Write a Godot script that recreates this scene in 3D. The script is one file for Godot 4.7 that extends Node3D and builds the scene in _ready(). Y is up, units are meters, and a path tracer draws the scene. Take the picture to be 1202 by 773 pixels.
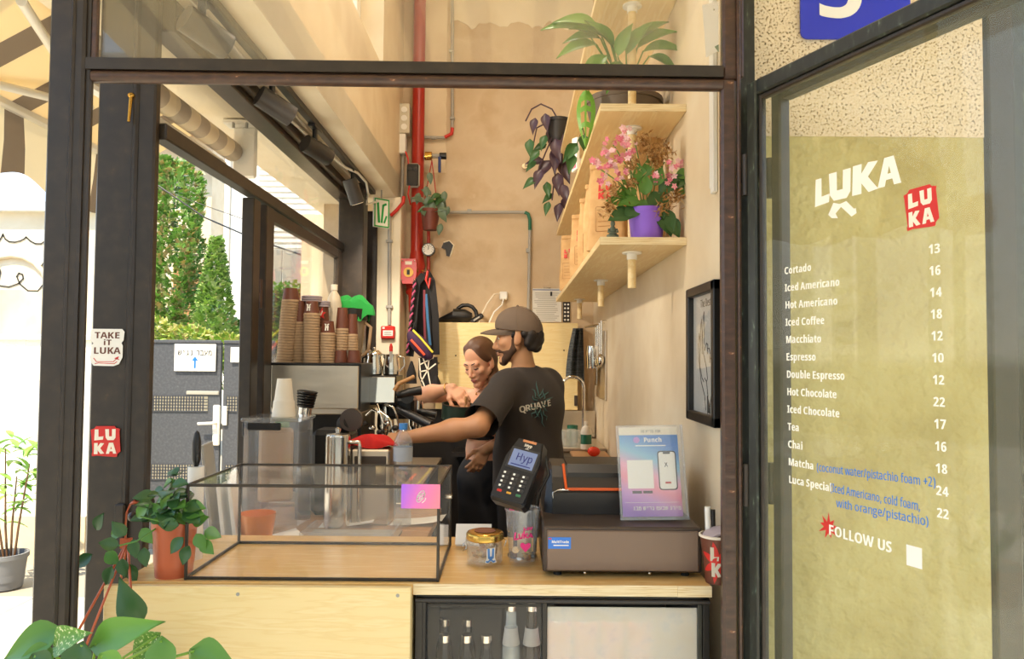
extends Node3D
# A coffee kiosk seen through its open steel-framed window.
# metres, y up; the camera stands at the origin, 1.55 m above the floor, and looks along -z.

const EYE := Vector3(0, 1.55, 0)
const FOCAL := 868.0
const PITCH := 0.0386
const ROLL := 0.0075
const YAW := 0.0022
const SPOT_ENERGY := 2.0
const ADDED_LAMP_ENERGY := 6.0

var M := {}
var taken := {}
var rng := RandomNumberGenerator.new()
var view_basis := Basis()


# ---------------------------------------------------------------- measuring
func ray(px: float, py: float) -> Vector3:
	return view_basis * Vector3((px - 601.0) / FOCAL, (386.5 - py) / FOCAL, -1.0)


# the point d metres in front of the facade's eye line that a sight line through that pixel meets
func at(px: float, py: float, d: float) -> Vector3:
	var r := ray(px, py)
	return EYE + r * (d / -r.z)


func on_plane(px: float, py: float, p: Vector3, n: Vector3) -> Vector3:
	var r := ray(px, py)
	return EYE + r * ((p - EYE).dot(n) / r.dot(n))


# ---------------------------------------------------------------- mesh building
class Shape:
	var v := PackedVector3Array()
	var n := PackedVector3Array()
	var c := PackedColorArray()
	var uv := PackedVector2Array()
	var idx := PackedInt32Array()
	var t := Transform3D()
	var tint := Color(1, 1, 1)
	var colored := false
	var has_uv := false

	func put(p: Vector3, nn: Vector3, u := Vector2()) -> int:
		v.append(t * p)
		n.append((t.basis * nn).normalized())
		c.append(tint)
		uv.append(u)
		return v.size() - 1

	# corners run counter-clockwise seen from outside
	func tri(a: Vector3, b: Vector3, d: Vector3) -> Shape:
		var nn := (b - a).cross(d - a).normalized()
		var i := put(a, nn)
		put(b, nn)
		put(d, nn)
		idx.append_array([i, i + 2, i + 1])
		return self

	func quad(a: Vector3, b: Vector3, d: Vector3, e: Vector3) -> Shape:
		var nn := (d - a).cross(e - b).normalized()
		var i := put(a, nn, Vector2(0, 1))
		put(b, nn, Vector2(1, 1))
		put(d, nn, Vector2(1, 0))
		put(e, nn, Vector2(0, 0))
		idx.append_array([i, i + 2, i + 1, i, i + 3, i + 2])
		return self

	# rows of points; faces look to the side of (next in row) x (next row)
	func grid(rows: Array, wrap_row := false, wrap_rows := false) -> Shape:
		var h := rows.size()
		var w: int = rows[0].size()
		var base := v.size()
		var nn := PackedVector3Array()
		nn.resize(w * h)
		for j in (h if wrap_rows else h - 1):
			var j2 := (j + 1) % h
			for i in (w if wrap_row else w - 1):
				var i2 := (i + 1) % w
				var a: Vector3 = rows[j][i]
				var b: Vector3 = rows[j][i2]
				var d: Vector3 = rows[j2][i2]
				var e: Vector3 = rows[j2][i]
				var f := (d - a).cross(e - b)
				for k in [j * w + i, j * w + i2, j2 * w + i2, j2 * w + i]:
					nn[k] += f
				var i0 := base + j * w + i
				var i1 := base + j * w + i2
				var i3 := base + j2 * w + i2
				var i4 := base + j2 * w + i
				idx.append_array([i0, i3, i1, i0, i4, i3])
		for j in h:
			for i in w:
				put(rows[j][i], nn[j * w + i].normalized() if nn[j * w + i].length() > 1e-12 else Vector3.UP, Vector2(i / float(maxi(1, w - 1)), 1.0 - j / float(maxi(1, h - 1))))
		return self

	func box(o: Vector3, s: Vector3, bevel := 0.0) -> Shape:
		var hs := s * 0.5
		if bevel <= 0.0:
			var p := []
			for k in 8:
				p.append(o + Vector3(hs.x if k & 1 else -hs.x, hs.y if k & 2 else -hs.y, hs.z if k & 4 else -hs.z))
			quad(p[4], p[5], p[7], p[6])
			quad(p[1], p[0], p[2], p[3])
			quad(p[5], p[1], p[3], p[7])
			quad(p[0], p[4], p[6], p[2])
			quad(p[6], p[7], p[3], p[2])
			quad(p[0], p[1], p[5], p[4])
			return self
		var b := minf(bevel, minf(hs.x, minf(hs.y, hs.z)) * 0.98)
		var q := []
		for k in 8:
			var sg := Vector3(1 if k & 1 else -1, 1 if k & 2 else -1, 1 if k & 4 else -1)
			var e := o + sg * hs
			q.append([e - Vector3(0, sg.y, sg.z) * b, e - Vector3(sg.x, 0, sg.z) * b, e - Vector3(sg.x, sg.y, 0) * b])
		quad(q[4][2], q[5][2], q[7][2], q[6][2])
		quad(q[1][2], q[0][2], q[2][2], q[3][2])
		quad(q[5][0], q[1][0], q[3][0], q[7][0])
		quad(q[0][0], q[4][0], q[6][0], q[2][0])
		quad(q[6][1], q[7][1], q[3][1], q[2][1])
		quad(q[0][1], q[1][1], q[5][1], q[4][1])
		for pr in [[0, 1], [2, 3], [4, 5], [6, 7]]:
			_edge(o, q[pr[0]][1], q[pr[1]][1], q[pr[1]][2], q[pr[0]][2])
		for pr in [[0, 2], [1, 3], [4, 6], [5, 7]]:
			_edge(o, q[pr[0]][0], q[pr[1]][0], q[pr[1]][2], q[pr[0]][2])
		for pr in [[0, 4], [1, 5], [2, 6], [3, 7]]:
			_edge(o, q[pr[0]][0], q[pr[1]][0], q[pr[1]][1], q[pr[0]][1])
		for k in 8:
			var mid: Vector3 = (q[k][0] + q[k][1] + q[k][2]) / 3.0
			if (q[k][1] - q[k][0]).cross(q[k][2] - q[k][0]).dot(mid - o) > 0:
				tri(q[k][0], q[k][1], q[k][2])
			else:
				tri(q[k][0], q[k][2], q[k][1])
		return self

	func _edge(o: Vector3, a: Vector3, b: Vector3, d: Vector3, e: Vector3) -> void:
		if (d - a).cross(e - b).dot((a + b + d + e) / 4.0 - o) > 0:
			quad(a, b, d, e)
		else:
			quad(e, d, b, a)

	# eight corners: bottom four (front-left, front-right, back-right, back-left), then the top four
	func hexa(p: Array) -> Shape:
		quad(p[0], p[1], p[5], p[4])
		quad(p[2], p[3], p[7], p[6])
		quad(p[1], p[2], p[6], p[5])
		quad(p[3], p[0], p[4], p[7])
		quad(p[4], p[5], p[6], p[7])
		quad(p[3], p[2], p[1], p[0])
		return self

	func rod(a: Vector3, b: Vector3, r0: float, r1 := -1.0, sides := 12, caps := true) -> Shape:
		return tube([a, b], [r0, r0 if r1 < 0 else r1], sides, caps)

	# a round bar through points
	func tube(pts: Array, radii, sides := 8, caps := true) -> Shape:
		var rows := []
		var side := Vector3.ZERO
		var m := pts.size()
		for i in m:
			var d: Vector3 = (pts[mini(i + 1, m - 1)] - pts[maxi(i - 1, 0)]).normalized()
			if side == Vector3.ZERO:
				side = d.cross(Vector3.UP if absf(d.y) < 0.9 else Vector3.RIGHT).normalized()
			else:
				side = (side - d * side.dot(d)).normalized()
			var up := side.cross(d)
			var r: float = radii[i] if radii is Array else radii
			var row := []
			for k in sides:
				var a := -TAU * k / sides
				row.append(pts[i] + (side * cos(a) + up * sin(a)) * r)
			rows.append(row)
		grid(rows, true)
		if caps:
			fan(rows[0], true)
			fan(rows[m - 1], false)
		return self

	func fan(row: Array, flip: bool) -> Shape:
		var o := Vector3.ZERO
		for p in row:
			o += p
		o /= row.size()
		var nn: Vector3 = (row[1] - row[0]).cross(row[2] - row[1]).normalized() * (-1.0 if flip else 1.0)
		var i0 := put(o, nn, Vector2(0.5, 0.5))
		for k in row.size():
			put(row[k], nn, Vector2(0.5, 0.5) + Vector2.from_angle(TAU * k / row.size()) * 0.5)
		for k in row.size():
			var a := i0 + 1 + k
			var b := i0 + 1 + (k + 1) % row.size()
			if flip:
				idx.append_array([i0, a, b])
			else:
				idx.append_array([i0, b, a])
		return self

	# profile: [radius, height] from bottom to top
	func lathe(o: Vector3, profile: Array, sides := 24, caps := true, sx := 1.0, sz := 1.0) -> Shape:
		var rows := []
		for p in profile:
			var row := []
			for k in sides:
				var a := -TAU * k / sides
				row.append(o + Vector3(cos(a) * p[0] * sx, p[1], sin(a) * p[0] * sz))
			rows.append(row)
		for j in rows.size() - 1:
			# hard edges wherever the profile turns: every band is its own grid unless the turn is slight
			pass
		var start := 0
		for j in range(1, rows.size()):
			var last := j == rows.size() - 1
			var hard := last
			if not last:
				var d0 := Vector2(profile[j][0] - profile[j - 1][0], profile[j][1] - profile[j - 1][1])
				var d1 := Vector2(profile[j + 1][0] - profile[j][0], profile[j + 1][1] - profile[j][1])
				hard = d0.length() < 1e-7 or d1.length() < 1e-7 or absf(d0.angle_to(d1)) > 0.75
			if hard:
				grid(rows.slice(start, j + 1), true)
				start = j
		if caps:
			if profile[0][0] > 1e-4:
				fan(rows[0], true)
			if profile[-1][0] > 1e-4:
				fan(rows[-1], false)
		return self

	func ball(o: Vector3, r: Vector3, sides := 16, rings := 10) -> Shape:
		var rows := []
		for j in rings + 1:
			var b := -PI / 2 + PI * j / rings
			var row := []
			for k in sides:
				var a := -TAU * k / sides
				row.append(o + Vector3(cos(a) * cos(b) * r.x, sin(b) * r.y, sin(a) * cos(b) * r.z))
			rows.append(row)
		return grid(rows, true)

	# outline in x, y (either way round), from z0 to z1
	func prism(outline: Array, z0: float, z1: float) -> Shape:
		var poly := PackedVector2Array(outline)
		if Geometry2D.is_polygon_clockwise(poly):
			poly.reverse()
		var tris := Geometry2D.triangulate_polygon(poly)
		for k in range(0, tris.size(), 3):
			var a := poly[tris[k]]
			var b := poly[tris[k + 1]]
			var d := poly[tris[k + 2]]
			if (b - a).cross(d - a) < 0:
				var s := b
				b = d
				d = s
			tri(Vector3(a.x, a.y, z1), Vector3(b.x, b.y, z1), Vector3(d.x, d.y, z1))
			tri(Vector3(a.x, a.y, z0), Vector3(d.x, d.y, z0), Vector3(b.x, b.y, z0))
		for k in poly.size():
			var a := poly[k]
			var b := poly[(k + 1) % poly.size()]
			quad(Vector3(a.x, a.y, z0), Vector3(b.x, b.y, z0), Vector3(b.x, b.y, z1), Vector3(a.x, a.y, z1))
		return self

	# a cross-section (x across, y along the normal) swept along points with a fixed up
	func band(pts: Array, width: float, thick: float, across: Vector3) -> Shape:
		var rows := []
		var m := pts.size()
		for i in m:
			var d: Vector3 = (pts[mini(i + 1, m - 1)] - pts[maxi(i - 1, 0)]).normalized()
			var ac := (across - d * across.dot(d)).normalized()
			var nn := ac.cross(d)
			rows.append([pts[i] - ac * width / 2 - nn * thick / 2, pts[i] - ac * width / 2 + nn * thick / 2, pts[i] + ac * width / 2 + nn * thick / 2, pts[i] + ac * width / 2 - nn * thick / 2])
		for k in 4:
			var strip := []
			for r in rows:
				strip.append([r[k], r[(k + 1) % 4]])
			grid(strip)
		quad(rows[0][3], rows[0][2], rows[0][1], rows[0][0])
		quad(rows[-1][0], rows[-1][1], rows[-1][2], rows[-1][3])
		return self

	func mesh() -> ArrayMesh:
		var a := []
		a.resize(Mesh.ARRAY_MAX)
		a[Mesh.ARRAY_VERTEX] = v
		a[Mesh.ARRAY_NORMAL] = n
		if colored:
			a[Mesh.ARRAY_COLOR] = c
		if has_uv:
			a[Mesh.ARRAY_TEX_UV] = uv
		a[Mesh.ARRAY_INDEX] = idx
		var m := ArrayMesh.new()
		m.add_surface_from_arrays(Mesh.PRIMITIVE_TRIANGLES, a)
		return m


func S(t := Transform3D()) -> Shape:
	var s := Shape.new()
	s.t = t
	return s


# ---------------------------------------------------------------- nodes
func numbered(called: String) -> String:
	taken[called] = taken.get(called, -1) + 1
	return called if taken[called] == 0 else "%s_%03d" % [called, taken[called]]


func put(called: String, s, m: Material, parent: Node = self) -> MeshInstance3D:
	var o := MeshInstance3D.new()
	o.name = numbered(called) if parent == self else called
	o.mesh = s.mesh() if s is Shape else s
	o.material_override = m
	parent.add_child(o, true)
	return o


func tag(o: Node, label: String, category: String, group := "") -> Node:
	o.set_meta("label", label)
	o.set_meta("category", category)
	if group:
		o.set_meta("group", group)
	return o


func thing(called: String, label: String, category: String, where := Vector3.ZERO, turn := 0.0, group := "") -> Node3D:
	var o := Node3D.new()
	o.name = numbered(called)
	add_child(o)
	o.position = where
	o.rotation.y = turn
	tag(o, label, category, group)
	return o


func built(called: String, s, m: Material, label: String, category: String) -> MeshInstance3D:
	var o := put(called, s, m)
	o.set_meta("kind", "structure")
	tag(o, label, category)
	return o


func setting(called: String, label: String, category: String, where := Vector3.ZERO, turn := 0.0) -> Node3D:
	var o := thing(called, label, category, where, turn)
	o.set_meta("kind", "structure")
	return o


func copy_of(o: Node3D, label: String, where: Vector3, turn := 0.0) -> Node3D:
	var c: Node3D = o.duplicate()
	c.name = numbered(String(o.name).rstrip("0123456789_"))
	add_child(c)
	c.position = where
	c.rotation.y = turn
	c.set_meta("label", label)
	return c


# ---------------------------------------------------------------- materials
func mat(called: String, color: Color, rough := 0.6, metal := 0.0) -> StandardMaterial3D:
	var m := StandardMaterial3D.new()
	m.resource_name = called
	m.albedo_color = color
	m.roughness = rough
	m.metallic = metal
	M[called] = m
	return m


func hexc(s: String) -> Color:
	return Color.html(s)


func noise_tex(seed_: int, freq: float, stops: Array, size := 512, octaves := 4, kind := FastNoiseLite.TYPE_SIMPLEX_SMOOTH) -> NoiseTexture2D:
	var f := FastNoiseLite.new()
	f.noise_type = kind
	f.seed = seed_
	f.frequency = freq
	f.fractal_octaves = octaves
	var t := NoiseTexture2D.new()
	t.width = size
	t.height = size
	t.seamless = true
	t.noise = f
	t.normalize = true
	var g := Gradient.new()
	var offs := PackedFloat32Array()
	var cols := PackedColorArray()
	for s in stops:
		offs.append(s[0])
		cols.append(s[1])
	g.offsets = offs
	g.colors = cols
	t.color_ramp = g
	return t


func grey(a: float) -> Color:
	return Color(a, a, a)


func tri(m: StandardMaterial3D, scale: Vector3, world := true) -> StandardMaterial3D:
	m.uv1_triplanar = true
	m.uv1_world_triplanar = world
	m.uv1_scale = scale
	m.uv1_triplanar_sharpness = 4.0
	return m


func bump(m: StandardMaterial3D, t: Texture2D, cm: float) -> StandardMaterial3D:
	m.heightmap_enabled = true
	m.heightmap_texture = t
	m.heightmap_scale = cm
	return m


func glass(called: String, alpha: float, color := Color(1, 1, 1), rough := 0.02) -> StandardMaterial3D:
	var m := mat(called, Color(color.r, color.g, color.b, alpha), rough)
	m.transparency = BaseMaterial3D.TRANSPARENCY_ALPHA
	return m


# ---------------------------------------------------------------- lettering
func font(bold := true, family := "Droid Sans") -> SystemFont:
	var key := "font_%s_%s" % [family, bold]
	if not M.has(key):
		var f := SystemFont.new()
		f.font_names = PackedStringArray([family])
		f.font_weight = 700 if bold else 400
		M[key] = f
	return M[key]


# cap: height of a capital letter in metres; x and y: the text's own directions
func text(parent: Node, words: String, cap: float, where: Vector3, x: Vector3, y: Vector3, m: Material, bold := true, align := HORIZONTAL_ALIGNMENT_LEFT, family := "Droid Sans", squeeze := 1.0, called := "lettering") -> MeshInstance3D:
	var t := TextMesh.new()
	t.text = words
	t.font = font(bold, family)
	t.font_size = 32
	t.pixel_size = cap / (32.0 * 0.714)
	t.depth = 0.0006
	t.curve_step = 1.2
	t.horizontal_alignment = align
	t.vertical_alignment = VERTICAL_ALIGNMENT_CENTER
	var o := put(called, t, m, parent)
	x = x.normalized()
	y = (y - x * x.dot(y)).normalized()
	o.transform = Transform3D(Basis(x * squeeze, y, x.cross(y)), where)
	return o


# chunky cut-out letters on a unit square
const GLYPH := {
	"L": [[[0.08, 1.0], [0.02, 0.0], [0.86, 0.06], [0.9, 0.36], [0.42, 0.32], [0.42, 1.0]]],
	"U": [[[0.0, 1.0], [0.04, 0.22], [0.22, 0.0], [0.8, 0.0], [0.98, 0.2], [1.0, 1.0], [0.66, 1.0], [0.64, 0.34], [0.36, 0.34], [0.36, 1.0]]],
	"K": [[[0.0, 0.0], [0.04, 1.0], [0.38, 1.0], [0.36, 0.66], [0.64, 1.0], [1.0, 0.96], [0.62, 0.52], [1.0, 0.04], [0.64, 0.0], [0.36, 0.36], [0.36, 0.0]]],
	"A": [[[0.0, 0.0], [0.3, 1.0], [0.5, 1.0], [0.5, 0.7], [0.42, 0.42], [0.5, 0.42], [0.5, 0.22], [0.36, 0.22], [0.3, 0.0]], [[1.0, 0.0], [0.7, 1.0], [0.5, 1.0], [0.5, 0.7], [0.58, 0.42], [0.5, 0.42], [0.5, 0.22], [0.64, 0.22], [0.7, 0.0]]],
}


func glyph(s: Shape, letter: String, o: Vector3, x: Vector3, y: Vector3, depth: float) -> void:
	var keep := s.t
	s.t = keep * Transform3D(Basis(x, y, x.cross(y).normalized()), o)
	for piece in GLYPH[letter]:
		var pts := []
		for p in piece:
			pts.append(Vector2(p[0], p[1]))
		s.prism(pts, 0.0, depth)
	s.t = keep


# an outline grown from a rounded rectangle with a gentle wobble
func badge(w: float, h: float, r: float, wobble := 0.0) -> Array:
	var pts := []
	for k in 4:
		var o := Vector2((w / 2 - r) * (1 if k == 0 or k == 3 else -1), (h / 2 - r) * (1 if k < 2 else -1))
		for j in 5:
			var a := TAU * (k / 4.0 + j / 16.0)
			pts.append(o + Vector2.from_angle(a) * r * (1.0 + wobble * sin(k * 2.3 + j * 1.7)))
	return pts


# frame of axes for things fixed to a flat surface: x to the viewer's right, z out of the surface
func facing(x: Vector3, y: Vector3, o: Vector3) -> Transform3D:
	x = x.normalized()
	y = (y - x * x.dot(y)).normalized()
	return Transform3D(Basis(x, y, x.cross(y)), o)


# ---------------------------------------------------------------- leaves
# a leaf in its own axes: stem at the origin, tip along +x, upper face +y
func leaf_mesh(length: float, width: float, droop := 0.3, fold := 0.15, kind := "oval", steps := 8) -> ArrayMesh:
	var s := S()
	var top := []
	for i in steps + 1:
		var u := i / float(steps)
		var w := sin(PI * pow(u, 0.8)) if kind == "oval" else (sin(PI * pow(u, 0.55)) * (1.0 - 0.12 * u) if kind == "heart" else pow(sin(PI * u), 0.8) * (1.0 - 0.35 * u))
		w = maxf(w, 0.02) * width / 2
		var x := u * length
		var y := -droop * length * u * u + droop * 0.35 * length * u
		var row := []
		for k in 5:
			var q := (k - 2) / 2.0
			var back := -0.12 * length if kind == "heart" and u < 0.06 and absf(q) > 0.4 else 0.0
			row.append(Vector3(x + back, y + absf(q) * w * fold * 2.0 - 0.04 * width * sin(absf(q) * PI), q * w))
		top.append(row)
	s.grid(top)
	var under := []
	for row in top:
		var r2 := []
		for p in row:
			r2.append(p - Vector3(0, 0.0012, 0))
		r2.reverse()
		under.append(r2)
	s.grid(under)
	return s.mesh()


func leaf_at(parent: Node, m: Mesh, material: Material, where: Vector3, dir: Vector3, up: Vector3, scale := 1.0) -> MeshInstance3D:
	var o := put("leaf", m, material, parent)
	var x := dir.normalized()
	var z := x.cross(up)
	z = z.normalized() if z.length() > 0.01 else x.cross(Vector3(0.3, 0.2, 1)).normalized()
	o.transform = Transform3D(Basis(x, z.cross(x), z) * scale, where)
	return o


func jitter(a: float) -> Vector3:
	return Vector3(rng.randf_range(-a, a), rng.randf_range(-a, a), rng.randf_range(-a, a))


func make_materials() -> void:
	var wood_n := noise_tex(11, 0.012, [[0.0, hexc("f2d99e")], [0.45, hexc("f0d699")], [0.55, hexc("eccf8f")], [0.75, hexc("f3dba2")], [1.0, hexc("e8c887")]], 512, 5)
	var ply := mat("birch plywood", Color(1, 1, 1), 0.42)
	ply.albedo_texture = wood_n
	tri(ply, Vector3(0.5, 5.0, 5.0))
	ply.clearcoat_enabled = true
	ply.clearcoat = 0.25
	ply.clearcoat_roughness = 0.25
	var ply2 := mat("shelf plywood", Color(1, 1, 1), 0.45)
	ply2.albedo_texture = noise_tex(12, 0.012, [[0.0, hexc("efd49c")], [0.5, hexc("eacc92")], [0.7, hexc("f2dba8")], [1.0, hexc("e0c084")]], 512, 5)
	tri(ply2, Vector3(5.0, 5.0, 0.5))
	var amber := mat("varnished plywood", Color(1, 1, 1), 0.3)
	amber.albedo_texture = noise_tex(15, 0.012, [[0.0, hexc("f0c47c")], [0.5, hexc("e9b96e")], [0.75, hexc("f3cd8c")], [1.0, hexc("e0ad60")]], 512, 5)
	tri(amber, Vector3(0.5, 5.0, 5.0))
	amber.clearcoat_enabled = true
	amber.clearcoat = 0.5
	amber.clearcoat_roughness = 0.15
	var edge := mat("plywood edge", Color(1, 1, 1), 0.6)
	edge.albedo_texture = noise_tex(13, 0.02, [[0.0, hexc("f3e2bd")], [0.42, hexc("ead3a2")], [0.5, hexc("c9a873")], [0.56, hexc("efdcb3")], [1.0, hexc("f6e8c8")]], 512, 2)
	tri(edge, Vector3(0.4, 34.0, 0.4))
	var brown := mat("stained bench wood", Color(1, 1, 1), 0.4)
	brown.albedo_texture = noise_tex(14, 0.014, [[0.0, hexc("9c6f45")], [0.5, hexc("b58655")], [0.7, hexc("a87a4b")], [1.0, hexc("c49a68")]], 512, 5)
	tri(brown, Vector3(0.8, 6.0, 6.0))
	var dark_wood := mat("dark wood", hexc("6a4a30"), 0.5)

	var plaster_b := noise_tex(21, 0.02, [[0.0, grey(0.25)], [1.0, grey(0.75)]], 512, 5)
	var plaster := mat("cream plaster", Color(1, 1, 1), 0.75)
	plaster.albedo_texture = noise_tex(22, 0.006, [[0.0, hexc("d9c3a0")], [0.35, hexc("e3cfae")], [0.65, hexc("e9d8b9")], [1.0, hexc("dfcaa5")]], 512, 5)
	tri(plaster, Vector3(0.45, 0.45, 0.45))
	bump(plaster, plaster_b, 0.35)
	var plaster2 := mat("pale plaster", Color(1, 1, 1), 0.8)
	plaster2.albedo_texture = noise_tex(23, 0.007, [[0.0, hexc("e9dcc0")], [0.5, hexc("efe3ca")], [1.0, hexc("e4d5b6")]], 512, 5)
	tri(plaster2, Vector3(0.5, 0.5, 0.5))
	bump(plaster2, plaster_b, 0.3)
	var old := mat("worn back plaster", Color(1, 1, 1), 0.75)
	old.albedo_texture = noise_tex(24, 0.006, [[0.0, hexc("c2a783")], [0.3, hexc("cdb492")], [0.6, hexc("d4bd9c")], [0.85, hexc("c8ad88")], [1.0, hexc("dbc8ab")]], 512, 6)
	tri(old, Vector3(0.6, 0.6, 0.6))
	bump(old, plaster_b, 0.6)
	var pits := noise_tex(32, 0.08, [[0.0, grey(0.0)], [0.17, grey(0.35)], [0.27, grey(0.92)], [1.0, grey(1.0)]], 512, 3)
	var stucco_t := mat("pitted tan stucco", Color(1, 1, 1), 0.9)
	stucco_t.albedo_texture = noise_tex(32, 0.08, [[0.0, hexc("9c7e54")], [0.2, hexc("c8ac80")], [0.34, hexc("e9d3ab")], [0.6, hexc("efdcb8")], [1.0, hexc("f3e3c4")]], 512, 3)
	tri(stucco_t, Vector3(2.9, 2.9, 2.9))
	bump(stucco_t, pits, 0.9)
	var stucco_y := mat("painted yellow stucco", Color(1, 1, 1), 0.7)
	stucco_y.albedo_texture = noise_tex(33, 0.007, [[0.0, hexc("b5a45c")], [0.4, hexc("c4b46c")], [0.7, hexc("cdbf7a")], [1.0, hexc("bfae66")]], 512, 5)
	tri(stucco_y, Vector3(0.8, 0.8, 0.8))
	bump(stucco_y, noise_tex(34, 0.055, [[0.0, grey(0.0)], [1.0, grey(1.0)]], 512, 4), 0.9)
	var white_rough := mat("white rendered wall", hexc("f4f1ea"), 0.85)
	tri(white_rough, Vector3(2, 2, 2))
	bump(white_rough, pits, 0.8)
	var paving := mat("pale paving", Color(1, 1, 1), 0.85)
	paving.albedo_texture = noise_tex(35, 0.02, [[0.0, hexc("cfc3ac")], [0.5, hexc("dcd2bd")], [1.0, hexc("e4dccb")]], 512, 5)
	tri(paving, Vector3(0.6, 0.6, 0.6))
	mat("asphalt", hexc("a79d8c"), 0.9)

	var iron := mat("dark painted steel", Color(1, 1, 1), 0.36)
	iron.albedo_texture = noise_tex(41, 0.02, [[0.0, hexc("29221b")], [0.5, hexc("302820")], [0.85, hexc("382e24")], [1.0, hexc("4a3826")]], 512, 5)
	tri(iron, Vector3(1.5, 1.5, 1.5))
	var rusty := mat("brown painted steel", Color(1, 1, 1), 0.3)
	rusty.albedo_texture = noise_tex(42, 0.03, [[0.0, hexc("3a2a22")], [0.6, hexc("4a342a")], [0.86, hexc("553c2e")], [0.93, hexc("8a5a3c")], [1.0, hexc("c7b49a")]], 512, 5)
	tri(rusty, Vector3(1.2, 3.0, 1.2))
	bump(rusty, noise_tex(43, 0.03, [[0.0, grey(0.2)], [1.0, grey(0.8)]], 256, 4), 0.2)
	var worn := mat("chipped green steel", Color(1, 1, 1), 0.35)
	worn.albedo_texture = noise_tex(44, 0.03, [[0.0, hexc("20221e")], [0.6, hexc("2a2d27")], [0.8, hexc("3b4238")], [0.92, hexc("6c7a68")], [1.0, hexc("b8bfa8")]], 512, 5)
	tri(worn, Vector3(3.0, 1.0, 3.0))
	mat("black plastic", hexc("1b1918"), 0.38)
	mat("black rubber", hexc("161514"), 0.7)
	mat("dark grey plastic", hexc("34302d"), 0.42)
	mat("white plastic", hexc("efece4"), 0.35)
	mat("grey plastic", hexc("a8a49a"), 0.5)
	mat("pipe red", hexc("a8281a"), 0.34)
	mat("signal red", hexc("c92a20"), 0.35)
	mat("conduit grey", hexc("a9a49a"), 0.5)
	mat("brass", hexc("c79a4a"), 0.25, 1.0)
	mat("gold lid", hexc("d9b25c"), 0.22, 1.0)
	mat("chrome", hexc("e2ddd4"), 0.1, 1.0)
	var steel := mat("brushed steel", hexc("d6cab8"), 0.42, 1.0)
	steel.roughness_texture = noise_tex(45, 0.02, [[0.0, grey(0.7)], [1.0, grey(1.0)]], 256, 4)
	tri(steel, Vector3(0.6, 14.0, 14.0))
	mat("bright steel", hexc("d8d2c8"), 0.16, 1.0)
	mat("mirror steel", hexc("f0ece4"), 0.06, 1.0)
	mat("paper white", hexc("f3f0e8"), 0.8)
	mat("lettering white", hexc("fbf7ea"), 0.5)
	mat("logo red", hexc("d2281f"), 0.5)
	mat("logo cream", hexc("f4e9d4"), 0.55)
	mat("marker blue", hexc("1a74d0"), 0.5)
	mat("ink black", hexc("211d1b"), 0.6)
	mat("terracotta plastic", hexc("c0603a"), 0.4)
	mat("leaf dark green", hexc("3f6a34"), 0.38)
	for k in [["leaf dark green", "395f30"], ["leaf mid green", "5c8c3c"], ["leaf bright green", "6ea03c"], ["leaf lime", "8ab648"], ["leaf plum", "46303a"], ["leaf grey green", "5c7058"]]:
		var lm := mat(k[0], hexc(k[1]), 0.36)
		lm.backlight_enabled = true
		lm.backlight = hexc(k[1]) * 0.7
	glass("clear pane", 0.012)
	glass("veiled pane", 0.08, hexc("d9cfb4"), 0.03)  # pale tint paints a veil of reflected light into the glass
	glass("door pane", 0.06, hexc("d3d2a4"), 0.015).metallic_specular = 0.22  # faint yellow tint stands in for a reflection over the door glass
	M["clear pane"].metallic_specular = 0.3
	glass("acrylic", 0.07, hexc("eaf2fa"), 0.05)


func bars(called: String, list: Array, m: Material, parent: Node, bevel := 0.004) -> void:
	for b in list:
		var lo := Vector3(minf(b[0], b[1]), minf(b[2], b[3]), minf(b[4], b[5]))
		var hi := Vector3(maxf(b[0], b[1]), maxf(b[2], b[3]), maxf(b[4], b[5]))
		put(called, S().box((lo + hi) / 2, hi - lo, bevel), m, parent)


func slab(x0: float, x1: float, y0: float, y1: float, z0: float, z1: float, bevel := 0.0) -> Shape:
	return S().box(Vector3(x0 + x1, y0 + y1, z0 + z1) / 2, Vector3(absf(x1 - x0), absf(y1 - y0), absf(z1 - z0)), bevel)


const COUNTER_Y := 0.975
const WALL_X := 0.56
const BACK_Z := -5.2


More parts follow.
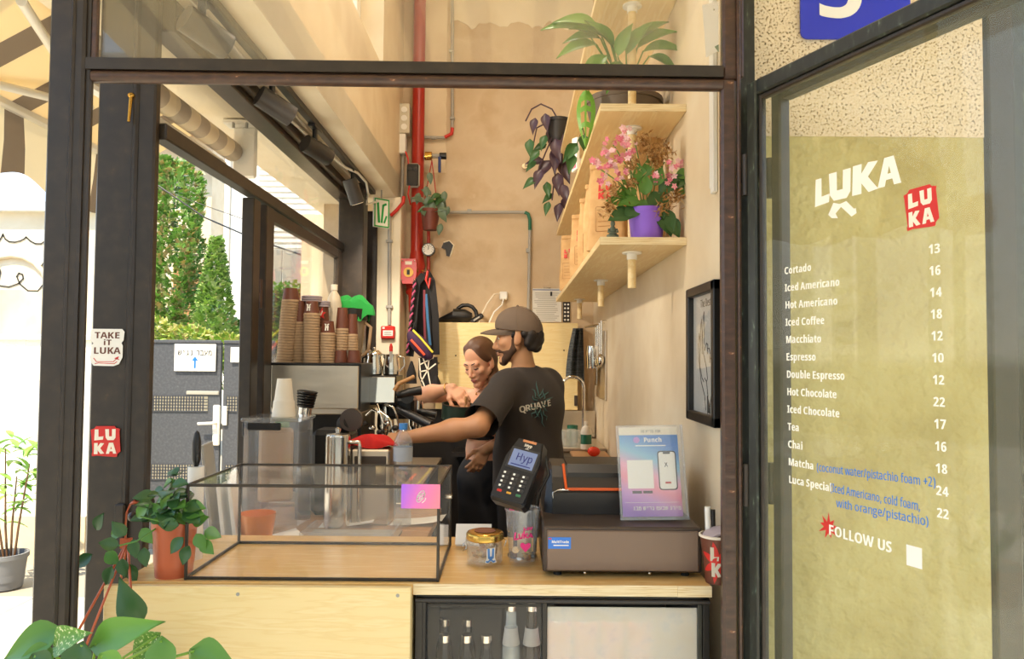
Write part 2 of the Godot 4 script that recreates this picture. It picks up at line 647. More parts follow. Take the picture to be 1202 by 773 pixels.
func build_setting() -> void:
	# ---- ground and floor
	built("ground", slab(-14, 9, -0.3, -0.03, -16, 14), M["asphalt"], "pale street ground spreading around the kiosk", "ground")
	var pave := setting("pavement", "sunlit pavement of large pale slabs beside the kiosk", "pavement")
	var slab_mesh := S().box(Vector3.ZERO, Vector3(0.595, 0.05, 0.595), 0.006).mesh()
	for i in 9:
		for j in 7:
			var x := -1.55 - 0.6 * i
			var z := -0.9 - 0.6 * j
			put("paving_slab", slab_mesh, M["pale paving"], pave).position = Vector3(x, -0.026 + 0.002 * ((i * 5 + j * 3) % 4), z)
	var pave2 := setting("street_front", "pale paving in front of the counter", "pavement")
	for i in 8:
		for j in 9:
			put("paving_slab", slab_mesh, M["pale paving"], pave2).position = Vector3(-0.95 + 0.6 * i, -0.026 + 0.002 * ((i * 3 + j * 7) % 4), -1.35 + 0.6 * j)
	built("floor", slab(-1.3, 0.75, -0.2, 0.0, -5.4, -1.8), M["dark wood"], "dark floor inside the kiosk", "floor")

	# ---- walls
	built("wall_back", slab(-1.35, 0.8, 0, 4.5, -5.4, BACK_Z), M["worn back plaster"], "worn beige plaster wall at the far end of the kiosk", "wall")
	# ragged upper coat of lighter paint on the far wall, and a repaired strip beside the pipe
	var coat := []
	for i in 41:
		coat.append(Vector2(-0.47 + 0.0255 * i, 3.93 + 0.022 * sin(i * 0.7 + 0.5) + rng.randf_range(-0.016, 0.016)))
	coat.append(Vector2(0.55, 4.5))
	coat.append(Vector2(-0.47, 4.5))
	var upper := put("paint_coat", S().prism(coat, BACK_Z, BACK_Z + 0.003), M["pale plaster"], get_node("wall_back"))
	upper.name = "paint_coat"
	var patch := []
	for i in 24:
		patch.append(Vector2(-0.68 + 0.006 * sin(i * 2.7), 2.86 + 0.07 * i))
	for i in 24:
		patch.append(Vector2(-0.49 + 0.005 * sin(i * 3.1), 4.47 - 0.07 * i))
	put("paint_coat", S().prism(patch, BACK_Z, BACK_Z + 0.0025), M["cream plaster"], get_node("wall_back"))
	built("wall_right", slab(WALL_X, WALL_X + 0.2, 0, 4.5, -5.4, -2.0), M["cream plaster"], "long cream plaster wall carrying the plywood shelves", "wall")
	built("wall_left", slab(-1.05, -0.8, 2.63, 3.29, -5.2, -1.84), M["cream plaster"], "cream plaster beam above the side glazing", "wall")
	built("wall_left_corner", slab(-1.05, -0.8, 3.29, 4.5, -5.2, -4.4), M["cream plaster"], "plaster above the side glazing next to the far wall", "wall")
	built("ceiling", slab(-1.3, 0.8, 4.5, 4.7, -5.4, -1.84), M["pale plaster"], "pale high ceiling of the kiosk", "ceiling")
	var sof := built("soffit_slab", slab(-1.46, -0.8, 2.63, 2.8, -5.85, -1.84), M["pale plaster"], "cream slab overhanging the side glazing outdoors", "ceiling")
	sof.name = "ceiling_overhang"
	built("wall_pillar", slab(-0.93, -0.765, 0, 2.63, -5.2, -4.95, 0.006), M["pale plaster"], "pale pillar in the far corner carrying the fire call point", "pillar")
	built("wall_stub", slab(-1.62, -1.25, 0, 2.63, -6.05, -5.6), M["cream plaster"], "tan outdoor pier where the overhanging slab ends", "pillar")
	# clerestory above the beam: white frame and pane
	var cl := setting("window_3", "white framed high window above the plaster beam", "window")
	bars("window_frame", [[-1.0, -0.94, 3.29, 3.36, -4.4, -1.9], [-1.0, -0.94, 4.44, 4.5, -4.4, -1.9], [-1.0, -0.94, 3.36, 4.44, -4.4, -4.3], [-1.0, -0.94, 3.36, 4.44, -3.2, -3.1], [-1.0, -0.94, 3.36, 4.44, -1.96, -1.9]], M["white plastic"], cl)
	put("window_pane", slab(-0.972, -0.968, 3.36, 4.44, -4.3, -1.96), M["clear pane"], cl)

	# ---- outside face to the right: painted stucco, neighbour's dark door
	built("wall_front", slab(0.6, 1.215, 0, 2.13, -2.15, -1.9), M["painted yellow stucco"], "yellow painted stucco wall behind the glass menu door", "wall")
	built("wall_front_upper", slab(0.6, 1.215, 2.13, 4.6, -2.15, -1.897), M["pitted tan stucco"], "pitted tan stucco above the yellow paint", "wall")
	built("wall_front_lintel", slab(-1.3, 0.6, 3.42, 4.7, -2.05, -1.84), M["pitted tan stucco"], "stucco above the front window", "wall")
	var nd := setting("door_3", "dark metal neighbouring door beyond the stucco wall", "door")
	put("door_leaf", slab(1.215, 2.4, 0, 3.4, -2.1, -2.02), M["chipped green steel"], nd)
	bars("door_panel", [[1.29, 1.36, 0.1, 3.2, -2.03, -1.99], [1.4, 1.9, 1.1, 1.62, -2.03, -2.0]], M["dark painted steel"], nd)
	put("door_pane", slab(1.42, 1.9, 1.9, 2.6, -2.02, -2.005), M["veiled pane"], nd)

	# ---- front frame: left post, transom, jamb, fanlight
	var f := setting("window_1", "dark steel frame of the serving window with a glazed fanlight", "window")
	bars("frame_post", [[-1.15, -1.062, 0, 3.42, -1.818, -1.79]], M["dark painted steel"], f, 0.006)
	put("frame_bead", slab(-1.066, -1.049, 0, 3.42, -1.816, -1.8, 0.004), M["dark painted steel"], f)
	put("frame_bead", slab(-1.094, -1.084, 0, 3.42, -1.8, -1.784, 0.005), M["dark painted steel"], f)
	put("transom", S().hexa([Vector3(-1.062, 2.255, -1.795), Vector3(0.512, 2.245, -1.795), Vector3(0.512, 2.245, -1.826), Vector3(-1.062, 2.255, -1.826), Vector3(-1.062, 2.284, -1.795), Vector3(0.512, 2.273, -1.795), Vector3(0.512, 2.273, -1.826), Vector3(-1.062, 2.284, -1.826)]), M["dark painted steel"], f)
	put("transom_rail", S().rod(Vector3(-1.049, 2.241, -1.811), Vector3(0.512, 2.2295, -1.811), 0.0158, -1, 16), M["brown painted steel"], f)
	bars("jamb", [[0.508, 0.545, 0, 2.244, -1.826, -1.8], [0.512, 0.565, 2.244, 3.42, -1.826, -1.8]], M["brown painted steel"], f, 0.006)
	put("frame_bead", S().rod(Vector3(0.549, 0, -1.795), Vector3(0.549, 3.42, -1.795), 0.005), M["brown painted steel"], f)
	put("frame_bead", slab(0.553, 0.6, 0, 3.42, -1.9, -1.83), M["chipped green steel"], f)
	put("fanlight_pane", slab(-1.049, 0.512, 2.272, 3.42, -1.816, -1.811), M["veiled pane"], f)
	put("fanlight_bead", slab(-1.049, -1.036, 2.272, 3.42, -1.81, -1.796, 0.002), M["brown painted steel"], f)

	# ---- side glazing, running back from the second post
	var g := setting("window_2", "dark steel side glazing with beams and panes along the kiosk", "window")
	bars("beam", [[-1.12, -1.03, 2.53, 2.63, -4.95, -2.2], [-1.1, -1.05, 2.2, 2.25, -4.95, -2.2]], M["dark painted steel"], g)
	put("beam_lip", slab(-1.03, -1.0, 2.555, 2.575, -4.95, -2.2, 0.003), M["dark painted steel"], g)
	bars("mullion", [[-1.09, -0.935, 0, 2.63, -4.68, -4.55], [-1.0, -0.92, 0, 2.53, -4.99, -4.93]], M["dark painted steel"], g)
	put("window_pane", slab(-1.078, -1.074, 2.25, 2.53, -4.55, -2.32), M["clear pane"], g)
	put("window_pane", slab(-1.03, -1.026, 2.25, 2.53, -4.94, -4.68), M["clear pane"], g)
	put("sill_panel", slab(-1.09, -1.04, 0, 0.9, -4.95, -3.1), M["dark painted steel"], g)
	bars("mullion", [[-1.06, -1.0, 1.9, 2.2, -4.94, -4.68]], M["dark painted steel"], g)
	put("dark_panel", slab(-1.06, -1.03, 0.9, 1.9, -4.95, -4.68), M["black plastic"], g)
	var post := setting("post_column", "broad black steel post carrying two stickers", "post")
	put("post_core", slab(-1.242, -1.07, 0, 2.63, -2.205, -2.17, 0.006), M["dark painted steel"], post)
	put("post_rib", slab(-1.138, -1.118, 0, 2.63, -2.175, -2.162, 0.009), M["dark painted steel"], post)
	put("lock_case", slab(-1.15, -1.12, 1.0, 1.12, -2.175, -2.15, 0.004), M["dark painted steel"], post)
	post.name = "pillar_post"
	# folded door leaf in the side glazing
	var dl := setting("door_2", "folded glass door leaf with dark stiles in the side glazing", "door")
	bars("door_stile", [[-1.1, -1.05, 0.02, 2.19, -3.04, -2.96], [-1.09, -1.045, 0.02, 2.19, -3.2, -3.1], [-1.08, -1.05, 0.02, 2.19, -4.5, -4.4]], M["dark painted steel"], dl)
	bars("door_rail", [[-1.085, -1.05, 2.14, 2.19, -4.4, -3.2], [-1.085, -1.05, 0.02, 0.3, -4.4, -3.2]], M["dark painted steel"], dl)
	put("door_pane", slab(-1.07, -1.065, 0.3, 2.14, -4.4, -3.2), M["veiled pane"], dl)
	for y in [0.5, 1.75]:
		put("hinge", S().rod(Vector3(-1.06, y, -3.07), Vector3(-1.06, y + 0.12, -3.07), 0.012), M["brown painted steel"], dl)


func build_menu_door() -> void:
	var h := Vector3(0.575, 0, -1.785)
	var u := Vector3(0.395, 0, 0.919).normalized()
	var n := Vector3(-u.z, 0, u.x)
	var turn := Transform3D(Basis(u, Vector3.UP, u.cross(Vector3.UP)), h)
	# in the leaf's axes: x along the leaf from its hinge, z out of the printed face
	for leaf in 2:
		var d := setting("door_1" if leaf == 0 else "door_4", "glass menu door with white lettering swung out into the street" if leaf == 0 else "second glass leaf folded behind the menu door", "door")
		d.transform = turn if leaf == 0 else Transform3D(turn.basis, h - n * 0.075)
		var m: Material = M["chipped green steel"]
		var iron: Material = M["dark painted steel"]
		bars("door_stile", [[0, 0.032, 0.03, 2.222, -0.02, 0.014], [0.72, 0.76, 0.03, 2.222, -0.02, 0.014]], m if leaf == 0 else iron, d)
		bars("door_rail", [[0.032, 0.72, 2.185, 2.222, -0.02, 0.014], [0.032, 0.72, 0.03, 0.12, -0.02, 0.014]], m if leaf == 0 else iron, d)
		if leaf == 0:
			put("glazing_bead", slab(0.032, 0.042, 0.12, 2.185, -0.012, 0.006, 0.003), iron, d)
			put("glazing_bead", slab(0.042, 0.72, 2.173, 2.185, -0.012, 0.006, 0.003), iron, d)
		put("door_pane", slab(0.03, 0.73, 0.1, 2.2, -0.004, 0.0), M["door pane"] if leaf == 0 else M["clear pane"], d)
		if leaf == 0:
			write_menu(d, turn)
		# butt hinges
		for y in [0.5, 1.2, 1.95]:
			put("hinge", S().rod(Vector3(-0.008, y, 0.01), Vector3(-0.008, y + 0.1, 0.01), 0.008), iron, d)


func write_menu(d: Node3D, turn: Transform3D) -> void:
	var p0 := turn.origin
	var n := turn.basis.z
	var inv := turn.affine_inverse()
	var spot := func(px: float, py: float) -> Vector3: return inv * on_plane(px, py, p0, n) + Vector3(0, 0, 0.001)
	var w: Material = M["lettering white"]
	# rows are evenly spaced; measured at the first and the last row, on the names' side and on the prices' side
	var names := ["Cortado", "Iced Americano", "Hot Americano", "Iced Coffee", "Macchiato", "Espresso", "Double Espresso", "Hot Chocolate", "Iced Chocolate", "Tea", "Chai", "Matcha", "Luca Special"]
	var prices := ["13", "16", "14", "18", "12", "10", "12", "22", "17", "16", "18", "24", "22"]
	var a0: Vector3 = spot.call(921, 318)
	var a1: Vector3 = spot.call(926, 562)
	var b0: Vector3 = spot.call(1090, 293)
	var b1: Vector3 = spot.call(1100, 601)
	for k in 13:
		var q := k / 12.0
		text(d, names[k], 0.0165, a0.lerp(a1, q), Vector3.RIGHT, Vector3.UP, w, true, HORIZONTAL_ALIGNMENT_LEFT, "Droid Sans", 0.9, "menu_line")
		text(d, prices[k], 0.017, b0.lerp(b1, q), Vector3.RIGHT, Vector3.UP, w, true, HORIZONTAL_ALIGNMENT_LEFT, "Droid Sans", 0.9, "price")
	# handwritten additions
	var blue: Material = M["marker blue"]
	var hand := [["(coconut water/pistachio foam +2\u20aa)", 959, 548, 1098, 566], ["(Iced Americano, cold foam,", 975, 572, 1080, 594], ["with orange/pistachio)", 982, 590, 1090, 612]]
	for row in hand:
		var p: Vector3 = spot.call(row[1], row[2])
		var q: Vector3 = spot.call(row[3], row[4])
		var o := text(d, row[0].replace("\u20aa", ""), 0.0165, p, q - p, Vector3.UP, blue, false, HORIZONTAL_ALIGNMENT_LEFT, "Droid Sans", 1.0, "handwriting")
		var wide: float = o.mesh.get_aabb().size.x
		o.transform.basis.x *= (q - p).length() / wide
	# wordmark: L U K A in chunky capitals, the U walking on two feet
	var s := S()
	var lay := [["L", 957, 243, 976, 206], ["U", 974, 237, 999, 197], ["K", 1001, 230, 1031, 187], ["A", 1031, 221, 1058, 180]]
	for g in lay:
		var lo: Vector3 = spot.call(g[1], g[2])
		var hi: Vector3 = spot.call(g[3], g[4])
		glyph(s, g[0], lo, Vector3(hi.x - lo.x, 0, 0), Vector3(0, hi.y - lo.y, 0), 0.0008)
	for foot in [[[979, 238], [990, 240], [980, 252], [973, 252]], [[985, 240], [994, 236], [1005, 247], [998, 252]], [[973, 252], [980, 248], [984, 256], [977, 256]], [[996, 250], [1005, 244], [1006, 250], [1000, 254]]]:
		var pts := []
		var z := 0.0
		for p in foot:
			var v: Vector3 = spot.call(p[0], p[1])
			pts.append(Vector2(v.x, v.y))
			z = v.z
		s.prism(pts, z, z + 0.0008)
	put("wordmark", s, w, d)
	# red square badge with LU over KA
	var c: Vector3 = spot.call(1081.5, 244)
	var tl: Vector3 = spot.call(1064, 221)
	var br: Vector3 = spot.call(1099, 267)
	var ww := br.x - tl.x
	var hh := absf(tl.y - br.y)
	luka_badge(d, Transform3D(Basis(), c), ww * 1.08, hh * 0.9, 0.06)
	# red burst and FOLLOW US
	var bc: Vector3 = spot.call(973, 618)
	var burst := []
	for k in 18:
		var r := 0.0265 if k % 2 == 0 else 0.012
		r *= 1.0 + 0.15 * sin(k * 2.1)
		burst.append(Vector2(bc.x, bc.y) + Vector2.from_angle(TAU * k / 18.0 + 0.15) * r)
	put("burst", S().prism(burst, bc.z, bc.z + 0.0006), M["logo red"], d)
	var fp: Vector3 = spot.call(973, 621)
	var fq: Vector3 = spot.call(1046, 642)
	var ft := text(d, "FOLLOW US", 0.021, fp + Vector3(0, 0, 0.001), fq - fp, Vector3.UP, w, true, HORIZONTAL_ALIGNMENT_LEFT, "Droid Sans", 1.0, "lettering")
	ft.transform.basis.x *= (fq - fp).length() / ft.mesh.get_aabb().size.x
	# plain white label below the prices
	var qc: Vector3 = spot.call(1073.5, 653)
	put("label_sticker", S().box(qc, Vector3(0.032, 0.038, 0.0008)), M["paper white"], d)


# the square mark: red ground, cream LU over KA
func luka_badge(parent: Node, where: Transform3D, w: float, h: float, tilt := 0.0, ground := "logo red", letters := "logo cream") -> void:
	var t := where * Transform3D(Basis(Vector3.BACK, tilt), Vector3.ZERO)
	var b := S(t)
	b.prism(badge(w, h, w * 0.17, 0.25), 0.0, 0.0006)
	put("badge_ground", b, M[ground], parent)
	var s := S(t)
	var a := w * 0.37
	var e := h * 0.37
	glyph(s, "L", Vector3(-w * 0.4, h * 0.05, 0.0006), Vector3(a, 0, 0), Vector3(0, e, 0), 0.0006)
	glyph(s, "U", Vector3(w * 0.0, h * 0.05, 0.0006), Vector3(a, 0, 0), Vector3(0, e, 0), 0.0006)
	glyph(s, "K", Vector3(-w * 0.41, -h * 0.41, 0.0006), Vector3(a, 0, 0), Vector3(0, e, 0), 0.0006)
	glyph(s, "A", Vector3(w * 0.02, -h * 0.41, 0.0006), Vector3(a, 0, 0), Vector3(0, e, 0), 0.0006)
	put("badge_letters", s, M[letters], parent)


# flat pen strokes in a plane's own x, y
func stroke(s: Shape, pts: Array, width: float, depth := 0.001, closed := false) -> void:
	var m := pts.size()
	for k in (m if closed else m - 1):
		var a: Vector2 = pts[k]
		var b: Vector2 = pts[(k + 1) % m]
		if a.distance_to(b) < 1e-6:
			continue
		var d := (b - a).normalized()
		var n := Vector2(-d.y, d.x) * width / 2
		a -= d * width * 0.35
		b += d * width * 0.35
		s.prism([a - n, b - n, b + n, a + n], 0.0, depth)


func vecs(list: Array) -> Array:
	var out := []
	for k in range(0, list.size(), 2):
		out.append(Vector2(list[k], list[k + 1]))
	return out


# letters of the gate sign as strokes on a unit square, read from right to left
const HEBREW := {
	"mem": [[0.05, 0.0, 0.2, 0.75, 0.05, 1.0], [0.2, 0.75, 0.5, 1.0, 0.85, 0.9, 0.95, 0.0, 0.5, 0.0]],
	"ayin": [[0.15, 1.0, 0.35, 0.4], [0.9, 1.0, 0.75, 0.4, 0.1, 0.0]],
	"bet": [[0.05, 1.0, 0.75, 1.0, 0.78, 0.05], [0.0, 0.03, 1.0, 0.03]],
	"resh": [[0.1, 1.0, 0.75, 1.0, 0.85, 0.8, 0.85, 0.0]],
	"nun": [[0.35, 1.0, 0.65, 0.95, 0.65, 0.05, 0.25, 0.05]],
	"gimel": [[0.35, 1.0, 0.62, 0.9, 0.75, 0.0], [0.7, 0.35, 0.3, 0.0]],
	"yod": [[0.4, 1.0, 0.65, 0.95, 0.62, 0.55]],
	"shin": [[0.05, 1.0, 0.2, 0.05, 0.6, 0.05, 0.95, 0.35, 0.95, 1.0], [0.5, 1.0, 0.48, 0.55, 0.22, 0.3]],
}


func hebrew(s: Shape, letters: Array, o: Vector2, h: float, pen: float) -> void:
	var x := o.x
	for l in letters:
		if l == "":
			x -= h * 0.5
			continue
		for line in HEBREW[l]:
			var pts := []
			for p in vecs(line):
				pts.append(Vector2(x - h * 0.75 + p.x * h * 0.75, o.y + p.y * h))
			stroke(s, pts, pen, 0.001)
		x -= h * 0.95


# many small blades spread over a shape: where(k) gives [point, outward]
func foliage(where: Callable, count: int, size: float, shades: Array) -> Shape:
	var s := S()
	s.colored = true
	for k in count:
		var w: Array = where.call(k)
		var o: Vector3 = w[0]
		var out: Vector3 = (w[1] + jitter(0.7)).normalized()
		var side := out.cross(Vector3.UP + jitter(0.6)).normalized() * size * rng.randf_range(0.25, 0.5)
		var tip := out * size * rng.randf_range(0.7, 0.9)
		s.tint = hexc(shades[rng.randi() % shades.size()]).srgb_to_linear() * rng.randf_range(0.8, 1.2)
		s.tri(o - side, o + side, o + tip)
		s.tri(o - side * 0.6 + tip * 0.3, o + tip * 0.6 + side * 1.4, o + tip * 1.1 - side * 0.5)
	return s


func leafy(called: String) -> StandardMaterial3D:
	if M.has(called):
		return M[called]
	var m := mat(called, Color(1, 1, 1), 0.5)
	m.vertex_color_use_as_albedo = true
	m.backlight_enabled = true
	m.backlight = Color(0.5, 0.55, 0.3)
	return m


func blob(centres: Array) -> Callable:
	# centres: [point, radii]
	return func(_k: int) -> Array:
		var c: Array = centres[rng.randi() % centres.size()]
		var d := Vector3(rng.randfn(), rng.randfn(), rng.randfn()).normalized()
		return [c[0] + d * c[1] * rng.randf_range(0.75, 1.0), d]


func build_outdoors() -> void:
	var cream := mat("awning cream cloth", hexc("efe3c6"), 0.85)
	cream.backlight_enabled = true
	cream.backlight = hexc("c8b690")
	var taupe := mat("awning taupe cloth", hexc("8b7c6c"), 0.85)
	taupe.backlight_enabled = true
	taupe.backlight = hexc("4c4236")
	var alu := mat("white aluminium", hexc("eeeae0"), 0.35, 0.1)

	# ---- added awning, unseen above the window, to keep the sun off the counter
	var a := thing("added_awning", "added striped cloth awning shading the serving window from above", "awning")
	var k := 0
	var x := -2.3
	while x < 2.4:
		var w := 0.24 if k % 2 == 0 else 0.12
		put("awning_stripe", S().hexa([Vector3(x, 3.3, 0.9), Vector3(x + w, 3.3, 0.9), Vector3(x + w, 3.62, -1.84), Vector3(x, 3.62, -1.84), Vector3(x, 3.303, 0.9), Vector3(x + w, 3.303, 0.9), Vector3(x + w, 3.623, -1.84), Vector3(x, 3.623, -1.84)]), cream if k % 2 == 0 else taupe, a)
		x += w
		k += 1
	put("front_bar", S().rod(Vector3(-2.3, 3.29, 0.9), Vector3(x, 3.29, 0.9), 0.03), alu, a)
	for ax in [-1.6, 1.6]:
		put("folding_arm", S().rod(Vector3(ax, 3.5, -1.84), Vector3(ax, 3.28, 0.88), 0.02), alu, a)

	# ---- side awning, let down, with a scalloped valance
	var b := thing("side_awning", "let-down striped awning with a wavy valance beside the window", "awning")
	k = 0
	var z := -1.95
	var x0 := -1.5
	var x1 := -1.93
	while z > -3.6:
		var w := 0.2 if k % 2 == 0 else 0.11
		var m: Material = cream if k % 2 == 0 else taupe
		put("awning_stripe", S().hexa([Vector3(x1, 2.5, z), Vector3(x0, 2.74, z), Vector3(x0, 2.74, z - w), Vector3(x1, 2.5, z - w), Vector3(x1, 2.503, z), Vector3(x0, 2.743, z), Vector3(x0, 2.743, z - w), Vector3(x1, 2.503, z - w)]), m, b)
		var rows := []
		for j in 9:
			var zz := z - w * j / 8.0
			var low := 2.235 + 0.022 * sin(zz * 17.0)
			var bulge := 0.012 * sin(zz * 8.0)
			rows.append([Vector3(x1 - 0.01, 2.49, zz), Vector3(x1 - 0.01 + bulge, 2.36, zz), Vector3(x1 - 0.02 + bulge * 2.0, low, zz)])
		put("valance_stripe", S().grid(rows), m, b)
		z -= w
		k += 1
	put("front_bar", S().box(Vector3(x1, 2.505, -2.8), Vector3(0.035, 0.05, 1.7), 0.008), alu, b)
	put("folding_arm", S().rod(Vector3(-1.5, 2.62, -2.2), Vector3(-1.72, 2.55, -2.95), 0.016), alu, b)
	put("folding_arm", S().rod(Vector3(-1.72, 2.55, -2.95), Vector3(x1, 2.5, -2.45), 0.016), alu, b)
	put("wall_tube", S().rod(Vector3(-1.5, 2.71, -1.95), Vector3(-1.5, 2.71, -3.65), 0.035, -1, 14), taupe, b)

	# ---- rolled-up awning under the overhang
	var r := thing("rolled_awning", "rolled striped awning in its bracket under the overhanging slab", "awning")
	for j in 13:
		var za := -2.2 - 0.09 * j
		put("cloth_roll", S().rod(Vector3(-1.3, 2.49, za), Vector3(-1.3, 2.49, za - 0.09), 0.046, -1, 16), cream if j % 2 else mat("awning grey cloth", hexc("b4a793"), 0.85), r)
	put("front_bar", S().box(Vector3(-1.345, 2.415, -2.78), Vector3(0.05, 0.055, 1.16), 0.01), alu, r)
	var bt := S().box(Vector3(-1.25, 2.49, -3.39), Vector3(0.11, 0.24, 0.025), 0.01)
	bt.box(Vector3(-1.25, 2.615, -3.36), Vector3(0.16, 0.02, 0.09), 0.004)
	put("bracket", bt, alu, r)
	for dx in [-0.03, 0.03]:
		put("bolt", S().rod(Vector3(-1.25 + dx, 2.585, -3.32), Vector3(-1.25 + dx, 2.61, -3.32), 0.007), M["grey plastic"], r)

	# ---- white garden wall and planter
	var gw := setting("wall_garden", "white rough rendered garden wall across the side street", "wall")
	put("wall_body", slab(-8, -3.2, -0.03, 1.66, -5.85, -5.6), M["white rendered wall"], gw)
	put("wall_coping", slab(-8, -3.18, 1.66, 1.7, -5.88, -5.57, 0.006), M["white rendered wall"], gw)
	put("wall_base", slab(-8, -3.2, -0.03, 0.34, -5.6, -5.585), M["cream plaster"], gw)
	var pl := thing("planter_shrub", "young leafy shrub in a grey pot by the white wall", "plant", Vector3(-3.42, -0.02, -5.05))
	put("pot", S().lathe(Vector3.ZERO, [[0.1, 0], [0.125, 0.2], [0.135, 0.2], [0.135, 0.23], [0.118, 0.23], [0.11, 0.05], [0.0, 0.05]], 20), mat("planter grey", hexc("77787c"), 0.6), pl)
	for j in 5:
		var tip := Vector3(-0.25 + 0.11 * j, 0.75 + 0.09 * (j % 3), 0.04 * (j - 2))
		put("stem", S().tube([Vector3(0.01 * j, 0.05, 0), Vector3(tip.x * 0.4, 0.4, 0), tip], [0.008, 0.007, 0.004], 6), M["dark wood"], pl)
	var shrub_leaf := leaf_mesh(0.13, 0.045, 0.35, 0.15, "oval", 6)
	for j in 90:
		var o := Vector3(rng.randf_range(-0.34, 0.3), rng.randf_range(0.42, 1.0), rng.randf_range(-0.15, 0.15))
		leaf_at(pl, shrub_leaf, M["leaf lime" if j % 3 else "leaf bright green"], o, Vector3(rng.randf_range(-1, 1), rng.randf_range(-0.2, 0.9), rng.randf_range(-0.6, 0.6)), Vector3.UP)

	# ---- pale house with scrawls behind the garden wall
	var hs := thing("scrawled_house", "pale house with spray scrawls behind the white wall", "building", Vector3(-6.5, 0, -8))
	put("house_wall", slab(-4, 1.95, -0.03, 3.1, -0.3, 0), M["pale plaster"], hs)
	put("roof_edge", slab(-4, 1.98, 3.1, 3.2, -0.35, 0.1), M["white rendered wall"], hs)
	put("door_recess", slab(0.7, 1.5, 0, 2.25, -0.02, 0.006), M["cream plaster"], hs)
	put("door_arch", S().tube(_arc(Vector3(1.05, 2.2, 0.02), 0.42, 0.0, PI, 10), 0.03, 6), M["cream plaster"], hs)
	var sc := S(Transform3D(Basis(), Vector3(0.72, 2.68, 0.0065)))
	for row in [[-0.1, 0.12, 0.05, 30], [-0.15, -0.32, 0.13, 26]]:
		var pen := []
		for n in row[3]:
			pen.append(Vector2(row[0] + 0.034 * n + row[2] * 0.7 * cos(n * 0.85), row[1] + row[2] * sin(n * 0.85) * (1.0 + 0.5 * sin(n * 0.31))))
		stroke(sc, pen, 0.014)
	put("scrawl", sc, M["dark grey plastic"], hs)

	# ---- tan house and white blocks farther off
	var th := thing("tan_house", "tan house with brown shutters behind the cypress", "building", Vector3(-5.4, 0, -11.5))
	put("house_wall", slab(-0.9, 0.65, 0, 5.2, -0.5, 0), M["cream plaster"], th)
	put("shutter", slab(0.1, 0.55, 1.75, 2.9, -0.02, 0.05), M["stained bench wood"], th)
	for j in 9:
		put("shutter_slat", slab(0.12, 0.53, 1.8 + 0.12 * j, 1.87 + 0.12 * j, 0.05, 0.075), M["stained bench wood"], th)
	put("window_ledge", slab(0.0, 0.7, 1.45, 1.68, 0, 0.25, 0.02), M["white rendered wall"], th)
	put("roof_edge", slab(-1, 0.8, 5.0, 5.2, 0, 0.5), M["stained bench wood"], th)
	var wb := thing("street_block", "tall white apartment block with thin facade joints", "building", Vector3(-5.1, 0, -17))
	put("wall_body", slab(-1.9, 1.9, 0, 8, -2, 0), M["white rendered wall"], wb)
	for j in 4:
		put("facade_joint", slab(-1.5 + j, -1.47 + j, 0, 8, 0, 0.03), M["grey plastic"], wb)
	put("drain_pipe", S().rod(Vector3(1.25, 0, 0.08), Vector3(1.25, 7.5, 0.08), 0.05), M["grey plastic"], wb)
	var lb := thing("louvred_block", "white block clad in horizontal louvres beside the drain pipe", "building", Vector3(-4.0, 0, -13.6))
	put("wall_body", slab(-0.75, 1.6, 0, 7, -2, 0), M["white rendered wall"], lb)
	for j in 60:
		put("louvre", slab(-0.75, 1.6, 0.5 + 0.105 * j, 0.56 + 0.105 * j, 0, 0.05), M["paper white"], lb)
	var pg := thing("garden_shed", "small tan garden shed with a lattice front", "shed", Vector3(-3.55, 0, -9.7))
	put("shed_wall", slab(-0.22, 0.05, 0, 2.02, -0.4, 0), M["cream plaster"], pg)
	put("shed_roof", S().hexa([Vector3(-0.32, 2.0, 0.15), Vector3(0.12, 1.93, 0.15), Vector3(0.12, 1.93, -0.5), Vector3(-0.32, 2.0, -0.5), Vector3(-0.32, 2.06, 0.15), Vector3(0.12, 1.99, 0.15), Vector3(0.12, 1.99, -0.5), Vector3(-0.32, 2.06, -0.5)]), M["stained bench wood"], pg)
	for j in 3:
		put("lattice_bar", slab(-0.2 + 0.09 * j, -0.17 + 0.09 * j, 0.5, 1.9, 0, 0.03), M["stained bench wood"], pg)
	var gy := thing("grey_hoarding", "grey metal hoarding seen through the side glass", "fence", Vector3(-2.1, 0, -8.3))
	for j in 6:
		put("hoarding_sheet", slab(-0.75 + 0.25 * j, -0.51 + 0.25 * j, 1.9, 2.75, 0, 0.03, 0.006), M["grey plastic"], gy)
	for j in 2:
		put("hoarding_post", slab(-0.7 + 1.3 * j, -0.64 + 1.3 * j, 0, 2.75, -0.06, 0), M["dark grey plastic"], gy)
	var cb := thing("overhead_cable", "thin dark cable strung across the side street", "cable")
	put("wire", S().tube([at(160, 200, 7.3), at(240, 255, 7.3), at(300, 281, 6.8), at(375, 306, 6.03)], 0.008, 5), M["black plastic"], cb)
	put("wire", S().tube([at(170, 215, 7.3), at(240, 241, 7.3), at(300, 262, 7.3)], 0.004, 5), M["black plastic"], cb)

	# ---- trees and shrubs
	var ty := leafy("foliage")
	var cy := thing("cypress_tree", "tall narrow cypress growing behind the grey gate", "tree", Vector3(-3.95, 0, -8.6))
	put("trunk", S().rod(Vector3.ZERO, Vector3(0, 2.2, 0), 0.06, 0.03), M["dark wood"], cy)
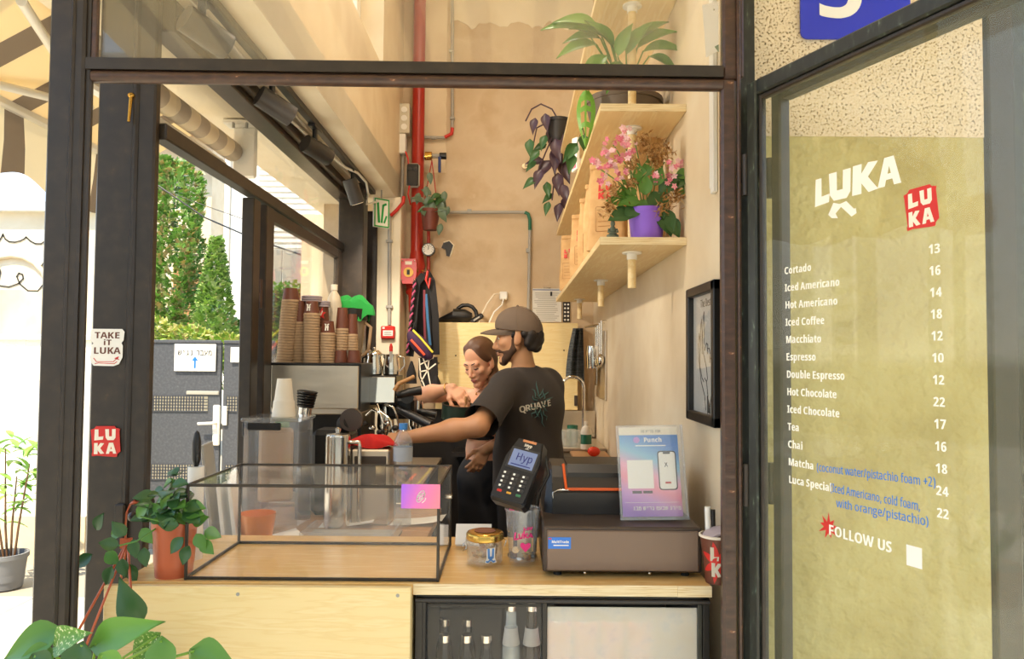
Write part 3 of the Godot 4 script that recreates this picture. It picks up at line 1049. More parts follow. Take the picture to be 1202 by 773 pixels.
	var f := put("foliage", foliage(func(_k: int) -> Array:
		var h := rng.randf_range(0.0, 1.0)
		var ang := rng.randf() * TAU
		var rad := 0.33 * (1.0 - 0.35 * pow(h, 3.0)) * rng.randf_range(0.75, 1.0)
		if h > 0.93:
			rad *= 0.6
		var bulge := 0.12 * sin(ang * 3.0 + h * 9.0)
		return [Vector3(0.12 - 0.22 * h + cos(ang) * (rad + bulge), 1.5 + 2.35 * h, sin(ang) * rad), Vector3(cos(ang), 0.9, sin(ang))], 5200, 0.075, ["7aa552", "8ab45e", "66903f", "a3c272", "b8bd7e", "c2a878"]), ty, cy)
	f.set_meta("kind", "stuff")
	var c2 := thing("young_cypress", "shorter paler cypress beside the tall one", "tree", Vector3(-3.2, 0, -7.9))
	put("trunk", S().rod(Vector3.ZERO, Vector3(0, 1.8, 0), 0.04, 0.02), M["dark wood"], c2)
	put("foliage", foliage(func(_k: int) -> Array:
		var h := rng.randf()
		var ang := rng.randf() * TAU
		var rad := 0.24 * (1.05 - h) * rng.randf_range(0.7, 1.0) + 0.02
		return [Vector3(cos(ang) * rad, 1.5 + 1.3 * h, sin(ang) * rad), Vector3(cos(ang), 0.8, sin(ang))], 1600, 0.075, ["93b462", "a8c274", "82a654", "bcc88a"]), ty, c2).set_meta("kind", "stuff")
	var shr := thing("garden_shrub", "sunlit yellow green shrub topping the grey gate", "shrub", Vector3(-3.3, 0, -7.2))
	put("trunk", S().rod(Vector3(0, 0, 0), Vector3(0.02, 1.5, 0), 0.03, 0.02), M["dark wood"], shr)
	put("foliage", foliage(blob([[Vector3(-0.3, 1.72, 0), Vector3(0.28, 0.22, 0.25)], [Vector3(0.1, 1.66, 0), Vector3(0.3, 0.18, 0.25)], [Vector3(0.5, 1.6, 0), Vector3(0.25, 0.16, 0.2)], [Vector3(0.0, 1.4, 0), Vector3(0.6, 0.3, 0.25)]]), 2600, 0.06, ["a7bf5a", "c2c46a", "8fae4c", "d6c98a"]), ty, shr).set_meta("kind", "stuff")
	var bsh := thing("dark_bush", "dark green bush beside the louvred block", "bush", Vector3(-3.05, 0, -8.9))
	put("stem", S().rod(Vector3.ZERO, Vector3(0, 1.6, 0), 0.03, 0.02), M["dark wood"], bsh)
	put("foliage", foliage(blob([[Vector3(0, 1.8, 0), Vector3(0.28, 0.32, 0.25)], [Vector3(0.1, 2.05, 0), Vector3(0.2, 0.25, 0.2)]]), 1500, 0.07, ["4d7a34", "5f8c3e", "3c6228"]), ty, bsh).set_meta("kind", "stuff")
	var hd := thing("clipped_hedge", "bright clipped hedge seen through the side glass door", "hedge", Vector3(-1.95, 0, -7.2))
	put("foliage", foliage(func(_k: int) -> Array:
		return [Vector3(rng.randf_range(-0.45, 0.5), rng.randf_range(1.2, 2.26), rng.randf_range(-0.1, 0.1)), Vector3(0, 0.3, 1)], 3000, 0.06, ["7fae4a", "93bd58", "6a9a3c"]), ty, hd).set_meta("kind", "stuff")
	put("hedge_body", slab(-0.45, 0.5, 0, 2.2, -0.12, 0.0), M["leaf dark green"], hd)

	# ---- grey gate with its sign
	var gp := mat("grey gate paint", Color(1, 1, 1), 0.55)
	gp.albedo_texture = noise_tex(51, 0.05, [[0.0, hexc("44464c")], [0.6, hexc("4e5056")], [0.9, hexc("5a5c61")], [1.0, hexc("909294")]], 512, 4)
	tri(gp, Vector3(1.5, 1.5, 1.5))
	var gt := thing("street_gate", "grey metal double gate with pierced bands and a lever lock", "gate", Vector3(0, 0, -5.9))
	for leaf in [[-3.2, -2.33], [-2.31, -1.9]]:
		var gl := put("gate_leaf", slab(leaf[0], leaf[1], 0.02, 1.66, -0.03, 0.0, 0.004), gp, gt)
		put("gate_edge", slab(leaf[0], leaf[1], 1.65, 1.675, 0, 0.01, 0.003), gp, gl)
		for yb in [1.11, 0.57]:
			put("band_back", slab(leaf[0] + 0.03, leaf[1] - 0.1, yb, yb + 0.12, 0.0, 0.003), M["awning cream cloth"], gl)
			var net := S()
			for j in int((leaf[1] - leaf[0] - 0.13) / 0.022):
				var xx: float = leaf[0] + 0.03 + 0.022 * j
				net.box(Vector3(xx, yb + 0.06, 0.006), Vector3(0.008, 0.12, 0.006))
			for j in 6:
				net.box(Vector3((leaf[0] + leaf[1] - 0.07) / 2, yb + 0.024 * j, 0.006), Vector3(leaf[1] - leaf[0] - 0.13, 0.008, 0.006))
			put("pierced_band", net, gp, gl).set_meta("kind", "stuff")
	var lk := put("lock_plate", slab(-2.38, -2.325, 0.84, 1.16, 0.0, 0.025, 0.008), M["white plastic"], gt)
	put("lever", S().tube([Vector3(-2.35, 1.02, 0.02), Vector3(-2.36, 1.02, 0.06), Vector3(-2.48, 1.015, 0.06)], 0.012, 8), M["white plastic"], lk)
	put("strike_plate", slab(-2.305, -2.27, 1.0, 1.15, 0.0, 0.02, 0.004), M["white plastic"], gt)
	put("chain_patch", slab(-2.6, -2.34, 1.24, 1.27, 0.0, 0.012, 0.004), M["grey plastic"], gt)
	var sg := thing("arrow_sign", "white notice with Hebrew lettering and a blue arrow on the gate", "sign", Vector3(-2.533, 1.535, -5.885))
	put("board", S().box(Vector3.ZERO, Vector3(0.33, 0.215, 0.006), 0.001), M["paper white"], sg)
	var hb := S(Transform3D(Basis(), Vector3(0, 0, 0.003)))
	hebrew(hb, ["mem", "ayin", "bet", "resh", "", "nun", "gimel", "yod", "shin"], Vector2(0.132, 0.02), 0.034, 0.0065)
	put("lettering", hb, M["dark grey plastic"], sg)
	var ar := S().prism(vecs([-0.008, -0.085, 0.008, -0.085, 0.008, -0.025, 0.026, -0.025, 0.0, 0.01, -0.026, -0.025, -0.008, -0.025]), 0.003, 0.0045)
	put("arrow", ar, M["marker blue"], sg)
	tag(put("torn_poster", slab(-2.25, -2.13, 1.5, 1.62, -5.885, -5.882), M["paper white"]), "small torn white sticker on the narrow gate leaf", "sticker")

	# ---- street behind the viewer, seen only in reflections
	var ob := thing("street_house", "pale house across the street facing the kiosk", "building", Vector3(0, 0, 9.5))
	put("house_wall", slab(-9, 9, 0, 7, 0, 0.6), M["pale plaster"], ob)
	for j in 5:
		var wn := put("window", slab(-6.6 + 3 * j, -5.4 + 3 * j, 1.0, 2.6, -0.05, 0.02), M["white plastic"], ob)
		put("pane", slab(-6.5 + 3 * j, -5.5 + 3 * j, 1.1, 2.5, -0.06, -0.05), M["black plastic"], wn)


func _arc(o: Vector3, r: float, a0: float, a1: float, steps: int) -> Array:
	var out := []
	for k in steps + 1:
		var a := lerpf(a0, a1, k / float(steps))
		out.append(o + Vector3(cos(a), sin(a), 0) * r)
	return out


func build_counter() -> void:
	var c := thing("counter", "plywood serving counter with a pale birch front panel", "counter")
	put("worktop", slab(-1.0, 0.507, COUNTER_Y - 0.026, COUNTER_Y, -2.4, -1.904, 0.001), M["varnished plywood"], c)
	put("worktop_edge", slab(-0.25, 0.42, COUNTER_Y - 0.0265, COUNTER_Y + 0.0003, -1.905, -1.9), M["plywood edge"], c)
	put("worktop_edge", slab(0.4205, 0.507, COUNTER_Y - 0.0265, COUNTER_Y + 0.0003, -1.905, -1.898), M["plywood edge"], c)
	var fp := put("front_panel", slab(-1.022, -0.252, 0.0, COUNTER_Y - 0.002, -1.893, -1.873, 0.002), M["birch plywood"], c)
	for x in [-0.955, -0.685, -0.285]:
		put("screw", S().rod(Vector3(x, 0.955, -1.8735), Vector3(x, 0.955, -1.8715), 0.0045, -1, 10), M["grey plastic"], fp)
	put("side_panel", slab(-1.02, -1.0, 0, COUNTER_Y - 0.03, -2.4, -1.894), M["birch plywood"], c)
	put("divider", slab(-0.27, -0.253, 0, COUNTER_Y - 0.027, -2.4, -1.906), M["birch plywood"], c)

	# ---- glass-fronted fridge below the worktop
	var f := thing("drinks_fridge", "black undercounter fridge with sliding glass doors", "fridge", Vector3(0, 0, -1.915))
	var k: Material = M["black plastic"]
	put("cabinet_back", slab(-0.235, 0.5, 0.05, 0.93, -0.48, -0.46), k, f)
	put("cabinet_side", slab(-0.245, -0.228, 0.02, 0.94, -0.48, 0.0), k, f)
	put("cabinet_side", slab(0.488, 0.505, 0.02, 0.94, -0.48, 0.0), k, f)
	put("cabinet_top", slab(-0.245, 0.505, 0.925, 0.945, -0.48, 0.0, 0.003), k, f)
	put("cabinet_base", slab(-0.245, 0.505, 0.02, 0.12, -0.48, 0.0), k, f)
	put("top_trim", S().rod(Vector3(-0.245, 0.932, 0.004), Vector3(0.505, 0.932, 0.004), 0.006), M["dark grey plastic"], f)
	var ld := put("door_frame", slab(-0.232, -0.218, 0.12, 0.925, -0.03, -0.005, 0.002), k, f)
	put("top_rail", slab(-0.228, 0.11, 0.908, 0.914, -0.03, -0.022), k, ld)
	put("door_pane", slab(-0.218, 0.11, 0.12, 0.925, -0.028, -0.024), M["clear pane"], f)
	var whitened := mat("whitish glass", Color(1.0, 0.99, 0.96, 0.55), 0.6)  # whitish half-clear pane with uneven tone
	whitened.transparency = BaseMaterial3D.TRANSPARENCY_ALPHA
	whitened.albedo_texture = noise_tex(61, 0.02, [[0.0, Color(0.93, 0.9, 0.84, 1.0)], [0.6, Color(0.97, 0.95, 0.91, 0.9)], [1.0, Color(1, 1, 1, 0.7)]], 256, 5)
	tri(whitened, Vector3(3, 3, 3))
	put("whitish_pane", slab(0.088, 0.478, 0.12, 0.912, -0.016, -0.012), whitened, f)
	put("door_frame", slab(0.476, 0.488, 0.12, 0.925, -0.02, -0.002, 0.002), M["chipped green steel"], f)
	put("door_frame", slab(0.078, 0.092, 0.12, 0.925, -0.02, -0.006, 0.002), k, f)
	for y in [0.495]:
		var sh := S()
		for j in 24:
			sh.rod(Vector3(-0.22 + 0.03 * j, y, -0.05), Vector3(-0.22 + 0.03 * j, y, -0.44), 0.002, -1, 5)
		sh.rod(Vector3(-0.23, y, -0.06), Vector3(0.49, y, -0.06), 0.004)
		put("wire_shelf", sh, M["white plastic"], f)
	# glowing strip and light added under the fridge top to brighten its inside
	var fl := mat("added fridge glow", hexc("f4f6ff"), 0.4)
	fl.emission_enabled = true
	fl.emission = hexc("eef2ff")
	fl.emission_energy_multiplier = 1.2
	put("added_strip", slab(-0.2, 0.46, 0.917, 0.924, -0.12, -0.1), fl, f)
	var la := AreaLight3D.new()
	la.name = "added_light"
	f.add_child(la)
	la.area_size = Vector2(0.66, 0.02)
	la.transform = Transform3D(Basis(Vector3.RIGHT, -PI / 2), Vector3(0.13, 0.914, -0.11))
	la.light_color = hexc("f2f4ff")
	la.light_energy = 0.12
	la.area_range = 6.0
	la.shadow_enabled = true
	# bottles and cans on the wire shelf
	var dark_glass := mat("dark bottle glass", Color(0.10, 0.08, 0.07, 0.9), 0.08)
	var pale_glass := glass("pale bottle glass", 0.35, hexc("c9d2cc"), 0.08)
	var bottle_prof := [[0.024, 0.0], [0.0255, 0.01], [0.0255, 0.2], [0.022, 0.235], [0.013, 0.265], [0.013, 0.3], [0.0, 0.3]]
	var cap_prof := [[0.0155, 0.29], [0.0155, 0.308], [0.0, 0.309]]
	var spots := [[522, 0.0, 2.02], [548, 0.0, 2.02], [571, -0.004, 2.02], [522, 0.03, 2.14], [549, 0.03, 2.14]]
	for j in spots.size():
		var o: Vector3 = at(spots[j][0], 740, spots[j][2])
		var b := thing("drink_bottle", "small dark bottle with a silver cap standing in the fridge", "bottle", Vector3(o.x, 0.4985, o.z), 0.0, "silver capped bottles in the fridge")
		put("bottle_body", S().lathe(Vector3.ZERO, bottle_prof, 16), dark_glass, b)
		put("bottle_cap", S().lathe(Vector3.ZERO, cap_prof, 16), M["bright steel"], b)
	var tall := [[0.025, 0.0], [0.027, 0.01], [0.027, 0.22], [0.023, 0.28], [0.014, 0.34], [0.013, 0.385], [0.0, 0.385]]
	for j in 2:
		var o: Vector3 = at([600, 624][j], 740, 2.03)
		var b := thing("tall_bottle", ["clear tall bottle beside a labelled one in the fridge", "tall dark bottle with grey paper labels in the fridge"][j], "bottle", Vector3(o.x, 0.4995, o.z))
		put("bottle_body", S().lathe(Vector3.ZERO, tall, 16), pale_glass if j == 0 else dark_glass, b)
		put("label_band", S().lathe(Vector3.ZERO, [[0.0278, 0.1], [0.0278, 0.2]], 16, false), M["grey plastic"], b)
		put("neck_label", S().lathe(Vector3.ZERO, [[0.0237, 0.28], [0.0175, 0.325]], 16, false), M["grey plastic"], b)
		put("bottle_cap", S().lathe(Vector3.ZERO, [[0.0155, 0.37], [0.0155, 0.392], [0.0, 0.393]], 16), M["bright steel"], b)
	for j in 4:
		var cn := thing("soda_can", "red drinks can behind the whitish fridge glass", "can", Vector3(0.13 + 0.072 * j, 0.4995, -2.03), 0.0, "red cans in the fridge")
		put("can_body", S().lathe(Vector3.ZERO, [[0.026, 0], [0.033, 0.01], [0.033, 0.33], [0.027, 0.345]], 20), M["signal red"], cn)
		put("can_lid", S().lathe(Vector3.ZERO, [[0.027, 0.345], [0.026, 0.348], [0.0, 0.347]], 20), M["bright steel"], cn)
		text(cn, "CLASSIC", 0.008, Vector3(0, 0.28, 0.0335), Vector3.RIGHT, Vector3.UP, M["lettering white"], true, HORIZONTAL_ALIGNMENT_CENTER)


func gradient_print(called: String, stops: Array, from: Vector2, to: Vector2) -> StandardMaterial3D:
	var g := Gradient.new()
	var offs := PackedFloat32Array()
	var cols := PackedColorArray()
	for s in stops:
		offs.append(s[0])
		cols.append(hexc(s[1]))
	g.offsets = offs
	g.colors = cols
	var t := GradientTexture2D.new()
	t.width = 128
	t.height = 128
	t.gradient = g
	t.fill_from = from
	t.fill_to = to
	var m := mat(called, Color(1, 1, 1), 0.35)
	m.albedo_texture = t
	m.texture_repeat = false
	return m


func card(w: float, h: float) -> Shape:
	var s := S()
	s.has_uv = true
	s.quad(Vector3(-w / 2, -h / 2, 0), Vector3(w / 2, -h / 2, 0), Vector3(w / 2, h / 2, 0), Vector3(-w / 2, h / 2, 0))
	s.quad(Vector3(w / 2, -h / 2, -0.0008), Vector3(-w / 2, -h / 2, -0.0008), Vector3(-w / 2, h / 2, -0.0008), Vector3(w / 2, h / 2, -0.0008))
	s.quad(Vector3(-w / 2, h / 2, 0), Vector3(w / 2, h / 2, 0), Vector3(w / 2, h / 2, -0.0008), Vector3(-w / 2, h / 2, -0.0008))
	return s


func build_counter_things() -> void:
	var blk: Material = M["black plastic"]
	# ---- glass display case
	var x0 := -0.838
	var x1 := -0.19
	var y0 := COUNTER_Y
	var y1 := COUNTER_Y + 0.245
	var z0 := -2.29
	var z1 := -1.922
	var v := thing("display_case", "empty glass display case with thin black edges on the counter", "display case", Vector3(0, 0, 0))
	var e := 0.0075
	for y in [y0 + e / 2 + 0.001, y1 - e / 2]:
		for z in [z0, z1]:
			put("frame_edge", S().box(Vector3((x0 + x1) / 2, y, z), Vector3(x1 - x0, e, e), 0.0015), M["dark painted steel"], v)
		for x in [x0, x1]:
			put("frame_edge", S().box(Vector3(x, y, (z0 + z1) / 2), Vector3(e, e, z1 - z0), 0.0015), M["dark painted steel"], v)
	for x in [x0, x1]:
		for z in [z0, z1]:
			put("frame_edge", S().box(Vector3(x, (y0 + y1) / 2, z), Vector3(e, y1 - y0, e), 0.0015), M["dark painted steel"], v)
	put("glass_pane", slab(x0, x1, y0 + e, y1 - e, z1 - 0.001, z1 + 0.001), M["clear pane"], v)
	put("glass_pane", slab(x0, x1, y1 - 0.004, y1 - 0.002, z0, z1), M["clear pane"], v)
	put("glass_pane", slab(x0 - 0.001, x0 + 0.001, y0 + e, y1 - e, z0, z1), M["clear pane"], v)
	put("glass_pane", slab(x1 - 0.001, x1 + 0.001, y0 + e, y1 - e, z0, z1), M["clear pane"], v)
	put("sliding_pane", slab(x0, (x0 + x1) / 2 + 0.02, y0 + e, y1 - e, z0 - 0.002, z0), M["clear pane"], v)
	put("sliding_pane", slab((x0 + x1) / 2 - 0.02, x1, y0 + e, y1 - e, z0 + 0.004, z0 + 0.006), M["clear pane"], v)
	put("latch", S().box(Vector3(x1 + 0.005, y0 + 0.16, z0 + 0.05), Vector3(0.012, 0.012, 0.03), 0.003), M["bright steel"], v)
	var pink := gradient_print("pink violet print", [[0.0, "b06af0"], [0.45, "e878c8"], [1.0, "ff8aa0"]], Vector2(0, 0.3), Vector2(1, 0.5))
	var lc := thing("logo_card", "pink and violet card with a white loop mark on the display case", "card", Vector3(at(494, 582, 1.92).x, at(494, 582, 1.92).y, z1 + 0.005))
	put("card", card(0.1, 0.062), pink, lc)
	var lp := S(Transform3D(Basis(), Vector3(0, 0, 0.0004)))
	for q in [[0.0, 1.0], [0.006, 0.55]]:
		var loop := []
		for j in 13:
			var a := TAU * j / 13.0
			loop.append(Vector2(cos(a) * 0.0095 + sin(a) * 0.004 + q[0] * 0.2, sin(a) * 0.0145 * q[1] + cos(a) * 0.003))
		stroke(lp, loop, 0.002, 0.0005, true)
	stroke(lp, vecs([-0.003, -0.007, -0.001, 0.006, 0.004, 0.005, 0.003, 0.0, -0.002, -0.001]), 0.002, 0.0005)
	stroke(lp, vecs([0.004, -0.016, 0.011, -0.011, 0.013, -0.004]), 0.002, 0.0005)
	put("loop_mark", lp, M["lettering white"], lc)

	# ---- cash drawer, printer, acrylic sign
	var dx := 0.292
	var dr := thing("cash_drawer", "brown black metal cash drawer standing at the counter edge", "cash drawer", Vector3(dx, COUNTER_Y, -2.17))
	mat("drawer metal", hexc("4a3f38"), 0.4, 0.3)
	mat("drawer front", hexc("7a675a"), 0.42, 0.25)
	put("housing", slab(-0.21, 0.21, 0.012, 0.131, -0.21, 0.195, 0.004), M["drawer metal"], dr)
	put("drawer_front", slab(-0.2, 0.2, 0.017, 0.122, 0.19, 0.203, 0.003), M["drawer front"], dr)
	for p in [[-0.17, 0.17], [0.17, 0.17], [-0.17, -0.17], [0.17, -0.17]]:
		put("foot", S().rod(Vector3(p[0], 0, p[1]), Vector3(p[0], 0.013, p[1]), 0.011), M["black rubber"], dr)
	for sx in [-0.1, 0.07]:
		put("rivet", S().ball(Vector3(sx, 0.013, 0.203), Vector3(0.004, 0.003, 0.003), 8, 6), M["bright steel"], dr)
	var st := thing("blue_sticker", "small blue sticker with white print on the cash drawer", "sticker", Vector3(dx - 0.167, COUNTER_Y + 0.09, -2.17 + 0.2036))
	put("sticker_ground", S().box(Vector3.ZERO, Vector3(0.06, 0.03, 0.0008)), mat("sticker blue", hexc("2f78d8"), 0.35), st)
	text(st, "MultiTrade", 0.0065, Vector3(0.002, 0.003, 0.0006), Vector3.RIGHT, Vector3.UP, M["lettering white"], true, HORIZONTAL_ALIGNMENT_CENTER, "Droid Sans", 0.95)
	put("print_line", S().box(Vector3(0.004, -0.006, 0.0006), Vector3(0.04, 0.0025, 0.0006)), M["lettering white"], st)
	put("print_corner", S().box(Vector3(-0.025, 0.011, 0.0006), Vector3(0.008, 0.003, 0.0006)), M["signal red"], st)

	var pr := thing("receipt_printer", "black receipt printer with an orange stripe on the cash drawer", "printer", Vector3(0.3, COUNTER_Y + 0.131, -2.262))
	# profile in z (forward) and y, swept in x
	var body := S(Transform3D(Basis(Vector3.UP, PI / 2), Vector3(-0.185, 0, 0)))
	body.prism(vecs([0.13, 0.0, 0.13, 0.06, 0.1, 0.1, 0.07, 0.128, -0.08, 0.13, -0.12, 0.1, -0.13, 0.0]).map(func(p): return Vector2(-p.x, p.y)), 0.0, 0.37)
	put("printer_body", body, M["dark grey plastic"], pr)
	var lid := S(Transform3D(Basis(Vector3.UP, PI / 2), Vector3(-0.14, 0, 0)))
	lid.prism(vecs([0.1, 0.07, 0.1, 0.113, 0.07, 0.134, -0.08, 0.136, -0.08, 0.07]).map(func(p): return Vector2(-p.x, p.y)), 0.0, 0.3)
	put("printer_lid", lid, blk, pr)
	var om := mat("printer orange", hexc("f0641e"), 0.4)
	put("orange_stripe", slab(-0.148, 0.16, 0.067, 0.0735, 0.09, 0.132, 0.001), om, pr)
	put("orange_stripe", S().tube([Vector3(-0.146, 0.07, 0.129), Vector3(-0.149, 0.105, 0.1), Vector3(-0.151, 0.133, 0.072)], 0.0042, 8), om, pr)
	put("chrome_trim", S().tube([Vector3(-0.14, 0.068, 0.131), Vector3(-0.17, 0.068, 0.131), Vector3(-0.184, 0.06, 0.128), Vector3(-0.184, 0.045, 0.13)], 0.0025, 6), M["bright steel"], pr)
	put("side_cheek", S().hexa([Vector3(-0.21, 0, 0.1), Vector3(-0.184, 0, 0.125), Vector3(-0.184, 0, -0.12), Vector3(-0.21, 0, -0.12), Vector3(-0.195, 0.11, 0.05), Vector3(-0.184, 0.12, 0.06), Vector3(-0.184, 0.12, -0.1), Vector3(-0.195, 0.11, -0.1)]), blk, pr)

	var ac := thing("acrylic_sign", "leaning clear acrylic stand holding a blue and pink poster", "sign")
	var bl := at(728.5, 617, 2.05)
	var brr := at(810, 616, 2.05)
	var tl := at(722.5, 510.5, 2.11)
	var xx := (brr - bl).normalized()
	var yy := (tl - bl)
	var hgt := 0.262
	var wd := (brr - bl).length() * 0.985
	var tf := facing(xx, yy, bl + xx * wd / 2)
	tf.origin.y = COUNTER_Y + 0.133
	ac.transform = tf
	put("stand_pane", S().box(Vector3(0, hgt / 2, 0.004), Vector3(wd, hgt, 0.003), 0.001), M["acrylic"], ac)
	put("stand_pane", S().box(Vector3(0, hgt / 2, -0.006), Vector3(wd, hgt, 0.003), 0.001), M["acrylic"], ac)
	put("stand_edge", S().box(Vector3(wd / 2 - 0.002, hgt / 2, -0.001), Vector3(0.005, hgt, 0.012), 0.001), M["acrylic"], ac)
	put("stand_edge", S().box(Vector3(0, 0.004, -0.001), Vector3(wd, 0.008, 0.03), 0.002), M["acrylic"], ac)
	var pw := wd * 0.88
	var ph := hgt * 0.94
	var poster := gradient_print("poster print", [[0.0, "4a86cc"], [0.14, "5f8fd6"], [0.36, "9ccbe2"], [0.52, "f0b4cc"], [0.66, "f09aae"], [0.8, "cf9ad2"], [1.0, "a06ac8"]], Vector2(0.62, 0), Vector2(0.35, 1))
	var ps := put("poster", card(pw, ph), poster, ac)
	ps.position = Vector3(-0.004, hgt / 2 + 0.002, 0.0005)
	put("poster_header", S().box(Vector3(0, ph / 2 - 0.011, 0.0004), Vector3(pw, 0.022, 0.0006)), M["logo cream"], ps)
	var hl := S(Transform3D(Basis(), Vector3(0.035, ph / 2 - 0.0145, 0.0008)))
	hebrew(hl, ["shin", "mem", "nun", "", "bet", "resh", "yod", "ayin", "", "mem", "gimel"], Vector2.ZERO, 0.006, 0.0012)
	put("header_lettering", hl, M["grey plastic"], ps)
	text(ps, "Punch", 0.0125, Vector3(0.012, ph / 2 - 0.036, 0.0006), Vector3.RIGHT, Vector3.UP, M["lettering white"], true, HORIZONTAL_ALIGNMENT_CENTER)
	put("poster_mark", S().rod(Vector3(-0.034, ph / 2 - 0.036, 0.0002), Vector3(-0.034, ph / 2 - 0.036, 0.0008), 0.009, -1, 16), mat("poster lilac", hexc("c79ad8"), 0.5), ps)
	put("print_line", S().box(Vector3(0.005, ph / 2 - 0.052, 0.0004), Vector3(0.085, 0.0028, 0.0006)), M["lettering white"], ps)
	put("white_panel", S().box(Vector3(-0.028, -0.008, 0.0004), Vector3(0.072, 0.078, 0.0006)), M["paper white"], ps)
	for j in 2:
		put("store_button", S().box(Vector3(-0.04 + 0.03 * j, -0.057, 0.0004), Vector3(0.026, 0.007, 0.0006)), M["dark grey plastic"], ps)
	put("print_line", S().box(Vector3(0.0, -0.085, 0.0004), Vector3(0.15, 0.0008, 0.0006)), M["lettering white"], ps)
	var pn := S(Transform3D(Basis(), Vector3(0.048, 0.002, 0)))
	pn.prism(badge(0.052, 0.108, 0.009), 0.0, 0.0008)
	put("phone_outline", pn, blk, ps)
	var pn2 := S(Transform3D(Basis(), Vector3(0.048, 0.002, 0.0008)))
	pn2.prism(badge(0.046, 0.102, 0.007), 0.0, 0.0004)
	put("phone_screen", pn2, M["paper white"], ps)
	put("phone_notch", S().box(Vector3(0.048, 0.05, 0.0012), Vector3(0.02, 0.005, 0.0008)), blk, ps)
	put("phone_button", S().box(Vector3(0.048, -0.032, 0.0013), Vector3(0.016, 0.005, 0.0008)), M["signal red"], ps)
	var fx := S(Transform3D(Basis(), Vector3(0.045, 0.018, 0.0012)))
	stroke(fx, vecs([-0.004, -0.006, 0.003, 0.005]), 0.0018, 0.0006)
	stroke(fx, vecs([-0.003, 0.005, 0.0, 0.0, 0.004, -0.006]), 0.0018, 0.0006)
	put("phone_mark", fx, blk, ps)
	var foot := S(Transform3D(Basis(), Vector3(0.078, -0.105, 0.0006)))
	hebrew(foot, ["mem", "yod", "resh", "nun", "", "shin", "bet", "ayin", "mem", "", "gimel", "resh", "yod", "shin", "", "mem", "bet", "nun"], Vector2.ZERO, 0.0085, 0.0016)
	put("footer_lettering", foot, M["lettering white"], ps)

	# ---- card terminal on its post
	var tm := thing("card_terminal", "black card payment terminal on a swivel post", "card terminal", Vector3.ZERO)
	var tb := at(609, 551, 2.06)
	var tn := Vector3(-0.3, 0.5, 0.82).normalized()
	var ty_ := (Vector3(0.2, 1, 0) - tn * tn.dot(Vector3(0.2, 1, 0))).normalized()
	tm.transform = Transform3D(Basis(ty_.cross(tn), ty_, tn), tb)
	var tbody := S()
	tbody.prism(vecs([-0.052, -0.09, 0.052, -0.09, 0.055, 0.03, 0.04, 0.09, -0.036, 0.09, -0.054, 0.03]), -0.045, -0.002)
	tbody.prism(vecs([-0.05, -0.088, 0.05, -0.088, 0.053, 0.03, 0.038, 0.087, -0.034, 0.087, -0.052, 0.03]), -0.002, 0.003)
	put("terminal_body", tbody, blk, tm)
	put("terminal_foot", S().box(Vector3(0, -0.085, -0.024), Vector3(0.106, 0.03, 0.052), 0.008), blk, tm)
	put("screen_bezel", S().box(Vector3(0.002, 0.03, 0.003), Vector3(0.088, 0.062, 0.003), 0.001), M["dark grey plastic"], tm)
	var sc := put("terminal_screen", S().box(Vector3(0.002, 0.03, 0.0048), Vector3(0.074, 0.05, 0.001)), mat("terminal lcd", hexc("7f8fb8"), 0.2), tm)
	text(sc, "Hyp", 0.021, Vector3(0.006, 0.034, 0.0058), Vector3.RIGHT, Vector3.UP, mat("lcd ink", hexc("2a2f78"), 0.5), false, HORIZONTAL_ALIGNMENT_CENTER)
	put("lcd_line", S().box(Vector3(0.002, 0.011, 0.0054), Vector3(0.06, 0.003, 0.0006)), M["lcd ink"], sc)
	text(tm, "iHyp", 0.008, Vector3(0.002, 0.072, 0.0035), Vector3.RIGHT, Vector3.UP, M["logo cream"], true, HORIZONTAL_ALIGNMENT_CENTER)
	put("contactless_mark", S().rod(Vector3(0.002, 0.059, 0.002), Vector3(0.002, 0.059, 0.0042), 0.006, -1, 14), M["grey plastic"], tm)
	put("orange_top", S().box(Vector3(0.002, 0.084, 0.002), Vector3(0.042, 0.007, 0.006), 0.001), mat("copper tone", hexc("d08858"), 0.35), tm)
	for r in 4:
		for q in 3:
			var kb := put("key", S().box(Vector3(-0.03 + 0.029 * q, -0.018 - 0.013 * r, 0.004), Vector3(0.022, 0.009, 0.003), 0.001), M["dark grey plastic"], tm)
			put("key_digit", S().box(Vector3(-0.034 + 0.029 * q, -0.018 - 0.013 * r, 0.0058), Vector3(0.006, 0.0055, 0.0008)), M["lettering white"], kb)
	for q in 3:
		put("key", S().box(Vector3(-0.03 + 0.029 * q, -0.071, 0.004), Vector3(0.014, 0.007, 0.003), 0.001), [M["signal red"], M["gold lid"], mat("key green", hexc("3f7a50"), 0.4)][q], tm)
	var tc := thing("terminal_post", "black post and round base under the card terminal", "stand", Vector3(tb.x + 0.012, COUNTER_Y, -2.178))
	put("post", S().rod(Vector3(0, 0.01, 0), Vector3(0, 0.175, 0), 0.026, -1, 16), blk, tc)
	put("base_disc", S().lathe(Vector3.ZERO, [[0.042, 0], [0.042, 0.006], [0.03, 0.012], [0.0, 0.012]], 20), blk, tc)
	var wr := thing("terminal_cable", "black cable looping behind the card terminal", "cable")
	put("wire", S().tube([tb + Vector3(0.04, 0.075, -0.03), tb + Vector3(0.075, 0.03, -0.04), tb + Vector3(0.085, -0.02, -0.05), tb + Vector3(0.06, -0.07, -0.06), tb + Vector3(0.05, -0.14, -0.08), Vector3(tb.x + 0.05, COUNTER_Y + 0.008, -2.2)], 0.005, 6), blk, wr)

	# ---- tip cup, jar, menu card
	var tp := thing("tip_cup", "clear plastic tip cup with pink writing and coins", "cup", Vector3(at(613, 657, 2.09).x, COUNTER_Y, -2.09))
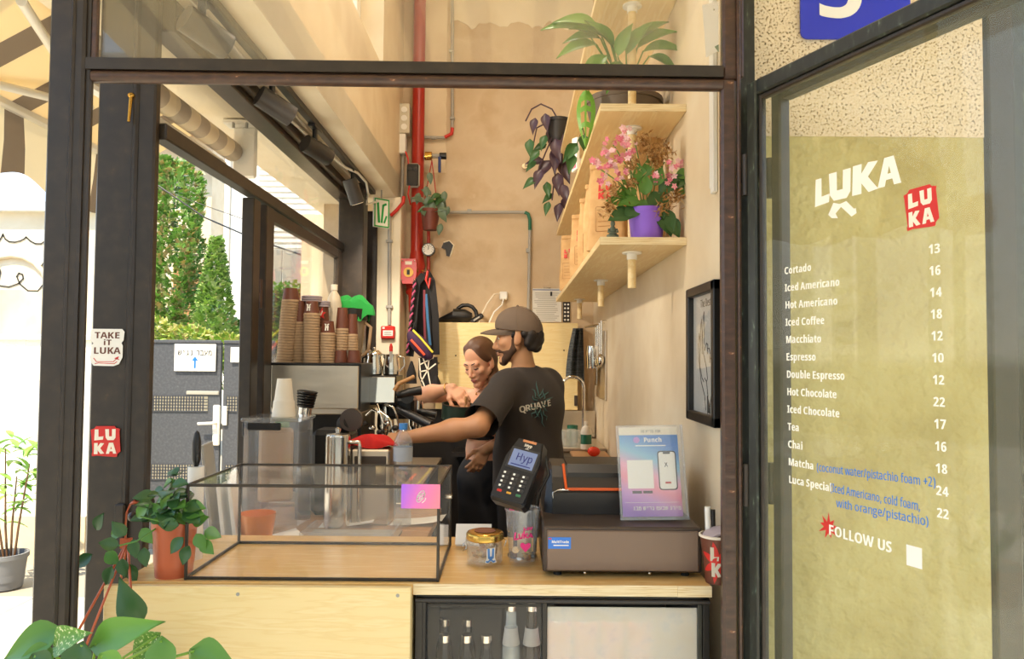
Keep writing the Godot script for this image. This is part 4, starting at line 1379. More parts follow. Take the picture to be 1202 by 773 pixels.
	put("cup_wall", S().lathe(Vector3.ZERO, [[0.034, 0.002], [0.037, 0.012], [0.048, 0.15], [0.0495, 0.152], [0.0495, 0.156], [0.0465, 0.155], [0.035, 0.014], [0.0, 0.012]], 28, false), M["acrylic"], tp)
	put("cup_rim", S().lathe(Vector3.ZERO, [[0.047, 0.152], [0.05, 0.152], [0.05, 0.157], [0.047, 0.157], [0.047, 0.152]], 28, false), M["acrylic"], tp)
	var pk := mat("marker pink", hexc("ee2c86"), 0.5)
	var wr2 := S(Transform3D(Basis(), Vector3(0.008, 0.085, 0.0455)))
	stroke(wr2, vecs([-0.028, 0.012, -0.03, -0.006, -0.02, -0.004]), 0.004)
	stroke(wr2, vecs([-0.018, 0.008, -0.016, -0.003, -0.01, -0.002, -0.008, 0.01]), 0.004)
	stroke(wr2, vecs([-0.004, 0.016, -0.004, -0.002]), 0.004)
	stroke(wr2, vecs([0.005, 0.01, -0.003, 0.005, 0.006, -0.001]), 0.004)
	stroke(wr2, vecs([0.009, 0.0, 0.014, 0.011, 0.019, 0.001, 0.01, 0.005]), 0.004)
	stroke(wr2, vecs([-0.004, 0.026, -0.004, 0.021, 0.002, 0.021]), 0.003)
	stroke(wr2, vecs([0.005, 0.026, 0.009, 0.026, 0.009, 0.021, 0.005, 0.021]), 0.003, 0.001, true)
	stroke(wr2, vecs([0.012, 0.027, 0.015, 0.021, 0.018, 0.028]), 0.003)
	wr2.prism(vecs([0.0, -0.04, 0.014, -0.025, 0.014, -0.017, 0.008, -0.014, 0.0, -0.019, -0.008, -0.014, -0.014, -0.017, -0.014, -0.025]), 0.0, 0.001)
	put("pink_writing", wr2, pk, tp)
	var rim2 := S(Transform3D(Basis(), Vector3(-0.012, 0.142, -0.046)))
	rim2.prism(vecs([0.0, -0.007, 0.007, 0.0, 0.004, 0.005, 0.0, 0.002, -0.004, 0.005, -0.007, 0.0]), 0.0, 0.001)
	rim2.prism(vecs([-0.026, -0.004, -0.01, -0.004, -0.01, 0.003, -0.026, 0.003]), 0.0, 0.001)
	put("pink_writing", rim2, pk, tp)
	put("banknote", S(Transform3D(Basis(Vector3(0.3, 1, 0.1).normalized(), 0.5), Vector3(0.006, 0.06, 0.012))).box(Vector3.ZERO, Vector3(0.045, 0.07, 0.001)), mat("banknote", hexc("d8cfae"), 0.7), tp)
	for j in 14:
		var ct := Transform3D(Basis(Vector3(1, 0.2, 0.4).normalized(), rng.randf_range(-0.9, 0.9)), Vector3(rng.randf_range(-0.02, 0.02), 0.018 + 0.0022 * j, rng.randf_range(-0.018, 0.022)))
		put("coin", S(ct).rod(Vector3(0, -0.0008, 0), Vector3(0, 0.0008, 0), 0.0105, -1, 16), M["brass" if j % 2 else "bright steel"], tp)

	var jr := thing("clip_jar", "squat glass jar with a gold clip lid on the counter", "jar", Vector3(at(569, 658, 2.1).x, COUNTER_Y, -2.1))
	var jg := glass("jar glass", 0.12, hexc("efe6d0"), 0.03)
	put("jar_wall", S().lathe(Vector3.ZERO, [[0.042, 0.001], [0.05, 0.008], [0.051, 0.055], [0.047, 0.066], [0.044, 0.066], [0.047, 0.054], [0.046, 0.012], [0.0, 0.008]], 28, false), jg, jr)
	put("jar_lid", S().lathe(Vector3.ZERO, [[0.05, 0.066], [0.053, 0.069], [0.053, 0.082], [0.05, 0.087], [0.044, 0.089], [0.0, 0.09]], 28), M["gold lid"], jr)
	put("lid_print", S().lathe(Vector3.ZERO, [[0.03, 0.0905], [0.0, 0.0907]], 20, false), mat("lid print", hexc("8f5a44"), 0.4), jr)
	put("wire_clip", S().tube([Vector3(-0.045, 0.065, 0.0), Vector3(-0.06, 0.055, 0.01), Vector3(-0.06, 0.036, 0.012), Vector3(-0.052, 0.04, 0.0), Vector3(-0.053, 0.07, 0.0)], 0.0016, 6), M["chrome"], jr)
	put("wire_clip", S().tube([Vector3(0.05, 0.07, 0.0), Vector3(0.06, 0.066, 0.01), Vector3(0.055, 0.05, 0.01)], 0.0016, 6), M["chrome"], jr)
	for j in 26:
		var ct := Transform3D(Basis(Vector3(1, 0.3, 0.5).normalized(), rng.randf_range(-1.1, 1.1)), Vector3(rng.randf_range(-0.03, 0.03), 0.014 + 0.0014 * j, rng.randf_range(-0.03, 0.034)))
		put("coin", S(ct).rod(Vector3(0, -0.0008, 0), Vector3(0, 0.0008, 0), 0.01, -1, 14), M["brass" if j % 3 else "bright steel"], jr)
	var us := S(Transform3D(Basis(Vector3.UP, 0.35), Vector3(0.018, 0.012, 0.0475)))
	us.prism(vecs([-0.012, 0.04, 0.013, 0.042, 0.012, 0.014, 0.017, 0.002, 0.008, 0.0, 0.0, 0.006, -0.008, 0.0, -0.017, 0.003, -0.012, 0.014]), 0.0, 0.0008)
	put("jar_sticker", us, M["paper white"], jr)
	var us2 := S(Transform3D(Basis(Vector3.UP, 0.35), Vector3(0.018, 0.012, 0.0483)))
	stroke(us2, vecs([-0.006, 0.038, -0.005, 0.016, 0.006, 0.016, 0.007, 0.038]), 0.006, 0.0006)
	stroke(us2, vecs([-0.004, 0.014, 0.008, 0.004, 0.012, 0.006]), 0.0045, 0.0006)
	stroke(us2, vecs([0.004, 0.014, -0.008, 0.004, -0.012, 0.006]), 0.0045, 0.0006)
	put("sticker_mark", us2, mat("sticker sky blue", hexc("5b93d8"), 0.5), jr)

	var mc := thing("black_dot_card", "white table card with black drawings beside the jar", "card", Vector3(at(556, 625, 2.27).x, COUNTER_Y + 0.003, -2.27))
	mc.rotation = Vector3(-0.15, 0, 0)
	put("card", S().box(Vector3(0, 0.033, 0), Vector3(0.108, 0.066, 0.0012)), M["paper white"], mc)
	put("card_fold", S(Transform3D(Basis(Vector3.RIGHT, -0.5), Vector3(0, 0.066, 0))).box(Vector3(0, -0.033, 0), Vector3(0.108, 0.066, 0.0012)), M["paper white"], mc)
	for p in [[-0.034, 0.04], [-0.014, 0.042], [-0.043, 0.026], [-0.02, 0.022], [0.016, 0.03], [0.034, 0.038]]:
		put("dot", S().rod(Vector3(p[0], p[1], 0.0005), Vector3(p[0], p[1], 0.0012), 0.0042, -1, 10), M["ink black"], mc)
	var ml := S(Transform3D(Basis(), Vector3(0.022, 0.055, 0.0006)))
	hebrew(ml, ["mem", "nun", "yod", "shin", "", "resh", "bet"], Vector2.ZERO, 0.006, 0.0011)
	put("lettering", ml, M["ink black"], mc)
	var m2 := thing("small_price_card", "plain white card standing inside the display case corner", "card", Vector3(-0.208, COUNTER_Y + 0.009, -2.262))
	put("card", S().box(Vector3(0, 0.03, 0), Vector3(0.03, 0.06, 0.001)), M["paper white"], m2)

	# ---- printed paper cup with pens and lids
	var lc2 := thing("pen_cup", "brown printed paper cup full of pens beside the jamb", "cup", Vector3(0.5315, COUNTER_Y, -1.937))
	put("cup_wall", S().lathe(Vector3.ZERO, [[0.03, 0.001], [0.043, 0.118], [0.04, 0.118], [0.028, 0.006], [0.0, 0.006]], 28, false), mat("cup brown", hexc("4c2a20"), 0.5), lc2)
	put("cup_rim", S().lathe(Vector3.ZERO, [[0.042, 0.117], [0.0465, 0.118], [0.0465, 0.123], [0.042, 0.124], [0.042, 0.117]], 28, false), M["logo cream"], lc2)
	# print wrapped round the tapering wall
	var wrap := func(p: Vector3) -> Vector3:
		var r := lerpf(0.03, 0.043, clampf(p.y / 0.118, 0.0, 1.0)) + p.z
		return Vector3(sin(p.x / 0.037 - 0.25) * r, p.y, cos(p.x / 0.037 - 0.25) * r)
	var star := S()
	var rings := []
	for j in 7:
		var ring := []
		for k in 56:
			var a := TAU * k / 56.0
			var spike := absf(fposmod(k / 4.0, 2.0) - 1.0)
			var r := lerpf(0.022, 0.056, pow(spike, 1.3)) * j / 6.0
			ring.append(wrap.call(Vector3(cos(a) * r * 0.8, 0.058 + clampf(sin(a) * r, -0.056, 0.056), 0.0008)))
		rings.append(ring)
	rings.reverse()
	star.grid(rings, true)
	put("printed_star", star, M["logo red"], lc2)
	var ls := S()
	glyph(ls, "L", Vector3(-0.018, 0.062, 0.001), Vector3(0.024, 0, 0), Vector3(0, 0.036, 0), 0.0008)
	glyph(ls, "U", Vector3(0.009, 0.062, 0.001), Vector3(0.022, 0, 0), Vector3(0, 0.036, 0), 0.0008)
	glyph(ls, "K", Vector3(-0.016, 0.022, 0.001), Vector3(0.027, 0, 0), Vector3(0, 0.036, 0), 0.0008)
	glyph(ls, "A", Vector3(0.013, 0.022, 0.001), Vector3(0.022, 0, 0), Vector3(0, 0.036, 0), 0.0008)
	for k in ls.v.size():
		ls.v[k] = wrap.call(ls.v[k])
	put("printed_letters", ls, M["logo cream"], lc2)
	var lm := mat("lilac plastic", hexc("b0a2a8"), 0.45)
	for j in 5:
		put("cup_lid", S(Transform3D(Basis(Vector3(0.3, 0, 1).normalized(), 0.5 - 0.05 * j), Vector3(-0.014 + 0.008 * j, 0.127 + 0.002 * j, 0.01))).lathe(Vector3.ZERO, [[0.027, 0], [0.027, 0.005], [0.023, 0.007], [0.0, 0.007]], 18), lm, lc2)
	for j in 4:
		var pc: Array = [[-0.02, 0.19, M["white plastic"], 0.008], [-0.006, 0.183, blk, 0.006], [0.02, 0.19, M["dark grey plastic"], 0.004], [0.03, 0.16, mat("pen purple", hexc("8a3aa8"), 0.4), 0.005]][j]
		put("pen", S().rod(Vector3(pc[0] * 0.8, 0.02, -0.012), Vector3(pc[0] * (1.0 if j != 2 else 1.5), pc[1], -0.018), pc[3], -1, 10), pc[2], lc2)

	# ---- stickers and brass latch on the broad post
	var s1 := thing("wordy_sticker", "white cut-out sticker with brown words and a red drawing on the black post", "sticker")
	s1.transform = facing(Vector3.RIGHT, Vector3.UP, at(126, 407, 2.167) + Vector3(0, 0, 0.001))
	put("sticker_ground", S().prism(vecs([-0.045, 0.053, 0.043, 0.053, 0.05, 0.045, 0.048, 0.02, 0.042, 0.012, 0.046, 0.004, 0.046, -0.03, 0.036, -0.05, 0.02, -0.056, -0.038, -0.055, -0.05, -0.04, -0.046, -0.004, -0.047, 0.004, -0.04, 0.01, -0.05, 0.02, -0.05, 0.045]), 0, 0.0006), M["paper white"], s1)
	text(s1, "TAKE", 0.018, Vector3(0, 0.034, 0.001), Vector3.RIGHT, Vector3.UP, M["cup brown"], true, HORIZONTAL_ALIGNMENT_CENTER, "Droid Sans", 1.25)
	text(s1, "iT", 0.016, Vector3(0, 0.013, 0.001), Vector3.RIGHT, Vector3.UP, M["cup brown"], true, HORIZONTAL_ALIGNMENT_CENTER, "Droid Sans", 1.3)
	text(s1, "LUKA", 0.019, Vector3(0, -0.011, 0.001), Vector3.RIGHT, Vector3.UP, M["cup brown"], true, HORIZONTAL_ALIGNMENT_CENTER, "Droid Sans", 1.2)
	var dog := S(Transform3D(Basis(), Vector3(0, -0.037, 0.0006)))
	stroke(dog, vecs([-0.038, 0.004, -0.03, -0.006, 0.02, -0.006, 0.03, 0.004, 0.036, 0.0]), 0.0018, 0.0006)
	stroke(dog, vecs([-0.034, -0.012, -0.024, -0.01, 0.022, -0.012, 0.03, -0.006]), 0.0018, 0.0006)
	dog.prism(vecs([0.022, 0.004, 0.036, 0.01, 0.032, 0.0]), 0, 0.0006)
	put("red_drawing", dog, M["logo red"], s1)
	var s2 := thing("square_sticker", "small red square sticker with cream letters on the black post", "sticker")
	s2.transform = facing(Vector3.RIGHT, Vector3.UP, at(124, 518, 2.167) + Vector3(0, 0, 0.001))
	luka_badge(s2, Transform3D(), 0.082, 0.086, 0.03)
	var bl2 := thing("brass_bolt", "small brass bolt fixed near the top of the black post", "bolt")
	var bp := at(154, 112, 2.16)
	put("bolt_head", S().ball(bp, Vector3(0.011, 0.009, 0.01), 12, 8), M["brass"], bl2)
	put("bolt_shank", S().rod(bp, at(151, 143, 2.15), 0.006, 0.004), M["brass"], bl2)

	# ---- plant in the terracotta pot
	var pp := thing("trailing_pot_plant", "thick-leaved plant in a terracotta coloured pot on the counter", "potted plant", Vector3(at(203, 675, 1.96).x, COUNTER_Y, -1.965))
	put("pot", S().lathe(Vector3.ZERO, [[0.043, 0.004], [0.046, 0.0], [0.048, 0.03], [0.0495, 0.032], [0.054, 0.122], [0.057, 0.122], [0.058, 0.142], [0.053, 0.142], [0.048, 0.1], [0.0, 0.1]], 28), M["terracotta plastic"], pp)
	put("soil", S().lathe(Vector3.ZERO, [[0.05, 0.128], [0.0, 0.132]], 18, false), M["dark wood"], pp)
	var pl := leaf_mesh(0.052, 0.036, 0.2, 0.12, "oval", 7)
	for j in 46:
		var a := rng.randf() * TAU
		var rr := sqrt(rng.randf())
		var o := Vector3(cos(a) * 0.055 * rr + 0.0, 0.16 + 0.12 * rng.randf() * (1.1 - rr * 0.6), sin(a) * 0.05 * rr)
		if o.x > 0.005:
			o.z = maxf(o.z, 0.06)
		leaf_at(pp, pl, M["leaf dark green" if j % 4 else "leaf mid green"], o, Vector3(cos(a), rng.randf_range(-0.9, 0.25), sin(a) * 0.8 + 0.25), Vector3(0, 0.7, 0.7), rng.randf_range(0.8, 1.2))
	var base := pp.position
	var trail := [[113, 622, 0.4, 1.0], [130, 628, 1, 0.5], [108, 650, -0.7, -0.6], [124, 648, 0.8, -0.5], [131, 664, -0.2, -1], [143, 655, 0.3, -1], [152, 662, 0.5, -1], [169, 642, 0.2, -1], [161, 607, 0.6, 0.7], [171, 600, 1, 0.3], [166, 620, 0.6, -0.6], [176, 608, 1, 0.1], [157, 632, 0.2, -1], [140, 640, -0.8, 0.2], [148, 628, -0.5, 0.6], [184, 615, 1, 0.2], [230, 626, 0.6, -0.8], [222, 640, -0.3, -1], [236, 634, 0.7, -0.6], [215, 630, -0.6, -0.8], [210, 616, -1, 0.1], [226, 614, 0.8, 0.4], [218, 604, 0.5, 0.8], [240, 622, 1, -0.3]]
	for q in trail:
		leaf_at(pp, pl, M["leaf mid green" if q[2] > 0.5 else "leaf dark green"], at(q[0], q[1], 1.9 + 0.03 * q[2]) - base, Vector3(q[2], q[3], 0.25), Vector3(-0.1, 0.4, 0.9), 0.95)
	put("vine_stem", S().tube([Vector3(-0.03, 0.13, 0.03), at(180, 622, 1.9) - base, at(160, 635, 1.88) - base, at(140, 640, 1.88) - base, at(118, 636, 1.88) - base], 0.0022, 6), M["leaf mid green"], pp)
	put("vine_stem", S().tube([Vector3(-0.02, 0.13, 0.02), Vector3(-0.03, 0.17, 0.05), at(190, 612, 1.9) - base, at(165, 606, 1.9) - base], 0.0022, 6), M["leaf mid green"], pp)
	# small bottle-brush standing behind the plant
	var bb := thing("bottle_brush", "black bristle brush standing in a white holder behind the plant", "brush", Vector3(at(230, 560, 2.12).x, COUNTER_Y, -2.12))
	put("holder", S().lathe(Vector3.ZERO, [[0.022, 0], [0.022, 0.26], [0.019, 0.26], [0.019, 0.01], [0.0, 0.01]], 16), M["white plastic"], bb)
	put("brush_head", S().lathe(Vector3.ZERO, [[0.006, 0.26], [0.012, 0.28], [0.012, 0.33], [0.007, 0.355], [0.0, 0.362]], 12), M["black plastic"], bb)

	# ---- pothos hanging from an orange hook
	var rod := thing("hanging_rail", "short dark rail with round ends holding the orange hook", "rail")
	var r0 := at(156, 606, 2.02)
	var r1 := at(176, 588, 2.16)
	put("rail_bar", S().rod(r0, r1, 0.009, -1, 12), M["dark painted steel"], rod)
	for p in [r0, r0.lerp(r1, 0.5), r1]:
		put("rail_knob", S().ball(p, Vector3.ONE * 0.0135, 12, 8), M["dark painted steel"], rod)
	put("rail_foot", S().rod(r1, Vector3(r1.x - 0.03, r1.y, -2.175), 0.008), M["dark painted steel"], rod)
	var hp := thing("hanging_pothos", "variegated pothos in a basket hung by an orange plastic hook", "hanging plant")
	var om2: Material = M["terracotta plastic"]
	var d0 := 1.98
	put("hook_strap", S().band([at(168, 592, 2.05), at(162, 588, d0), at(154, 590, d0), at(149, 600, d0), at(147.5, 615, d0), at(147.5, 632, d0)], 0.019, 0.004, Vector3(0.4, 0.1, 0.9)), om2, hp)
	put("hook_hub", S().prism([Vector2(-0.015, 0.012), Vector2(0.015, 0.014), Vector2(0.015, -0.012), Vector2(-0.014, -0.014)], -0.004, 0.004), om2, hp).position = at(148, 637, d0)
	for q in [[147, 640, 93, 738, 1.8], [148, 640, 100, 760, 1.72], [150, 641, 156, 726, 1.76], [149, 641, 120, 790, 2.1]]:
		put("hanger_cord", S().rod(at(q[0], q[1], d0), at(q[2], q[3], q[4]), 0.0032, -1, 8), om2, hp)
	var bc := at(116, 830, 1.69)
	put("basket", S().lathe(bc, [[0.07, -0.13], [0.1, -0.12], [0.125, 0.02], [0.13, 0.02], [0.13, 0.0]], 24), om2, hp)
	put("soil", S().lathe(bc, [[0.122, 0.005], [0.0, 0.012]], 18, false), M["dark wood"], hp)
	var vg := mat("variegated leaf", Color(1, 1, 1), 0.34)
	vg.albedo_texture = noise_tex(71, 0.035, [[0.0, hexc("5d8f36")], [0.55, hexc("6fa040")], [0.68, hexc("86b04e")], [0.74, hexc("e3e6b0")], [1.0, hexc("f0efc8")]], 256, 4)
	tri(vg, Vector3(9, 9, 9), false)
	vg.backlight_enabled = true
	vg.backlight = hexc("5a7a30")
	var big := leaf_mesh(0.14, 0.078, 0.25, 0.2, "heart", 10)
	# base, tip, depth, size, shade
	for q in [[68, 742, -4, 772, 1.62, 1.0, "leaf mid green"], [66, 757, 98, 741, 1.58, 0.85, "variegated leaf"], [113, 756, 184, 727, 1.6, 1.02, "leaf bright green"], [163, 728, 138, 680, 1.7, 0.84, "leaf dark green"], [184, 746, 150, 782, 1.68, 0.85, "variegated leaf"], [190, 752, 194, 806, 1.6, 0.85, "leaf mid green"], [228, 764, 278, 784, 1.62, 0.95, "leaf mid green"], [96, 757, 88, 800, 1.56, 0.85, "leaf dark green"], [62, 768, 8, 786, 1.6, 0.85, "leaf mid green"], [120, 770, 150, 800, 1.55, 0.7, "leaf bright green"], [40, 770, 62, 800, 1.55, 0.75, "leaf dark green"]]:
		var p: Vector3 = at(q[0], q[1], q[4])
		var t: Vector3 = at(q[2], q[3], q[4] - 0.02)
		var lf := leaf_at(hp, big, M[q[6]], p, t - p, Vector3(0.0, 0.55, 0.85), q[5])
		lf.scale.x *= clampf((t - p).length() / 0.14 / q[5], 0.6, 1.2)
		put("leaf_stalk", S().tube([bc + Vector3(rng.randf_range(-0.05, 0.05), 0.0, 0.03), (bc + p) / 2 + Vector3(0, 0.04, 0.02), p], 0.0032, 6), M["leaf lime"], hp)


func build_bar() -> void:
	var blk: Material = M["black plastic"]
	var steel: Material = M["brushed steel"]
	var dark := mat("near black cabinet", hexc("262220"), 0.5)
	# ---- bench behind the counter and machine bench along the side glazing
	var b := thing("work_bench", "brown wooden work bench behind the display case", "bench")
	for j in 5:
		put("bench_plank", slab(-1.04, -0.3, 0.885, 0.915, -2.46 - 0.14 * j, -2.599 - 0.14 * j, 0.002), M["stained bench wood"], b)
	put("bench_front", slab(-1.04, -0.32, 0.1, 0.885, -2.5, -2.48), dark, b)
	for p in [[-1.0, -2.55], [-0.34, -2.55], [-1.0, -3.1], [-0.34, -3.1]]:
		put("leg", slab(p[0] - 0.02, p[0] + 0.02, 0, 0.885, p[1] - 0.02, p[1] + 0.02), dark, b)
	var mb := thing("machine_bench", "dark cabinet carrying the espresso machine", "cabinet")
	put("cabinet_body", slab(-1.04, -0.46, 0.0, 0.9, -4.6, -3.18), dark, mb)
	put("cabinet_top", slab(-1.04, -0.44, 0.9, 0.93, -4.62, -3.17, 0.003), steel, mb)

	# papers and boards seen through the case
	for j in 3:
		var bd := thing("leaning_board", ["tall grey board leaning at the bench end", "low white board leaning in front of the grey one", "thin white board between the leaning boards"][j], "board", Vector3(-1.0 + 0.035 * j, 0.916, -2.53 - 0.008 * j), 0.15)
		put("board_sheet", S(Transform3D(Basis(Vector3.BACK, 0.12), Vector3.ZERO)).box(Vector3(0, [0.17, 0.1, 0.12][j], 0), Vector3(0.012, [0.34, 0.2, 0.24][j], 0.12), 0.002), M["paper white"] if j else M["grey plastic"], bd)
	for j in 3:
		var pp := thing("paper_sheet", ["curled white paper sheet at the bench edge", "white paper sheet lying behind the clear tray", "white paper sheet beside the water bottle"][j], "paper", Vector3([-0.83, -0.62, -0.36][j], 0.917, [-2.56, -2.82, -2.86][j]), [0.5, 0.05, -0.05][j])
		var rows := []
		for i in 7:
			var u := i / 6.0
			rows.append([Vector3(-0.1 + 0.2 * u, 0.002 + 0.02 * u * u, 0.06), Vector3(-0.1 + 0.2 * u, 0.002 + 0.02 * u * u, -0.06)])
		put("sheet", S().grid(rows), M["paper white"], pp)
	var ob := thing("orange_bowl", "round orange bowl behind the display case", "bowl", Vector3(at(303, 560, 2.545).x, 0.916, -2.545))
	put("bowl_wall", S().lathe(Vector3.ZERO, [[0.03, 0], [0.05, 0.02], [0.062, 0.1], [0.06, 0.1], [0.047, 0.024], [0.0, 0.01]], 24, false), mat("orange enamel", hexc("e8842a"), 0.3), ob)
	var tr := thing("cup_tray", "shallow clear tray lying on the work bench", "tray", Vector3(-0.56, 0.916, -2.62))
	put("tray_floor", slab(-0.16, 0.16, 0.0, 0.006, -0.1, 0.1), M["grey plastic"], tr)
	for s in [[-0.16, 0.16, 0.09, 0.1], [-0.16, 0.16, -0.1, -0.09], [-0.16, -0.15, -0.1, 0.1], [0.15, 0.16, -0.1, 0.1]]:
		put("tray_side", slab(s[0], s[1], 0.0, 0.04, s[2], s[3], 0.002), M["acrylic"], tr)

	# ---- espresso machine
	var e := thing("espresso_machine", "brushed steel espresso machine loaded with paper cups", "espresso machine")
	put("back_panel", slab(-1.045, -0.668, 1.325, 1.515, -3.21, -3.195, 0.004), steel, e)
	put("machine_body", slab(-1.045, -0.668, 1.3, 1.51, -3.68, -3.21, 0.004), steel, e)
	put("cup_tray_top", slab(-1.05, -0.66, 1.512, 1.523, -3.69, -3.19, 0.003), blk, e)
	put("side_trim", slab(-0.668, -0.658, 1.31, 1.52, -3.68, -3.2, 0.002), blk, e)
	put("lower_body", slab(-1.03, -0.7, 0.98, 1.3, -3.66, -3.42), blk, e)
	put("drip_tray", slab(-1.03, -0.5, 0.96, 1.0, -3.66, -3.25, 0.004), M["dark grey plastic"], e)
	put("machine_head", slab(-0.656, -0.537, 1.33, 1.463, -3.6, -3.4, 0.003), blk, e)
	put("mirror_panel", S(Transform3D(Basis(Vector3.RIGHT, -0.16), Vector3(-0.616, 1.4, -3.388))).box(Vector3.ZERO, Vector3(0.15, 0.118, 0.012), 0.002), M["mirror steel"], e)
	for p in [[-1.0, -3.3], [-0.72, -3.3], [-1.0, -3.62], [-0.72, -3.62]]:
		put("foot", S().rod(Vector3(p[0], 0.93, p[1]), Vector3(p[0], 0.985, p[1]), 0.02), blk, e)
	put("leg_column", slab(-0.71, -0.68, 0.98, 1.31, -3.24, -3.2), steel, e)
	for j in 2:
		var gx := -0.6 + 0.13 * j
		var gh := put("group_head", S().lathe(Vector3(gx, 1.2, -3.5 - 0.12 * j), [[0.03, 0.0], [0.04, 0.02], [0.04, 0.06], [0.03, 0.14], [0.0, 0.14]], 20), M["chrome"], e)
		put("portafilter", S().lathe(Vector3(gx, 1.155, -3.5 - 0.12 * j), [[0.015, 0.0], [0.032, 0.012], [0.034, 0.045], [0.0, 0.045]], 18), M["chrome"], gh)
	put("portafilter_handle", S().tube([at(464, 478, 3.42), at(480, 486, 3.4), at(506, 499, 3.36)], [0.014, 0.02, 0.022], 10), blk, e)
	put("portafilter_handle", S().tube([at(470, 480, 3.6), at(498, 484, 3.6), at(512, 487, 3.6)], [0.014, 0.02, 0.02], 10), blk, e)
	put("steam_wand", S().tube([at(443, 474, 3.38), at(446, 483, 3.36), at(455, 489, 3.35), at(459, 494, 3.34), at(464, 520, 3.32)], 0.0055, 8), M["chrome"], e)
	put("steam_wand", S().tube([at(452, 474, 3.38), at(462, 478, 3.36), at(466, 488, 3.36), at(471, 515, 3.4)], 0.005, 8), M["chrome"], e)
	put("hot_water_spout", S().tube([at(430, 487, 3.35), at(437, 480, 3.32), at(447, 485, 3.3), at(450, 497, 3.3)], 0.006, 8), M["chrome"], e)
	for j in 6:
		put("machine_knob", S().ball(at(428 + 9 * j, 497 + 5 * (j % 3), 3.33 + 0.02 * (j % 2)), Vector3(0.017, 0.013, 0.016), 10, 7), M["chrome"] if j % 2 else blk, e)
	put("wooden_trim", S().tube([at(463, 458, 3.36), at(468, 450, 3.36), at(486, 442, 3.4)], 0.01, 8), M["stained bench wood"], e)
	put("lever_arm", S().tube([at(466, 464, 3.4), at(480, 460, 3.4), at(494, 458, 3.42)], [0.016, 0.02, 0.022], 10), blk, e)
	put("pressure_dial", S().rod(at(478, 466, 3.44), at(478, 466, 3.4), 0.03, -1, 16), blk, e)
	put("machine_head", S().box(at(472, 478, 3.52), Vector3(0.13, 0.1, 0.14), 0.015), blk, e)

	# ---- paper cups, upside down, nested in stacks on the machine
	var kraft := mat("kraft paper", hexc("b89a78"), 0.8)
	mat("kraft rim", hexc("a08464"), 0.8)
	var bm: Material = M["cup brown"]
	bm.albedo_color = hexc("6a3a28")
	# px centre, depth, cup radius, cup height, count, tallness of the brown top, name of the stack
	var stacks := [
		[334.5, 3.29, 0.0385, 0.062, 23, "tallest cup stack"], [350, 3.31, 0.031, 0.105, 15, "cup stack with a long brown top"], [366, 3.26, 0.036, 0.063, 18, "cup stack bearing a white figure"],
		[384.5, 3.27, 0.033, 0.062, 11, "shorter cup stack with a figured cup"], [400.5, 3.31, 0.03, 0.103, 8, "cup stack standing on a brown cup"], [413, 3.33, 0.027, 0.1, 6, "narrow cup stack beside the blender"]]
	for k in stacks.size():
		var q: Array = stacks[k]
		var r: float = q[2]
		var h: float = q[3]
		var o := at(q[0], 427, q[1])
		var y := 1.523
		var step := 0.0122
		if k >= 4:
			y += 0.058
		for j in q[4]:
			var top: bool = j == q[4] - 1
			var lean := Vector3(0.0009 * j if k == 0 else 0.0003 * j * sin(k * 2.0), 0, 0)
			var c := thing("paper_cup", "brown paper cup %s the %s" % ["on top of" if top else "nested in", q[5]], "cup", Vector3(o.x, y + step * j, o.z) + lean, 0.7 * j, "" if top else q[5])
			var key := "cup_%d_%s" % [k, top]
			if not M.has(key):
				M[key] = [S().lathe(Vector3.ZERO, [[r, 0.003], [r * 0.965, 0.0105]], 20, false).mesh(), S().lathe(Vector3.ZERO, [[r, 0.003], [r * 1.05, 0.0015], [r * 1.04, -0.001], [r * 0.97, 0.0]], 20, false).mesh(), S().lathe(Vector3.ZERO, [[r * 0.965, 0.0105], [r * 0.74, h], [r * 0.7, h], [r * 0.69, h - 0.004], [0.0, h - 0.004]] if top else [[r * 0.965, 0.0105], [r * 0.955, 0.0135]], 20, false).mesh()]
			put("cup_band", M[key][0], kraft, c)
			put("cup_rim", M[key][1], M["kraft rim"], c)
			put("cup_body", M[key][2], bm if top else kraft, c)
			if top and (k == 2 or k == 3):
				var fg := S(Transform3D(Basis(Vector3.UP, -0.7 * j), Vector3.ZERO) * Transform3D(Basis(Vector3.RIGHT, -0.16), Vector3(-0.006 if k == 2 else 0.002, 0.034, r * 0.9)))
				stroke(fg, vecs([-0.005, -0.013, -0.004, 0.012]), 0.005)
				stroke(fg, vecs([0.005, -0.013, 0.004, 0.012]), 0.005)
				stroke(fg, vecs([-0.004, 0.0, 0.006, 0.002]), 0.006)
				stroke(fg, vecs([-0.008, 0.014, -0.004, 0.01]), 0.004)
				stroke(fg, vecs([0.008, 0.014, 0.004, 0.01]), 0.004)
				put("printed_figure", fg, M["lettering white"], c)
	for j in 2:
		var o := at([400, 415.5][j], 427, 3.28)
		var c := thing("single_cup", ["brown cup under the stack beside the figured cups", "brown cup pair under the narrow cup stack"][j], "cup", Vector3(o.x, 1.524, o.z))
		put("cup_body", S().lathe(Vector3.ZERO, [[0.03, 0], [0.031, 0.004], [0.025, 0.054], [0.0, 0.054]], 20), bm, c)
		put("cup_rim", S().lathe(Vector3.ZERO, [[0.0315, 0.0], [0.0315, 0.005]], 20, false), bm, c)
	var sc := thing("star_cup", "brown cup with a red star between the stacks", "cup", at(378, 392, 3.36))
	sc.position.y = 1.523
	put("cup_stack", S().lathe(Vector3.ZERO, [[0.034, 0], [0.033, 0.16]], 20), kraft, sc)
	put("cup_body", S().lathe(Vector3.ZERO, [[0.033, 0.16], [0.026, 0.262], [0.0, 0.262]], 20), bm, sc)
	var star := S(Transform3D(Basis(), Vector3(0.002, 0.22, 0.0325)))
	var sp := []
